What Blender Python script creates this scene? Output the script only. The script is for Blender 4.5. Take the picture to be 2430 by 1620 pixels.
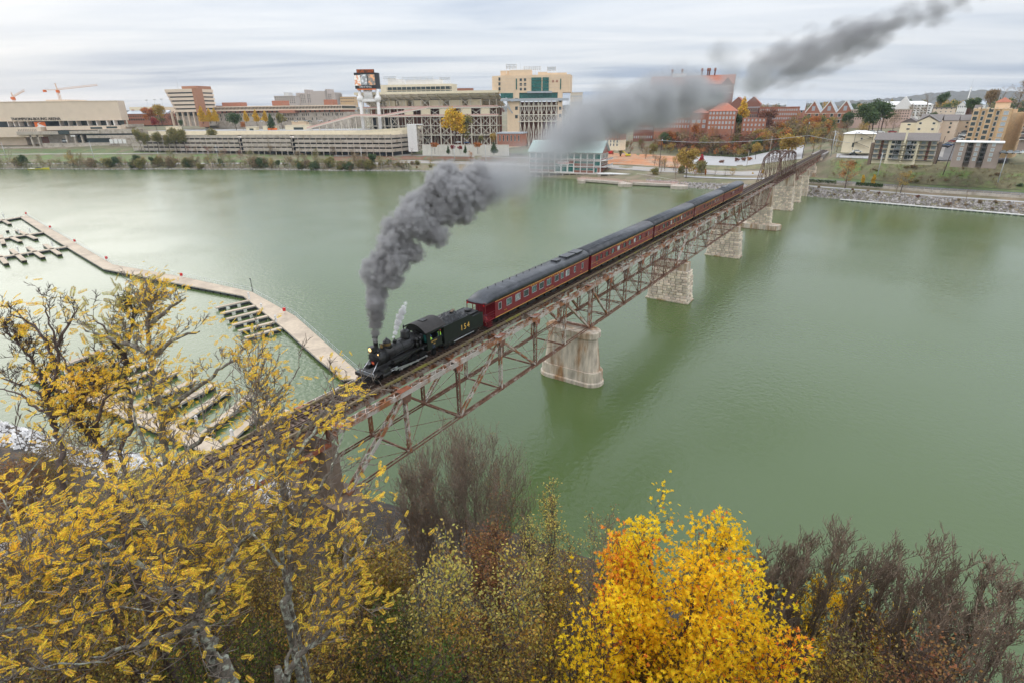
import bpy, math, random
import numpy as np
from mathutils import Vector, Matrix
for _o in list(bpy.data.objects): bpy.data.objects.remove(_o)
scn = bpy.context.scene
# ---------------------------------------------------------------- camera
CH = 41.4; FPX = 1298.0
_p = math.radians(22.77); _r = math.radians(.61)
_F = np.array([0, math.cos(_p), -math.sin(_p)]); _R0 = np.array([1., 0, 0]); _U0 = np.array([0, math.sin(_p), math.cos(_p)])
_R = math.cos(_r)*_R0 - math.sin(_r)*_U0; _U = math.sin(_r)*_R0 + math.cos(_r)*_U0
cd = bpy.data.cameras.new('camera'); cam = bpy.data.objects.new('camera', cd); scn.collection.objects.link(cam)
cd.sensor_width = 36; cd.sensor_fit = 'HORIZONTAL'; cd.lens = FPX/2430*36; cd.clip_end = 20000; cd.clip_start = .1
cam.matrix_world = Matrix(((_R[0], _U[0], -_F[0], 0), (_R[1], _U[1], -_F[1], 0), (_R[2], _U[2], -_F[2], CH), (0, 0, 0, 1)))
scn.camera = cam
# ---------------------------------------------------------------- sky and sun
w = bpy.data.worlds.new("World"); scn.world = w; w.use_nodes = True
nt = w.node_tree; nt.nodes.clear(); N = nt.nodes.new; L = nt.links.new
out = N('ShaderNodeOutputWorld'); bg = N('ShaderNodeBackground'); L(bg.outputs[0], out.inputs[0])
SUN_EL, SUN_AZ = math.radians(26), math.radians(312)     # veiled sun to the left
sky = N('ShaderNodeTexSky'); sky.sky_type = 'NISHITA'; sky.sun_disc = False; sky.sun_elevation = SUN_EL; sky.sun_rotation = SUN_AZ
sky.air_density = 1; sky.dust_density = 2
tc = N('ShaderNodeTexCoord'); sp = N('ShaderNodeSeparateXYZ'); L(tc.outputs['Generated'], sp.inputs[0])
def wm(op, a, b=None, c=None):
    m = N('ShaderNodeMath'); m.operation = op
    for i, v in enumerate((a, b, c)):
        if v is None: continue
        if isinstance(v, (int, float)): m.inputs[i].default_value = v
        else: L(v, m.inputs[i])
    return m.outputs[0]
zz = wm('MAXIMUM', wm('ADD', sp.outputs[2], .05), .02)
px_, py_ = wm('DIVIDE', sp.outputs[0], zz), wm('DIVIDE', sp.outputs[1], zz)
cx = N('ShaderNodeCombineXYZ'); L(px_, cx.inputs[0]); L(py_, cx.inputs[1])
mp = N('ShaderNodeMapping'); mp.inputs['Rotation'].default_value = (0, 0, .12); mp.inputs['Scale'].default_value = (.22, .60, 1); L(cx.outputs[0], mp.inputs[0])
n1 = N('ShaderNodeTexNoise'); n1.inputs['Scale'].default_value = 1.0; n1.inputs['Detail'].default_value = 7; n1.inputs['Roughness'].default_value = .55; n1.inputs['Distortion'].default_value = .5
L(mp.outputs[0], n1.inputs['Vector'])
n2 = N('ShaderNodeTexNoise'); n2.inputs['Scale'].default_value = .38; n2.inputs['Detail'].default_value = 4; L(mp.outputs[0], n2.inputs['Vector'])
mix = wm('ADD', wm('MULTIPLY', n1.outputs[0], .55), wm('MULTIPLY', n2.outputs[0], .45))
cr = N('ShaderNodeValToRGB'); L(mix, cr.inputs[0])
e = cr.color_ramp.elements
e[0].position = .38; e[0].color = (4.3, 5.0, 6.2, 1); e[1].position = .65; e[1].color = (8.9, 8.9, 9.1, 1)
x = cr.color_ramp.elements.new(.47); x.color = (6.4, 6.9, 7.6, 1)
x = cr.color_ramp.elements.new(.55); x.color = (7.7, 8.0, 8.4, 1)
mxw = N('ShaderNodeMix'); mxw.data_type = 'RGBA'; mxw.inputs[0].default_value = .94
L(sky.outputs[0], mxw.inputs[6]); L(cr.outputs[0], mxw.inputs[7]); 
el = N('ShaderNodeVectorMath'); el.operation = 'SCALE'; L(mxw.outputs[2], el.inputs[0]); L(wm('MULTIPLY_ADD', wm('MAXIMUM', sp.outputs[2], 0.), 1.7, .8), el.inputs['Scale']); L(el.outputs[0], bg.inputs[0])   # overcast: brighter overhead
bg.inputs[1].default_value = .077
sd = bpy.data.lights.new('sun', 'SUN'); sd.energy = .6; sd.angle = math.radians(46); sd.color = (1, .95, .87)
so = bpy.data.objects.new('sun', sd); scn.collection.objects.link(so)
_sv = Vector((math.sin(SUN_AZ)*math.cos(SUN_EL), math.cos(SUN_AZ)*math.cos(SUN_EL), math.sin(SUN_EL)))
so.rotation_euler = _sv.to_track_quat('Z', 'Y').to_euler()
scn.render.engine = 'CYCLES'
scn.view_settings.view_transform = 'Standard'; scn.view_settings.look = 'None'; scn.view_settings.gamma = 1; scn.view_settings.use_curve_mapping = False
scn.view_settings.exposure = .6
scn.cycles.volume_bounces = 2; scn.cycles.max_bounces = 8; scn.cycles.transparent_max_bounces = 24
scn.cycles.volume_max_steps = 128; scn.cycles.volume_step_rate = 4
# ---------------------------------------------------------------- helpers
COL = scn.collection
def ray(x, y): return (x-1215)/FPX*_R - (y-810)/FPX*_U + _F
def gz(x, y, z=0.):                      # where the sight line of a photo point meets the level z
    d = ray(x, y); k = (z-CH)/d[2]; return Vector((d[0]*k, d[1]*k, z))
def at(x, y, Y):                         # ... meets the plane at distance Y
    d = ray(x, y); k = Y/d[1]; return Vector((d[0]*k, Y, CH+d[2]*k))
def dp(x, y, D):                         # ... at depth D
    d = ray(x, y); return Vector((d[0]*D, d[1]*D, CH+d[2]*D))
AZ = math.radians(56.06); DS = np.array([math.cos(AZ), math.sin(AZ)]); DT = np.array([math.sin(AZ), -math.cos(AZ)]); P0 = np.array([17.26, 93.76])
def tr(s, t, z=0.):                      # along the track, to its near side, height
    q = P0+DS*s+DT*t; return Vector((q[0], q[1], z))
def V(*a): return Vector(a)
class MB:
    def __init__(s): s.v = []; s.f = []; s.sm = []
    def quad(s, *p, sm=False):
        b = len(s.v); s.v += [tuple(q) for q in p]; s.f.append(tuple(range(b, b+len(p)))); s.sm.append(sm); return s
    def bx(s, x0, x1, y0, y1, z0, z1):
        b = len(s.v)
        s.v += [(x0, y0, z0), (x1, y0, z0), (x1, y1, z0), (x0, y1, z0), (x0, y0, z1), (x1, y0, z1), (x1, y1, z1), (x0, y1, z1)]
        s.f += [(b, b+3, b+2, b+1), (b+4, b+5, b+6, b+7), (b, b+1, b+5, b+4), (b+1, b+2, b+6, b+5), (b+2, b+3, b+7, b+6), (b+3, b, b+4, b+7)]
        s.sm += [False]*6; return s
    def obox(s, o, ux, uy, uz):          # box from a corner and three edge vectors
        b = len(s.v); o = Vector(o)
        for k in (V(0, 0, 0), ux, ux+uy, uy): s.v.append(tuple(o+k))
        for k in (V(0, 0, 0), ux, ux+uy, uy): s.v.append(tuple(o+k+uz))
        s.f += [(b, b+3, b+2, b+1), (b+4, b+5, b+6, b+7), (b, b+1, b+5, b+4), (b+1, b+2, b+6, b+5), (b+2, b+3, b+7, b+6), (b+3, b, b+4, b+7)]
        s.sm += [False]*6; return s
    def beam(s, a, b, w, h, up=(0, 0, 1)):
        a = Vector(a); b = Vector(b); d = (b-a).normalized(); up = Vector(up)
        if abs(d.dot(up)) > .98: up = Vector((1, 0, 0)) if abs(d.x) < .9 else Vector((0, 1, 0))
        r = d.cross(up).normalized(); u = r.cross(d)
        return s.obox(a-r*w/2-u*h/2, b-a, r*w, u*h)
    def tube(s, pts, rad, n=6, cap=True, sm=True):
        pts = [Vector(p) for p in pts]; m = len(pts)
        if isinstance(rad, (int, float)): rad = [rad]*m
        b0 = len(s.v); ref = None
        for i, p in enumerate(pts):
            d = (pts[min(i+1, m-1)]-pts[max(i-1, 0)])
            d = d.normalized() if d.length > 1e-9 else V(0, 0, 1)
            if ref is None: ref = V(0, 0, 1) if abs(d.z) < .9 else V(1, 0, 0)
            r = d.cross(ref)
            if r.length < 1e-4: r = d.orthogonal()
            r.normalize(); u = r.cross(d); ref = u
            for k in range(n):
                a = 2*math.pi*k/n; s.v.append(tuple(p+(r*math.cos(a)+u*math.sin(a))*rad[i]))
        for i in range(m-1):
            for k in range(n):
                a = b0+i*n+k; c = b0+i*n+(k+1) % n; s.f.append((a, c, c+n, a+n)); s.sm.append(sm)
        if cap:
            s.f.append(tuple(b0+k for k in range(n))[::-1]); s.f.append(tuple(b0+(m-1)*n+k for k in range(n))); s.sm += [False]*2
        return s
    def lathe(s, prof, c=(0, 0, 0), ax='z', n=20, sm=True):   # prof: (r, h)
        b0 = len(s.v); c = Vector(c)
        for r, h in prof:
            for k in range(n):
                a = 2*math.pi*k/n; x, y = r*math.cos(a), r*math.sin(a)
                q = {'z': (x, y, h), 'x': (h, x, y), 'y': (x, h, y)}[ax]; s.v.append(tuple(c+Vector(q)))
        for i in range(len(prof)-1):
            for k in range(n):
                a = b0+i*n+k; d = b0+i*n+(k+1) % n; s.f.append((a, d, d+n, a+n)); s.sm.append(sm)
        s.f.append(tuple(b0+k for k in range(n))[::-1]); s.f.append(tuple(b0+(len(prof)-1)*n+k for k in range(n))); s.sm += [False]*2
        return s
    def prism(s, poly, z0, z1):
        b = len(s.v); n = len(poly)
        s.v += [(p[0], p[1], z0) for p in poly]+[(p[0], p[1], z1) for p in poly]
        s.f += [tuple(range(b, b+n))[::-1], tuple(range(b+n, b+2*n))]+[(b+i, b+(i+1) % n, b+n+(i+1) % n, b+n+i) for i in range(n)]
        s.sm += [False]*(n+2); return s
    def extr(s, poly, a, b):             # poly: list of Vectors, extruded by vector b-a
        o = len(s.v); n = len(poly); d = Vector(b)-Vector(a)
        s.v += [tuple(p) for p in poly]+[tuple(Vector(p)+d) for p in poly]
        s.f += [tuple(range(o, o+n))[::-1], tuple(range(o+n, o+2*n))]+[(o+i, o+(i+1) % n, o+n+(i+1) % n, o+n+i) for i in range(n)]
        s.sm += [False]*(n+2); return s
    def mesh(s, name, off=None):
        me = bpy.data.meshes.new(name)
        v = s.v if off is None else [(p[0]-off[0], p[1]-off[1], p[2]-off[2]) for p in s.v]
        me.from_pydata(v, [], s.f)
        if any(s.sm): me.polygons.foreach_set('use_smooth', s.sm)
        me.update(); return me
    def build(s, name, mat, parent=None, label=None, kind=None, world=False):
        off = None
        if world and parent is not None:
            r = parent
            while r.parent is not None: r = r.parent
            off = r.location
        o = bpy.data.objects.new(name, s.mesh(name, off)); COL.objects.link(o)
        if mat is not None: o.data.materials.append(mat)
        if parent is not None: o.parent = parent
        if label: o['label'] = label
        if kind: o['kind'] = kind
        return o
def tag(o, label=None, cat=None, group=None, kind=None):
    if label: o['label'] = label
    if cat: o['category'] = cat
    if group: o['group'] = group
    if kind: o['kind'] = kind
    return o
def thing(name, label, cat, loc=(0, 0, 0), rz=0, group=None):
    o = bpy.data.objects.new(name, None); COL.objects.link(o); o.location = loc; o.rotation_euler = (0, 0, rz); o.empty_display_size = .1
    return tag(o, label, cat, group)
KIDS = {}
def dup(root, loc=None, rz=None, sc=None, label=None, group=None, mats=None):
    if root not in KIDS: KIDS[root] = [(ch, list(ch.children)) for ch in root.children]
    r = root.copy(); COL.objects.link(r)
    if loc is not None: r.location = loc
    if rz is not None: r.rotation_euler = (0, 0, rz)
    if sc is not None: r.scale = sc if hasattr(sc, '__len__') else (sc, sc, sc)
    if label: r['label'] = label
    if group: r['group'] = group
    for ch, gs in KIDS[root]:
        c = ch.copy(); COL.objects.link(c); c.parent = r
        if mats and ch.name.split('.')[0] in mats and c.material_slots:
            c.material_slots[0].link = 'OBJECT'; c.material_slots[0].material = mats[ch.name.split('.')[0]]
        for g in gs:
            d = g.copy(); COL.objects.link(d); d.parent = c
    return r
# ---------------------------------------------------------------- materials
def mat(name, col, rough=.7, var=.25, scale=1.5, col2=None, thr=(.45, .6), scale2=.6, bump=0., bscale=None, metal=0., spec=.5, detail=5, emit=None, trans=None, stretch=None, spread=None):
    m = bpy.data.materials.new(name); m.use_nodes = True; nt = m.node_tree; N = nt.nodes.new; L = nt.links.new
    b = nt.nodes['Principled BSDF']; b.inputs['Roughness'].default_value = rough; b.inputs['Metallic'].default_value = metal
    b.inputs['Specular IOR Level'].default_value = spec
    tc = N('ShaderNodeTexCoord'); src = tc.outputs['Object']
    if stretch:
        mp = N('ShaderNodeMapping'); mp.inputs['Scale'].default_value = stretch; L(src, mp.inputs[0]); src = mp.outputs[0]
    n = N('ShaderNodeTexNoise'); n.inputs['Scale'].default_value = scale; n.inputs['Detail'].default_value = detail; n.inputs['Roughness'].default_value = .6; L(src, n.inputs['Vector'])
    mr = N('ShaderNodeMapRange'); mr.inputs[1].default_value = .3; mr.inputs[2].default_value = .7; mr.inputs[3].default_value = 1-var; mr.inputs[4].default_value = 1+var; L(n.outputs[0], mr.inputs[0])
    c = tuple(col)+(1,)
    if col2 is not None:
        n2 = N('ShaderNodeTexNoise'); n2.inputs['Scale'].default_value = scale2; n2.inputs['Detail'].default_value = 6; n2.inputs['Roughness'].default_value = .65; L(src, n2.inputs['Vector'])
        rp = N('ShaderNodeMapRange'); rp.inputs[1].default_value = thr[0]; rp.inputs[2].default_value = thr[1]; L(n2.outputs[0], rp.inputs[0])
        mx = N('ShaderNodeMix'); mx.data_type = 'RGBA'; mx.inputs[6].default_value = c; mx.inputs[7].default_value = tuple(col2)+(1,); L(rp.outputs[0], mx.inputs[0]); csrc = mx.outputs[2]
    else:
        rg = N('ShaderNodeRGB'); rg.outputs[0].default_value = c; csrc = rg.outputs[0]
    if spread:                            # each object / leaf cluster its own tone
        oi = N('ShaderNodeObjectInfo') if spread[0] == 'o' else N('ShaderNodeNewGeometry')
        ra = oi.outputs['Random'] if spread[0] == 'o' else oi.outputs['Random Per Island']
        hs = N('ShaderNodeHueSaturation'); L(csrc, hs.inputs['Color'])
        h1 = N('ShaderNodeMapRange'); h1.inputs[3].default_value = .5-spread[1]; h1.inputs[4].default_value = .5+spread[1]; L(ra, h1.inputs[0]); L(h1.outputs[0], hs.inputs['Hue'])
        mm = N('ShaderNodeMath'); mm.operation = 'MULTIPLY'; mm.inputs[1].default_value = 7.31; L(ra, mm.inputs[0])
        fr = N('ShaderNodeMath'); fr.operation = 'FRACT'; L(mm.outputs[0], fr.inputs[0])
        h2 = N('ShaderNodeMapRange'); h2.inputs[3].default_value = 1-spread[2]; h2.inputs[4].default_value = 1+spread[2]; L(fr.outputs[0], h2.inputs[0]); L(h2.outputs[0], hs.inputs['Value'])
        csrc = hs.outputs[0]
    vm = N('ShaderNodeVectorMath'); vm.operation = 'SCALE'; L(csrc, vm.inputs[0]); L(mr.outputs[0], vm.inputs['Scale']); L(vm.outputs[0], b.inputs['Base Color'])
    if bump:
        nb = N('ShaderNodeTexNoise'); nb.inputs['Scale'].default_value = bscale or scale*3; nb.inputs['Detail'].default_value = 5; L(src, nb.inputs['Vector'])
        bp = N('ShaderNodeBump'); bp.inputs['Strength'].default_value = min(1, bump*4); bp.inputs['Distance'].default_value = bump; L(nb.outputs[0], bp.inputs['Height']); L(bp.outputs[0], b.inputs['Normal'])
    if emit: b.inputs['Emission Color'].default_value = tuple(emit[0])+(1,); b.inputs['Emission Strength'].default_value = emit[1]
    if trans:                             # thin leaves let light through
        tl = N('ShaderNodeBsdfTranslucent'); L(vm.outputs[0], tl.inputs[0]); ms = N('ShaderNodeMixShader'); ms.inputs[0].default_value = trans
        L(b.outputs[0], ms.inputs[1]); L(tl.outputs[0], ms.inputs[2]); L(ms.outputs[0], nt.nodes['Material Output'].inputs[0])
    return m
M = {}
M['concrete'] = mat('concrete', (.48, .42, .35), .9, .18, .7, (.27, .22, .16), (.48, .7), .25, .02)
M['pierconc'] = mat('stained concrete', (.52, .45, .36), .9, .35, .9, (.30, .165, .075), (.46, .62), .26, .03, stretch=(1.6, 1.6, .35))
M['stone'] = mat('limestone block', (.68, .60, .49), .95, .25, 1.1, (.48, .30, .17), (.55, .75), .4, .05, 4, spread=('o', .012, .28))
M['stonecore'] = mat('mortar', (.36, .31, .25), .95, .3, 2)
M['steel'] = mat('weathered grey paint', (.48, .43, .38), .65, .2, 1.5, (.28, .11, .045), (.45, .56), .8, .01, detail=7)
M['rust'] = mat('rusted steel', (.18, .088, .055), .85, .35, 2.2, (.42, .36, .30), (.55, .65), .9, .01, detail=7)
M['rustred'] = mat('red rust scale', (.27, .085, .04), .85, .3, 2.5, (.36, .33, .30), (.53, .62), .8, .01)
M['railsteel'] = mat('rail steel', (.13, .085, .065), .45, .25, 2, metal=.5)
M['tie'] = mat('creosoted sleeper', (.115, .075, .052), .9, .35, 2, (.2, .15, .11), (.5, .7), 1.5, .01, spread=('o', .01, .35))
M['guardwood'] = mat('mossy timber', (.17, .125, .075), .9, .3, 2, (.2, .18, .035), (.52, .62), .35, .01)
M['black'] = mat('sooty black paint', (.010, .0095, .0095), .45, .5, 3, (.035, .032, .03), (.5, .7), 2)
M['darkgreen'] = mat('black green paint', (.007, .0085, .007), .35, .3, 2)
M['roofblack'] = mat('black car roof', (.035, .037, .042), .33, .4, 1.2, (.07, .072, .08), (.5, .68), .8, .004)
M['maroon'] = mat('maroon car paint', (.185, .013, .02), .3, .12, 1)
M['maroon2'] = mat('tuscan red car paint', (.16, .022, .024), .38, .15, 1)
M['gold'] = mat('gold lettering', (.75, .45, .09), .5, .05, 1)
M['window'] = mat('dark glass', (.05, .065, .062), .08, .3, 3)
M['greenglass'] = mat('green tinted glass', (.025, .13, .11), .1, .4, .7)
M['silver'] = mat('bright metal', (.55, .56, .58), .3, .1, 2, metal=.8)
M['white'] = mat('white paint', (.78, .76, .73), .6, .08, 1)
M['cream'] = mat('cream stucco', (.78, .68, .49), .85, .06, .3)
M['tan'] = mat('tan precast', (.70, .57, .44), .85, .05, .15)
M['tan2'] = mat('buff precast', (.76, .58, .40), .85, .06, .2)
M['brick'] = mat('red brick', (.40, .165, .10), .9, .16, 2.0, (.35, .18, .125), (.45, .65), .3)
M['brickdk'] = mat('dark red brick', (.27, .12, .085), .9, .18, 2)
M['buffbrick'] = mat('orange buff brick', (.62, .42, .23), .9, .12, 1.2, (.52, .38, .24), (.5, .7), .25)
M['redtile'] = mat('red clay roof', (.42, .15, .09), .8, .2, 1.5)
M['greymetal'] = mat('grey metal roof', (.40, .43, .46), .5, .08, .6)
M['greenroof'] = mat('pale green copper roof', (.36, .46, .42), .6, .1, .3)
M['shingle'] = mat('grey shingle', (.19, .165, .15), .9, .15, 2)
M['asphalt'] = mat('asphalt', (.17, .16, .155), .9, .12, .3)
M['paleroad'] = mat('worn pale road', (.36, .33, .30), .9, .1, .2)
M['lot'] = mat('light parking lot', (.42, .41, .40), .9, .08, .1)
M['yellowpaint'] = mat('yellow road paint', (.65, .40, .06), .7, .1, 1)
M['dockdeck'] = mat('dock planks', (.52, .42, .31), .85, .12, 1.2, (.40, .32, .24), (.45, .65), .2)
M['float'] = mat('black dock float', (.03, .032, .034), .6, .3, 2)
M['galv'] = mat('galvanised rail', (.50, .52, .53), .45, .1, 3, metal=.4)
M['red'] = mat('red enamel', (.6, .02, .02), .4, .1, 2)
M['hivis'] = mat('yellow green vest', (.45, .9, .03), .6, .05, 3)
M['orange'] = mat('orange paint', (.8, .17, .02), .6, .08, 1)
M['yellow'] = mat('yellow paint', (.75, .65, .05), .4, .08, 1)
M['bark'] = mat('grey lichened bark', (.14, .12, .095), .95, .45, 9, (.33, .35, .28), (.5, .58), 7, .03, 22)
M['barkdk'] = mat('dark brown bark', (.085, .058, .048), .95, .3, 5, (.17, .14, .12), (.55, .7), 6)
M['twig'] = mat('brown twigs', (.22, .165, .12), .95, .3, 3)
M['coal'] = mat('coal', (.012, .012, .013), .5, .5, 4, bump=.08, bscale=3)
M['skin'] = mat('skin', (.5, .28, .2), .6, .05, 3)
M['denim'] = mat('blue cloth', (.06, .13, .28), .8, .1, 3)
M['khaki'] = mat('khaki cloth', (.25, .19, .12), .8, .1, 3)
M['soil'] = mat('orange clay soil', (.50, .22, .10), .95, .2, .15, (.40, .27, .18), (.45, .6), .08)
M['riprap'] = mat('riprap stone', (.36, .33, .31), .95, .3, 1.2, (.22, .19, .17), (.45, .6), .6, spread=('i', .01, .35))
M['balcony'] = mat('dark balcony metal', (.09, .08, .07), .6, .2, 2)
M['greybrown'] = mat('grey brown siding', (.36, .28, .235), .85, .05, .4)
def slot(o, m):
    o.material_slots[0].link = 'OBJECT'; o.material_slots[0].material = m; return o
def text(s, size, mat_, parent, loc, rot, name='lettering', ext=.01, sx=1., spacing=1., align='CENTER'):
    cu = bpy.data.curves.new(name, 'FONT'); cu.body = s; cu.size = size; cu.extrude = ext; cu.align_x = align; cu.align_y = 'CENTER'; cu.space_character = spacing; cu.resolution_u = 2
    to = bpy.data.objects.new(name, cu); COL.objects.link(to)
    me = bpy.data.meshes.new_from_object(to.evaluated_get(bpy.context.evaluated_depsgraph_get()))
    bpy.data.objects.remove(to)
    o = bpy.data.objects.new(name, me); COL.objects.link(o); me.materials.clear(); me.materials.append(mat_)
    o.parent = parent; o.location = loc; o.rotation_euler = rot; o.scale = (sx, 1, 1); return o
M['brownbrick'] = mat('brown brick', (.40, .20, .12), .9, .1, 1.5)
M['offwhite'] = mat('off white render', (.62, .59, .52), .85, .08, .3)
def fit(o, w_):
    xs_ = [v.co.x for v in o.data.vertices]; o.scale = (w_/(max(xs_)-min(xs_)), 1, 1); return o
M['pierbrown'] = mat('dark brown concrete', (.20, .145, .105), .9, .25, .8, (.30, .25, .2), (.5, .7), .3, .03)
M['rustmix'] = mat('rusty pale steel', (.26, .17, .13), .8, .3, 2.2, (.40, .36, .33), (.5, .62), 1.1, .01, detail=7)
M['darkrust'] = mat('dark rusted steel', (.115, .055, .038), .85, .35, 2.2, (.2, .12, .09), (.56, .66), .9)
# ---------------------------------------------------------------- terrain
TH = [-60, -41.6, -35.3, -27.6, -16.9, -9.7, 2.9, 14.6, 18.2, 23.8, 29.5, 36.9, 43, 60, 80]
RS = [760, 659, 585, 528, 466, 442, 389, 348, 338, 333, 321, 311, 311, 345, 440]
PV = {
 -60: [(-8, -2), (0, 0), (4, 1.5), (12, 2.6), (16, 3), (28, 3.1), (50, 5.4), (78, 8.2), (88, 8.3), (125, 11), (150, 13), (200, 18), (260, 22), (400, 30), (700, 36), (1500, 42), (3200, 45)],
 -30: [(-8, -2), (0, 0), (4, 1.5), (12, 2.6), (16, 3), (28, 3.1), (50, 5.4), (78, 8.2), (88, 8.3), (125, 11), (150, 16), (200, 26), (260, 29), (400, 32), (700, 36), (1500, 42), (3200, 45)],
 -16.9: [(-8, -2), (0, 0), (4, 1.5), (12, 2.6), (16, 3), (28, 3.5), (50, 5.2), (78, 7.5), (88, 8), (125, 10), (150, 12), (200, 17), (260, 24), (400, 30), (700, 36), (1500, 42), (3200, 45)],
 -9.7: [(-8, -2), (0, 0), (4, 1.8), (12, 3.4), (16, 4), (28, 5), (50, 6.2), (78, 7.5), (88, 8), (125, 9.5), (150, 10), (200, 12), (260, 16), (400, 25), (700, 34), (1500, 40), (3200, 45)],
 2.9: [(-8, -2), (0, 0), (4, 2), (12, 3.5), (16, 4), (28, 5), (50, 6), (78, 7), (88, 7.5), (125, 10), (150, 13), (200, 17), (260, 20), (400, 27), (700, 34), (1500, 40), (3200, 45)],
 14.6: [(-8, -2), (0, 0), (4, 2), (12, 3.8), (16, 4.3), (28, 5.2), (50, 6), (78, 6.5), (88, 6.8), (125, 9), (150, 13), (200, 18), (260, 22), (400, 28), (700, 33), (1500, 38), (3200, 42)],
 22: [(-8, -2), (0, 0), (4, 2.4), (12, 4), (16, 4.4), (28, 5.2), (50, 5.8), (78, 6.3), (88, 6.5), (125, 7.2), (150, 12), (200, 18.5), (260, 22), (400, 27), (700, 31), (1500, 36), (3200, 40)],
 27: [(-8, -2), (0, 0), (4, 3), (6, 4), (10, 4.1), (11, 5.8), (21, 6), (25, 6.4), (42, 8), (60, 11), (100, 15), (160, 21), (230, 25), (400, 30), (700, 32), (1500, 36), (3200, 40)],
 29.5: [(-8, -2), (0, 0), (5, 3.8), (6, 4), (10, 4.1), (11, 6), (21, 6.2), (25, 6.8), (42, 15.6), (60, 16.5), (100, 19), (160, 23), (230, 26), (400, 30), (700, 32), (1500, 36), (3200, 40)],
 43: [(-8, -2), (0, 0), (5, 3.8), (6, 4), (10, 4.1), (11, 6), (21, 6.2), (25, 6.8), (43, 16), (60, 17), (100, 20), (160, 24), (230, 28), (400, 32), (700, 33), (1500, 36), (3200, 40)],
 80: [(-8, -2), (0, 0), (5, 3.8), (6, 4), (10, 4.1), (11, 6), (21, 6.2), (25, 6.8), (43, 16), (60, 17), (100, 20), (160, 24), (230, 28), (400, 32), (700, 33), (1500, 36), (3200, 40)]}
PK = sorted(PV); PA = {k: (np.array([a for a, b in PV[k]]), np.array([b for a, b in PV[k]])) for k in PK}
def rshore(th): return float(np.interp(th, TH, RS))
def far_z(th, v):
    th = min(max(th, PK[0]), PK[-1]-.001)
    i = max(j for j, k in enumerate(PK) if k <= th); a, b = PK[i], PK[i+1]; f = (th-a)/(b-a)
    return float((1-f)*np.interp(v, *PA[a])+f*np.interp(v, *PA[b]))
def pol(th, v):
    r = rshore(th)+v; t = math.radians(th); return r*math.sin(t), r*math.cos(t)
def gh(x, y):
    th = math.degrees(math.atan2(x, y)); v = math.hypot(x, y)-rshore(th); return far_z(th, v)
def onland(px, v):                         # column of the photo, distance behind the far waterline
    d = ray(px, 400); th = math.degrees(math.atan2(d[0], d[1])); x, y = pol(th, v); return Vector((x, y, far_z(th, v)))
def pxth(px): d = ray(px, 400); return math.degrees(math.atan2(d[0], d[1]))
def strip(name, th0, th1, v0, v1, m, dz=.12, kind='structure', nth=None, nv=4, thick=0):
    mb = MB(); nth = nth or max(2, int(abs(th1-th0)/.6)); fv = [v0+(v1-v0)*j/nv for j in range(nv+1)] if not hasattr(v0, '__len__') else None
    for i in range(nth+1):
        th = th0+(th1-th0)*i/nth
        for j in range(nv+1):
            v = v0+(v1-v0)*j/nv; x, y = pol(th, v); mb.v.append((x, y, far_z(th, v)+dz))
    for i in range(nth):
        for j in range(nv):
            a = i*(nv+1)+j; mb.f.append((a, a+1, a+nv+2, a+nv+1)); mb.sm.append(False)
    return mb.build(name, m, kind=kind)
M['farground'] = mat('dry grass and soil', (.16, .155, .08), .95, .25, .12, (.23, .18, .12), (.42, .6), .05, detail=8)
M['litter'] = mat('leaf litter', (.048, .040, .034), .95, .5, 1.5, (.10, .065, .035), (.5, .65), .7, .05, detail=8)
M['grass'] = mat('mown grass', (.12, .165, .06), .95, .2, .3, (.2, .19, .09), (.45, .62), .08)
M['drygrass'] = mat('dry lawn', (.22, .19, .10), .95, .2, .3, (.13, .14, .06), (.45, .62), .1)
M['slopegrass'] = mat('rough hillside growth', (.17, .15, .08), .95, .3, .5, (.13, .19, .05), (.47, .62), .09, .1, .8, detail=8)
M['redmulch'] = mat('red brown mulch', (.22, .10, .06), .95, .2, .3, (.17, .15, .08), (.45, .6), .1)
mb = MB(); ths = [(-60+.6*i) for i in range(234)]
vs = sorted(set([-8, -3, 0, 2, 4, 5, 6, 8, 10, 11, 14, 16, 21, 25, 28, 33, 38, 42, 43, 50, 60, 70, 78, 88, 100, 112, 125, 138, 150, 160, 175, 200, 215, 230, 245, 260, 300, 350, 400, 500, 600, 700, 900, 1200, 1500, 2300, 3200]))
rng = random.Random(5)
for th in ths:
    for v in vs:
        x, y = pol(th, v); mb.v.append((x, y, far_z(th, v)+(rng.uniform(-.25, .25) if 26 < v < 3000 else 0)))
nv = len(vs)
for i in range(len(ths)-1):
    for j in range(nv-1): mb.f.append((i*nv+j, i*nv+j+1, (i+1)*nv+j+1, (i+1)*nv+j)); mb.sm.append(True)
mb.build('far_bank_ground', M['farground'], kind='structure')
# near bank
NT = [-120, -90, -60, -47, -43, -30, -19, -11.5, 7, 15, 34, 52, 75, 110, 150]
NR = [300, 190, 130, 101, 84, 64, 55, 50, 43.5, 42, 40, 39, 48, 90, 180]
def near_z(x, y):
    th = math.degrees(math.atan2(x, y)); r = math.hypot(x, y); rs = float(np.interp(th, NT, NR)); f = 1-r/rs
    hi = float(np.interp(f, [-.1, 0, .05, .2, .5, .75, .95, 1], [-2, 0, 1.2, 4.5, 14, 25, 37.6, 38.6]))
    lo = float(np.interp(f, [-.1, 0, .05, .12, .3, .6, .85, .95, 1], [-2, 0, 2.6, 3.2, 5, 10, 30, 37.6, 38.6]))
    k = min(1, max(0, (th+40)/18)); z = lo*(1-k)+hi*k; z = min(z, float(np.interp(r, [0, 1.3, 3.2, 8, 14, 24, 40], [39.7, 39.6, 30, 23, 18, 12, 7]))) if abs(th) < 75 else z
    q = np.array([x, y])-P0; s = float(q@DS); t = float(q@DT)
    if s < -73: z = min(z, 16.3+max(0, abs(t)-4)*.9)
    return z
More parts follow.
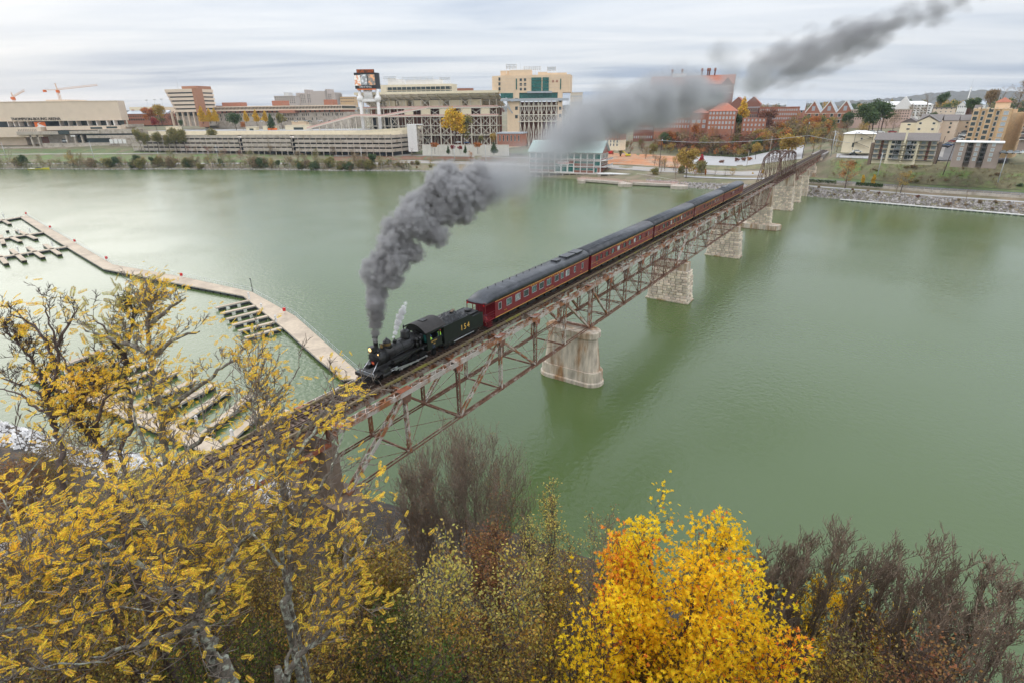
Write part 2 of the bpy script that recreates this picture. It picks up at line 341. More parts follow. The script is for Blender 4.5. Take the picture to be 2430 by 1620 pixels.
mb = MB(); rr = [.01, .02, .035]+[i/40 for i in range(2, 41)]+[1.04, 1.1]; nth = 150
for i in range(nth+1):
    th = -120+270*i/nth; rs = float(np.interp(th, NT, NR))
    for f in rr:
        r = f*rs; t = math.radians(th); x, y = r*math.sin(t), r*math.cos(t)
        mb.v.append((x, y, near_z(x, y)+(rng.uniform(-.3, .3) if .3 < f < .93 else 0)))
nv = len(rr)
for i in range(nth):
    for j in range(nv-1): mb.f.append((i*nv+j, (i+1)*nv+j, (i+1)*nv+j+1, i*nv+j+1)); mb.sm.append(True)
mb.build('near_bank_ground', M['litter'], kind='structure')
# water
m = bpy.data.materials.new('river water'); m.use_nodes = True; nt = m.node_tree; N = nt.nodes.new; L = nt.links.new; b = nt.nodes['Principled BSDF']
b.inputs['Roughness'].default_value = .2; b.inputs['IOR'].default_value = 1.5
tc = N('ShaderNodeTexCoord'); n0 = N('ShaderNodeTexNoise'); n0.inputs['Scale'].default_value = .012; n0.inputs['Detail'].default_value = 3; L(tc.outputs['Object'], n0.inputs['Vector'])
cr = N('ShaderNodeValToRGB'); L(n0.outputs[0], cr.inputs[0]); cr.color_ramp.elements[0].position = .35; cr.color_ramp.elements[0].color = (.064, .102, .022, 1)
cr.color_ramp.elements[1].position = .65; cr.color_ramp.elements[1].color = (.080, .118, .042, 1); L(cr.outputs[0], b.inputs['Base Color'])
mp = N('ShaderNodeMapping'); mp.inputs['Scale'].default_value = (1, 1, 1); mp.inputs['Rotation'].default_value = (0, 0, .6); L(tc.outputs['Object'], mp.inputs[0])
na = N('ShaderNodeTexNoise'); na.inputs['Scale'].default_value = 1.1; na.inputs['Detail'].default_value = 3; na.inputs['Distortion'].default_value = .3; L(mp.outputs[0], na.inputs['Vector'])
nb = N('ShaderNodeTexNoise'); nb.inputs['Scale'].default_value = .03; nb.inputs['Detail'].default_value = 3; L(tc.outputs['Object'], nb.inputs['Vector'])
mr = N('ShaderNodeMapRange'); mr.inputs[1].default_value = .38; mr.inputs[2].default_value = .62; mr.inputs[3].default_value = .035; mr.inputs[4].default_value = .15; L(nb.outputs[0], mr.inputs[0])
bp = N('ShaderNodeBump'); bp.inputs['Distance'].default_value = 1; L(mr.outputs[0], bp.inputs['Strength']); L(na.outputs[0], bp.inputs['Height']); L(bp.outputs[0], b.inputs['Normal'])
M['water'] = m
MB().quad((-2600, -1500, 0), (2600, -1500, 0), (2600, 3800, 0), (-2600, 3800, 0)).build('river_water', m, kind='structure')
# ---------------------------------------------------------------- bridge
def tthing(name, label, cat, s0, t0=0., z0=0., group=None, flip=False):
    return thing(name, label, cat, tr(s0, t0, z0), AZ+(math.pi if flip else 0), group)
def laced(mb, a, b, side, w, dep, pitch=.5, bar=.07, th=.05, faces=(1, -1)):
    a = Vector(a); b = Vector(b); d = (b-a); Ln = d.length; d.normalize(); side = Vector(side); side = (side-d*side.dot(d)).normalized(); nrm = d.cross(side).normalized()
    for s in (1, -1):
        mb.obox(a+side*(s*w/2-th/2)-nrm*dep/2, b-a, side*th, nrm*dep)
    n = max(2, int(Ln/pitch))
    for f in faces:
        for i in range(n):
            p = a+d*(Ln*i/n)+nrm*(f*(dep/2-.01)); q = a+d*(Ln*(i+1)/n)+nrm*(f*(dep/2-.01)); s = 1 if i % 2 else -1
            p1 = p+side*(s*w/2*.9); q1 = q-side*(s*w/2*.9); dd = (q1-p1).normalized(); r = dd.cross(nrm)*bar
            mb.obox(p1-r/2-nrm*.008, q1-p1, r, nrm*.016)
ZT, ZB = 16.3, 9.45; HT = 2.75
def node_gusset(mb, x, y, z, w=1.1, h=.9, sgn=1): mb.extr([V(x-w/2, y, z), V(x+w/2, y, z), V(x+w*.32, y, z-sgn*h), V(x-w*.32, y, z-sgn*h)], V(0, 0, 0), V(0, .03, 0))
def deck_floor(root, L, nodes, m1, m2):
    for x in nodes:
        mb = MB(); mb.bx(x-.03, x+.03, -HT, HT, ZT-.55, ZT+.15); mb.bx(x-.16, x+.16, -HT, HT, ZT+.15, ZT+.18); mb.bx(x-.16, x+.16, -HT, HT, ZT-.58, ZT-.55)
        for s in (-1, 1): mb.extr([V(x, s*HT, ZT-.5), V(x, s*(HT-.1), ZT-1.6), V(x, s*(HT-1.2), ZT-.5)], V(0, 0, 0), V(.03, 0, 0))
        mb.build('floor_beam', m1, root)
    for s in (-1, 1):
        mb = MB(); mb.bx(0, L, s*.95-.015, s*.95+.015, ZT-.38, ZT+.45); mb.bx(0, L, s*.95-.15, s*.95+.15, ZT+.45, ZT+.48); mb.bx(0, L, s*.95-.15, s*.95+.15, ZT-.4, ZT-.38)
        for k in range(int(L/1.4)): mb.bx(k*1.4+.5, k*1.4+.58, s*.95-.09, s*.95+.09, ZT-.38, ZT+.45)
        mb.build('track_girder', M['steel'], root)
def chord_top(root, L, far=1., m=None):
    for s in (-1, 1):
        mb = MB(); y = s*HT
        mb.bx(0, L, y-.37, y-.33, ZT-.28, ZT+.22); mb.bx(0, L, y+.33, y+.37, ZT-.28, ZT+.22)
        mb.bx(0, L, y-.40, y-.30, ZT+.22, ZT+.245); mb.bx(0, L, y+.30, y+.40, ZT+.22, ZT+.245)
        n = int(L/(.6*max(1, far*.8)))
        for i in range(n):
            k = 1 if i % 2 else -1; p = V(L*i/n, y-k*.31, ZT+.25); q = V(L*(i+1)/n, y+k*.31, ZT+.25); d = (q-p).normalized(); r = d.cross(V(0, 0, 1))*.09; mb.obox(p-r/2, q-p, r, V(0, 0, .014))
        mb.build('top_chord', m or M['steel'], root)
def eye(mb, a, b, off, h=.2, w=.04):
    for o in off:
        mb.beam(V(*a)+V(0, o, 0), V(*b)+V(0, o, 0), w, h)
def span_a(s0, s1, label, far=1.):
    L = s1-s0; r = tthing('bridge_span', label, 'bridge span', s0, group='steel truss spans of the railway bridge'); P = L/6; X = [P*i for i in range(7)]
    chord_top(r, L, far); deck_floor(r, L, X, M['steel'], M['steel'])
    for s in (-1, 1):
        y = s*HT
        for i in range(6):
            mb = MB(); eye(mb, (X[i], y, ZB), (X[i+1], y, ZB), (-.2, .2) if i in (0, 1, 5) else (-.26, -.13, .13, .26)); mb.build('bottom_chord', M['rust'], r)
        mb = MB(); laced(mb, (X[0], y, ZB), (X[1], y, ZT-.2), (0, 1, 0), .5, .4, .42*far, faces=(1,)); 
        a, b = V(X[0], y, ZB), V(X[1], y, ZT-.2); d = (b-a).normalized(); nn = d.cross(V(0, 1, 0)); mb.obox(a-V(0, .25, 0)+nn*-.2, b-a, V(0, .5, 0), nn*.02) if False else None
        mb.build('end_post', M['steel'], r)
        for i in (1, 2, 3, 4, 5):
            mb = MB(); laced(mb, (X[i], y, ZB), (X[i], y, ZT-.25), (0, 1, 0), .42, .26, .4*far); mb.build('vertical_post', M['rust'] if i in (2, 4) else M['steel'], r)
        mb = MB(); mb.beam((X[6]-.05, y, ZB), (X[6]-.05, y, ZT-.25), .3, .25); mb.build('vertical_post', M['steel'], r)
        mb = MB(); eye(mb, (X[1], y, ZT-.3), (X[2], y, ZB+.1), (-.16, .16), .17, .05); mb.build('diagonal_brace', M['rust'], r)
        mb = MB(); laced(mb, (X[2], y, ZB+.1), (X[3], y, ZT-.3), (0, 1, 0), .38, .3, .36*far, faces=(1,)); mb.build('diagonal_brace', M['steel'], r)
        mb = MB(); eye(mb, (X[3], y, ZT-.3), (X[4], y, ZB+.1), (-.18, .18), .22, .06); mb.build('diagonal_brace', M['steel'], r)
        mb = MB(); eye(mb, (X[4], y, ZB+.1), (X[5], y, ZT-.3), (-.15, .15), .07, .05); mb.build('diagonal_rod', M['steel'], r)
        mb = MB(); mb.beam((X[5], y, ZT-.3), (X[6], y, ZB+.1), .42, .3); mb.build('diagonal_brace', M['steel'], r)
        for i in (1, 2, 3, 4, 5): MB().tube([(X[i]-P*.5, y, ZB+3.3), (X[i], y, ZB+.3)], .035, 4).build('sub_rod', M['steel'], r)
        MB().tube([(X[1]-P*.5, y, ZB+3.2), (X[1], y, ZT-1.5)], .03, 4).build('sub_rod', M['steel'], r)
        for i in (1, 2, 3, 4, 5):
            mb = MB(); node_gusset(mb, X[i], y+s*.38, ZT-.28, 1.3, .8); mb.build('gusset_plate', M['rust'] if i % 2 else M['rustred'], r); mb = MB(); mb.tube([(X[i], y-.36, ZB), (X[i], y+.36, ZB)], .11, 8); mb.bx(X[i]-.3, X[i]+.3, y-.1, y+.1, ZB-.2, ZB+.25); mb.build('chord_pin', M['rust'], r)
        for i in range(7):
            mb = MB(); mb.bx(X[i]-.8 if i else 0, X[i]+.8 if i < 6 else L, y-.4, y+.4, ZT+.267, ZT+.285); mb.build('cover_plate', M['rustred'] if (i+int(s0)) % 3 else M['steel'], r)
    for i in range(1, 7):
        mb = MB(); mb.beam((X[i], -HT, ZB), (X[i], HT, ZB), .14, .2); mb.build('bottom_strut', M['rust'], r)
        if i < 6:
            mb = MB(); mb.tube([(X[i], -HT, ZB+.2), (X[i], HT, ZT-.9)], .032, 4); mb.tube([(X[i], HT, ZB+.2), (X[i], -HT, ZT-.9)], .032, 4); mb.build('sway_rod', M['steel'], r)
    for i in range(6):
        mb = MB(); mb.tube([(X[i], -HT, ZB), (X[i+1], HT, ZB+.02)], .035, 4); mb.tube([(X[i], HT, ZB+.05), (X[i+1], -HT, ZB+.07)], .035, 4); mb.build('lateral_rod', M['rust'], r)
    return r
def span_b(s0, s1, label, far=1.4, n=7, wood=False):
    L = s1-s0; r = tthing('bridge_span', label, 'bridge span', s0, group='steel truss spans of the railway bridge'); P = L/n; X = [P*i for i in range(n+1)]
    chord_top(r, L, far, M['steel'] if s0 < 0 else M['rustmix']); deck_floor(r, L, X[1:-1], M['steel'], M['steel'])
    for s in (-1, 1):
        y = s*HT
        mb = MB(); mb.bx(.1, L-.1, y-.24, y-.18, ZB-.16, ZB+.16); mb.bx(.1, L-.1, y+.18, y+.24, ZB-.16, ZB+.16); mb.build('bottom_chord', M['rust'], r)
        for i in range(n+1):
            mb = MB(); x = min(max(X[i], .2), L-.2); laced(mb, (x, y, ZB), (x, y, ZT-.25), (0, 1, 0), .5 if 0 < i < n else .6, .34, .4*far); mb.build('vertical_post', M['rust'], r)
        for i in range(n):
            up = i < n/2
            a, b = ((X[i], y, ZT-.3), (X[i+1], y, ZB+.1)) if up else ((X[i], y, ZB+.1), (X[i+1], y, ZT-.3))
            mb = MB()
            if i in (0, n-1): mb.beam(a, b, .4, .28)
            else: eye(mb, a, b, (-.16, .16), .14, .05)
            mb.build('diagonal_brace', M['rust'] if i % 3 else M['steel'], r)
            if 0 < i < n-1:
                a, b = ((X[i], y, ZB+.1), (X[i+1], y, ZT-.3)) if up else ((X[i], y, ZT-.3), (X[i+1], y, ZB+.1)); mb = MB(); mb.tube([a, b], .035, 4); mb.build('diagonal_rod', M['steel'], r)
            mb = MB(); node_gusset(mb, X[i], y+s*.38, ZT-.28, 1.1, .9) if i else mb.bx(.02, .5, y+s*.38-.02, y+s*.38+.02, ZT-1, ZT-.28); mb.build('gusset_plate', M['rustred'] if i % 2 else M['rust'], r); MB().bx(X[i], X[i]+.7, y-.41, y+.41, ZT+.267, ZT+.285).build('cover_plate', M['rustred'] if i % 2 else M['rust'], r); MB().bx(X[i]-.3 if i else 0, X[i]+.3, y-.26, y+.26, ZB-.2, ZB+.2).build('chord_joint', M['rust'], r)
    for i in range(n+1):
        x = min(max(X[i], .2), L-.2)
        mb = MB(); laced(mb, (x, -HT, ZB), (x, HT, ZB), (0, 0, 1), .3, .25, .5*far); mb.build('bottom_strut', M['rust'], r)
        mb = MB(); mb.tube([(x, -HT, ZB+.2), (x, HT, ZT-.7)], .035, 4); mb.tube([(x, HT, ZB+.2), (x, -HT, ZT-.7)], .035, 4); mb.build('sway_rod', M['rust'], r)
        if i < n:
            mb = MB(); mb.tube([(X[i], -HT, ZB), (X[i+1], HT, ZB+.02)], .035, 4); mb.tube([(X[i], HT, ZB+.05), (X[i+1], -HT, ZB+.07)], .035, 4); mb.build('lateral_rod', M['rust'], r)
    return r
SP = [-62.2, -13, 36.4, 86.1, 136, 185.2, 235]
span_a(SP[0], SP[1], 'nearest deck truss span, flaking grey paint, its pale end post rising from yellow leaves')
span_b(SP[1], SP[2], 'rusty deck truss span of upright laced posts between the concrete and first stone pier')
span_a(SP[2], SP[3], 'deck truss span with splayed dark diagonals between the first and second stone piers', 1.6)
span_b(SP[3], SP[4], 'deck truss span in front of the pier with the wide concrete footing', 2.2, 6)
# through truss
L6 = SP[5]-SP[4]; r = tthing('bridge_span', 'rust brown through truss rising above the track near the far bank', 'bridge span', SP[4], group='steel truss spans of the railway bridge')
X = [L6*i/6 for i in range(7)]; TZ = [0, 24.3, 25.6, 26.0, 25.6, 24.3, 0]; HW = 2.9
for s in (-1, 1):
    y = s*HW
    mb = MB(); mb.bx(0, L6, y-.2, y+.2, 15.4, 15.85); mb.build('bottom_chord', M['darkrust'], r)
    for i in range(6):
        za = TZ[i] or 15.6; zb = TZ[i+1] or 15.6
        mb = MB(); laced(mb, (X[i], y, za), (X[i+1], y, zb), (0, 1, 0), .6, .5, .8, th=.1); mb.build('end_post' if i in (0, 5) else 'top_chord', M['darkrust'], r)
    for i in range(1, 6):
        mb = MB(); laced(mb, (X[i], y, 15.8), (X[i], y, TZ[i]), (0, 1, 0), .5, .35, .7, th=.1); mb.build('vertical_post', M['darkrust'], r)
    for i in range(1, 5):
        mb = MB(); up = i < 3
        mb.beam((X[i], y, TZ[i] if up else 15.8), (X[i+1], y, 15.8 if up else TZ[i+1]), .14, .2); mb.beam((X[i], y, 15.8 if up else TZ[i]), (X[i+1], y, TZ[i+1] if up else 15.8), .07, .1); mb.build('diagonal_brace', M['darkrust'], r)
for i in range(1, 6):
    mb = MB(); laced(mb, (X[i], -HW, TZ[i]), (X[i], HW, TZ[i]), (0, 0, 1), .6 if i in (1, 5) else .35, .3, .5); mb.beam((X[i], -HW, TZ[i]-1.2), (X[i], -HW+1.2, TZ[i]), .1, .1); mb.beam((X[i], HW, TZ[i]-1.2), (X[i], HW-1.2, TZ[i]), .1, .1); mb.build('portal_strut' if i in (1, 5) else 'top_strut', M['darkrust'], r)
    if i < 5:
        mb = MB(); mb.beam((X[i], -HW, TZ[i]), (X[i+1], HW, TZ[i+1]), .12, .12); mb.beam((X[i], HW, TZ[i]), (X[i+1], -HW, TZ[i+1]), .12, .12); mb.build('lateral_brace', M['darkrust'], r)
for i in range(7):
    mb = MB(); mb.bx(X[i]-.15 if i else .05, X[i]+.15 if i < 6 else L6-.05, -HW, HW, 15.45, 16.2); mb.build('floor_beam', M['darkrust'], r)
for s in (-1, 1): MB().bx(0, L6, s*.95-.15, s*.95+.15, 16.2, 16.78).build('track_girder', M['darkrust'], r)
# far deck spans, shallower
def span_c(s0, s1, label, zb):
    L = s1-s0; r = tthing('bridge_span', label, 'bridge span', s0, group='steel truss spans of the railway bridge'); n = max(3, int(L/5)); P = L/n
    for s in (-1, 1):
        y = s*1.7; mb = MB(); mb.bx(0, L, y-.2, y+.2, 16.3, 16.78); mb.build('top_chord', M['rust'], r)
        mb = MB(); mb.bx(.1, L-.1, y-.18, y+.18, zb, zb+.3); mb.build('bottom_chord', M['rustred'], r)
        for i in range(n+1):
            x = min(max(P*i, .2), L-.2); mb = MB(); mb.beam((x, y, zb+.3), (x, y, 16.3), .35, .3); mb.build('vertical_post', M['rust'], r)
            if i < n:
                for j in range(3): 
                    mb = MB(); mb.beam((P*(i+j/3), y, zb+.3), (P*(i+(j+1)/3), y, 16.3), .06, .1); mb.beam((P*(i+j/3), y+.06, 16.3), (P*(i+(j+1)/3), y+.06, zb+.3), .06, .1); mb.build('diagonal_brace', M['rust'], r)
    mb = MB(); mb.bx(0, L, -1.5, 1.5, 16.35, 16.5); mb.build('deck_bracing', M['rust'], r)
span_c(SP[5], 212, 'deep lattice sided deck span just beyond the through truss', 10.6)
span_c(212, 235, 'lattice deck span over the riverside walkway on the far bank', 12.2)
span_c(235, 262, 'rusty deck span crossing the far riverside road', 13.2)
span_c(262, 286, 'last short deck span meeting the far embankment', 13.8)
span_c(-79, SP[0], 'short rusty girder span half hidden by yellow leaves beside the near bank', 14.4)
# ------------- piers
def stadium(hl, hw, n=9):
    return [(math.cos(a)*hw, math.sin(a)*hw+(hl-hw)) for a in [math.pi*k/(n-1) for k in range(n)]]+[(-math.cos(a)*hw, -math.sin(a)*hw-(hl-hw)) for a in [math.pi*k/(n-1) for k in range(n)]]
def loft(mb, secs):
    b0 = len(mb.v); n = None
    for z, poly in secs:
        n = len(poly); mb.v += [(p[0], p[1], z) for p in poly]
    for i in range(len(secs)-1):
        for k in range(n):
            a = b0+i*n+k; c = b0+i*n+(k+1) % n; mb.f.append((a, c, c+n, a+n)); mb.sm.append(False)
    mb.f += [tuple(b0+k for k in range(n))[::-1], tuple(b0+(len(secs)-1)*n+k for k in range(n))]; mb.sm += [False]*2
r = tthing('bridge_pier', 'tall stained concrete pier with rounded ends under the observation car', 'bridge pier', -13, group='piers of the railway bridge')
mb = MB(); loft(mb, [(-2, stadium(5.7, 2.2, 13)), (.55, stadium(5.7, 2.2, 13)), (.75, stadium(5.5, 2.0, 13)), (2.4, stadium(5.45, 1.95, 13))]); mb.build('footing', M['pierconc'], r)
mb = MB(); loft(mb, [(.5, stadium(5.2, 1.85, 13)), (8.0, stadium(4.3, 1.45, 13))]); mb.build('shaft', M['pierconc'], r)
mb = MB(); loft(mb, [(8.0, stadium(4.6, 1.75, 13)), (8.12, stadium(4.75, 1.85, 13)), (9.0, stadium(4.75, 1.85, 13)), (9.1, stadium(4.65, 1.75, 13))]); mb.build('cap', M['pierconc'], r)
r = tthing('bridge_pier', 'round topped brown concrete pier on the near shore below the first span', 'bridge pier', -62.4, group='piers of the railway bridge')
mb = MB(); loft(mb, [(-3, stadium(5.6, 2.4, 13)), (4.2, stadium(5.2, 2.2, 13))]); mb.build('footing', M['pierbrown'], r)
mb = MB(); loft(mb, [(4.2, stadium(4.5, 1.7, 13)), (9.1, stadium(4.3, 1.6, 13)), (9.12, stadium(4.3, 1.6, 13))]); mb.bx(-1.0, .4, -2.2, 2.2, 9.1, 14.4); mb.build('shaft', M['pierbrown'], r)
BLK = []
for k in range(5):
    rg = random.Random(k); mb = MB(); g = .46; o = .5
    b = [(-g, 0, -g), (g, 0, -g), (g, 0, g), (-g, 0, g)]; f = [(-.4+rg.uniform(-.05, .05), -o+rg.uniform(-.25, .1), -.38), (.4, -o+rg.uniform(-.25, .1), -.38+rg.uniform(-.05, .05)), (.4, -o+rg.uniform(-.25, .1), .38), (-.4, -o+rg.uniform(-.25, .1), .38+rg.uniform(-.05, .05))]
    mb.v = b+f; mb.f = [(0, 1, 5, 4), (1, 2, 6, 5), (2, 3, 7, 6), (3, 0, 4, 7), (4, 5, 6, 7)]; mb.sm = [False]*5
    me = mb.mesh('stone_block'); me.materials.append(M['stone']); BLK.append(me)
def stone_pier(s0, label, zt, hl0=4.8, hw0=2.0, slope=.105, z0=-.2, foot=None, cap=None, off=0., ch=.62, seed=1):
    r = tthing('bridge_pier', label, 'bridge pier', s0, off, group='piers of the railway bridge'); rg = random.Random(seed); H = zt-z0
    hl = lambda z: hl0-slope*(z-z0)*.85; hw = lambda z: hw0-slope*(z-z0)*.45
    mb = MB(); loft(mb, [(z, [(hw(z)-.05, -hl(z)+.05), (hw(z)-.05, hl(z)-.05), (-hw(z)+.05, hl(z)-.05), (-hw(z)+.05, -hl(z)+.05)]) for z in (z0-2, zt)]); mb.build('core', M['stonecore'], r)
    n = int(H/ch); st = MB()
    for i in range(n):
        z = z0+(i+.5)*H/n; hh = H/n
        for face in range(4):
            Lf = 2*(hl(z) if face in (0, 2) else hw(z)); x = -Lf/2; 
            while x < Lf/2-.2:
                w_ = rg.uniform(.9, 1.7)*(1 if H > 4 else .8); w_ = min(w_, Lf/2-x)
                if Lf/2-(x+w_) < .45: w_ = Lf/2-x
                c = x+w_/2
                if face == 0: loc = (-hw(z)+.05, c, z); rz = -math.pi/2
                elif face == 1: loc = (c, -hl(z)+.05, z); rz = 0
                elif face == 2: loc = (hw(z)-.05, c, z); rz = math.pi/2
                else: loc = (c, hl(z)-.05, z); rz = math.pi
                if face < 2:
                    o = bpy.data.objects.new('stone_block', rg.choice(BLK)); COL.objects.link(o); o.parent = r; o.location = loc; o.rotation_euler = (0, 0, rz); o.scale = (w_, rg.uniform(.25, .5), hh)
                else:
                    e_ = .03
                    if face == 2: st.bx(loc[0]-.02, loc[0]+rg.uniform(.08, .2), c-w_/2+e_, c+w_/2-e_, z-hh/2+e_, z+hh/2-e_)
                    else: st.bx(c-w_/2+e_, c+w_/2-e_, loc[1]-.02, loc[1]+rg.uniform(.08, .2), z-hh/2+e_, z+hh/2-e_)
                x += w_
    st.build('hidden_side_blocks', M['stone'], r, kind='stuff')
    if foot: mb = MB(); mb.prism(foot, -.4, 1.75); mb.build('footing', M['pierconc'], r); mb = MB(); mb.prism([(p[0]*1.005, p[1]*1.005) for p in foot], -1.5, .15); mb.build('sheet_piling', M['rust'], r)
    else: mb = MB(); mb.bx(-hw0-.3, hw0+.3, -hl0-.3, hl0+.3, -1.5, z0+.45); mb.build('footing', M['pierconc'], r)
    if cap: mb = MB(); loft(mb, [(zt, [(cap[1], -cap[0]), (cap[1], cap[0]), (-cap[1], cap[0]), (-cap[1], -cap[0])]), (cap[2], [(cap[1]*.92, -cap[0]*cap[3]), (cap[1]*.92, cap[0]*cap[3]), (-cap[1]*.92, cap[0]*cap[3]), (-cap[1]*.92, -cap[0]*cap[3])])]); mb.build('cap', M['pierconc'], r)
    return r
stone_pier(36.4, 'first block stone pier with a shrub sprouting from its cap, right of the concrete pier', 7.4, cap=(3.7, 1.55, 9.15, .98), seed=1)
stone_pier(86.1, 'second block stone pier streaked with rust down its side', 7.6, cap=(3.7, 1.55, 9.15, .97), seed=2)
stone_pier(136, 'stone pier standing on a wide pointed concrete footing', 8.2, hl0=4.2, cap=(3.5, 1.6, 15.3, .9), foot=[(2.9, -6.6), (2.9, 7), (-2.9, 7), (-2.9, -6.6), (0, -7.9)], seed=3, off=.2)
stone_pier(185.4, 'tall stone pier with wedge shaped concrete top under the far end of the through truss', 10.2, hl0=4.4, hw0=2.4, cap=(3.8, 2.0, 15.3, .78), seed=4)
stone_pier(212, 'narrow stone pier at the far waterline', 11, hl0=4.0, hw0=1.7, cap=(3.2, 1.5, 12.0, .9), seed=5)
stone_pier(236, 'stone pier beside the far riverside road', 10, hl0=3.8, hw0=1.7, z0=2, cap=(3.2, 1.5, 13.0, .9), seed=6)
stone_pier(263, 'low stone pier on the grassy far bank', 12.4, hl0=3.2, hw0=1.5, z0=8.5, cap=(2.6, 1.3, 13.6, .9), seed=7)
stone_pier(287, 'stone abutment where the bridge meets the far bank', 15.2, hl0=3, hw0=1.6, z0=11.5, seed=8)
stone_pier(-80, 'stone abutment of the bridge under the leaves of the near bank', 14.2, hl0=3, hw0=1.6, z0=9, seed=9)
# ------------- track
r = tthing('railway_track', 'rusty railway track on timber sleepers running the whole length of the bridge', 'railway track', 0, 0, 17.2)
S0, S1 = -100, 330
for y in (-.76, .76):
    mb = MB(); mb.bx(S0, S1, y-.035, y+.035, -.04, 0); mb.bx(S0, S1, y-.012, y+.012, -.14, -.04); mb.bx(S0, S1, y-.07, y+.07, -.155, -.14); mb.build('rail', M['railsteel'], r)
for y in (-.45, .45):
    mb = MB(); mb.bx(S0, 290, y-.03, y+.03, -.06, -.03); mb.bx(S0, 290, y-.012, y+.012, -.155, -.06); mb.build('guard_rail', M['railsteel'], r)
for s in (-1, 1):
    x = -75.
    while x < 288:
        l_ = min(7.3, 288-x); mb = MB(); mb.bx(x+.02, x+l_-.02, s*1.55-.11, s*1.55+.11, -.16, .04); mb.build('guard_timber', M['guardwood'], r); x += 7.3
me = MB().bx(-.12, .12, -1.0, 1.0, -.2, 0).mesh('sleeper'); me.materials.append(M['tie']); st = MB(); k = 0; x = -98.; rg = random.Random(3)
while x < 328:
    L_ = 1.75+rg.uniform(-.06, .12); dy = rg.uniform(-.05, .05)
    if x > -90 and k < 300 and x < 40:
        o = bpy.data.objects.new('sleeper', me); COL.objects.link(o); o.parent = r; o.location = (x, dy, -.157); o.scale = (1, L_, 1); o.rotation_euler = (0, 0, rg.uniform(-.015, .015)); k += 1
    else: st.bx(x-.12, x+.12, -L_+dy, L_+dy, -.357, -.157)
    x += .5
st.build('distant_sleepers', M['tie'], r, kind='stuff')
for a, b in ((-120, -79), (287, 345)): MB().prism([(a, -3.4), (b, -3.4), (b, 3.4), (a, 3.4)], -3.2, -.3).build('ballast_bed', M['riprap'], r)
# small clearance signs on the truss side
for i, s in enumerate((41.5, 58.)):
    t_ = tthing('bridge_sign', ['small white sign with a red mark hung from the rusty truss, nearer of the two', 'small white sign with a red mark hung from the truss, farther of the two'][i], 'sign', s, 3.15, 14.7, group='white signs on the truss side')
    MB().bx(-.35, .35, -.03, .03, 0, 1.5).build('board', M['white'], t_); MB().bx(-.12, .12, -.045, -.032, .8, 1.3).build('red_mark', M['red'], t_); MB().bx(-.2, .2, .03, .3, 1.2, 1.3).build('bracket', M['rust'], t_)
# ---------------------------------------------------------------- train (local x along the track away from the engine's nose, local -y the side we see)
ZR = 17.2
M['brass'] = mat('dull brass', (.20, .13, .045), .5, .3, 4, metal=.5)
def wheel(root, x, r_, side, spokes=True, m=None, tyre=None):
    mb = MB(); y = side*.76; n = 20
    mb.lathe([(r_, y-.07), (r_, y+.07), (r_-.07, y+.07), (r_-.07, y-.07), (r_, y-.07)], (x, 0, r_), 'y', n)
    mb.lathe([(.12, y-.09), (.12, y+.09)], (x, 0, r_), 'y', 8)
    for k in range(10 if spokes else 0):
        a = 2*math.pi*k/10; mb.beam((x+.1*math.cos(a), y, r_+.1*math.sin(a)), (x+(r_-.05)*math.cos(a), y, r_+(r_-.05)*math.sin(a)), .05, .05, (0, 1, 0))
    if not spokes: mb.lathe([(r_-.06, y-.03), (r_-.06, y+.03)], (x, 0, r_), 'y', n)
    return mb.build('wheel', m or M['black'], root)
eng = tthing('steam_locomotive', 'black steam locomotive with tall stack and gold lettered cab leading the train', 'locomotive', -56.6, 0, ZR)
K = M['black']; CZ = 2.25
mb = MB(); mb.lathe([(.02, 1.62), (.35, 1.62), (.70, 1.68), (.76, 1.75), (.80, 1.80), (.80, 2.9)], (0, 0, CZ-.02), 'x', 28); sb = mb.build('smokebox', K, eng)
mb = MB(); mb.lathe([(.3, 1.55), (.34, 1.6), (.30, 1.63)], (0, 0, CZ), 'x', 16)
for k in range(14): a = 2*math.pi*k/14; mb.lathe([(.03, 1.6), (.03, 1.7)], (0, math.cos(a)*.72, CZ+math.sin(a)*.72), 'x', 6)
mb.beam((1.6, -.5, CZ+.15), (1.6, .5, CZ+.15), .04, .05); mb.build('smokebox_door', K, eng)
mb = MB(); mb.bx(1.52, 1.56, -.16, .16, CZ-.45, CZ-.18); mb.build('number_plate', M['red'], eng)
text('154', .2, M['gold'], eng, (1.515, 0, CZ-.31), (math.pi/2, 0, -math.pi/2))
mb = MB(); mb.lathe([(.77, 2.9), (.77, 5.1), (.90, 6.3), (.90, 8.1), (.4, 8.12)], (0, 0, CZ), 'x', 28); mb.build('boiler', K, eng)
mb = MB()
for x in (2.92, 3.9, 5.1, 6.3, 7.2): rr_ = .80 if x < 5 else (.8 if x < 5.5 else .93); mb.lathe([(rr_, x-.04), (rr_+.015, x-.03), (rr_+.015, x+.03), (rr_, x+.04)], (0, 0, CZ), 'x', 28)
mb.build('boiler_band', M['darkgreen'], eng)
mb = MB(); mb.lathe([(.40, 2.95), (.32, 3.05), (.24, 3.2), (.22, 4.3), (.27, 4.32), (.30, 4.42), (.28, 4.5), (.20, 4.5), (.18, 3.6)], (2.15, 0, 0), 'z', 20); mb.build('smokestack', K, eng)
mb = MB(); mb.lathe([(.5, 2.85), (.42, 3.05), (.40, 3.45), (.36, 3.55), (.2, 3.7), (.1, 3.72), (.08, 3.85)], (3.55, 0, 0), 'z', 20); mb.build('sand_dome', K, eng)
mb = MB(); mb.lathe([(.415, 3.12), (.42, 3.14), (.42, 3.34), (.415, 3.36)], (3.55, 0, 0), 'z', 20); mb.build('sand_dome_band', M['brass'], eng)
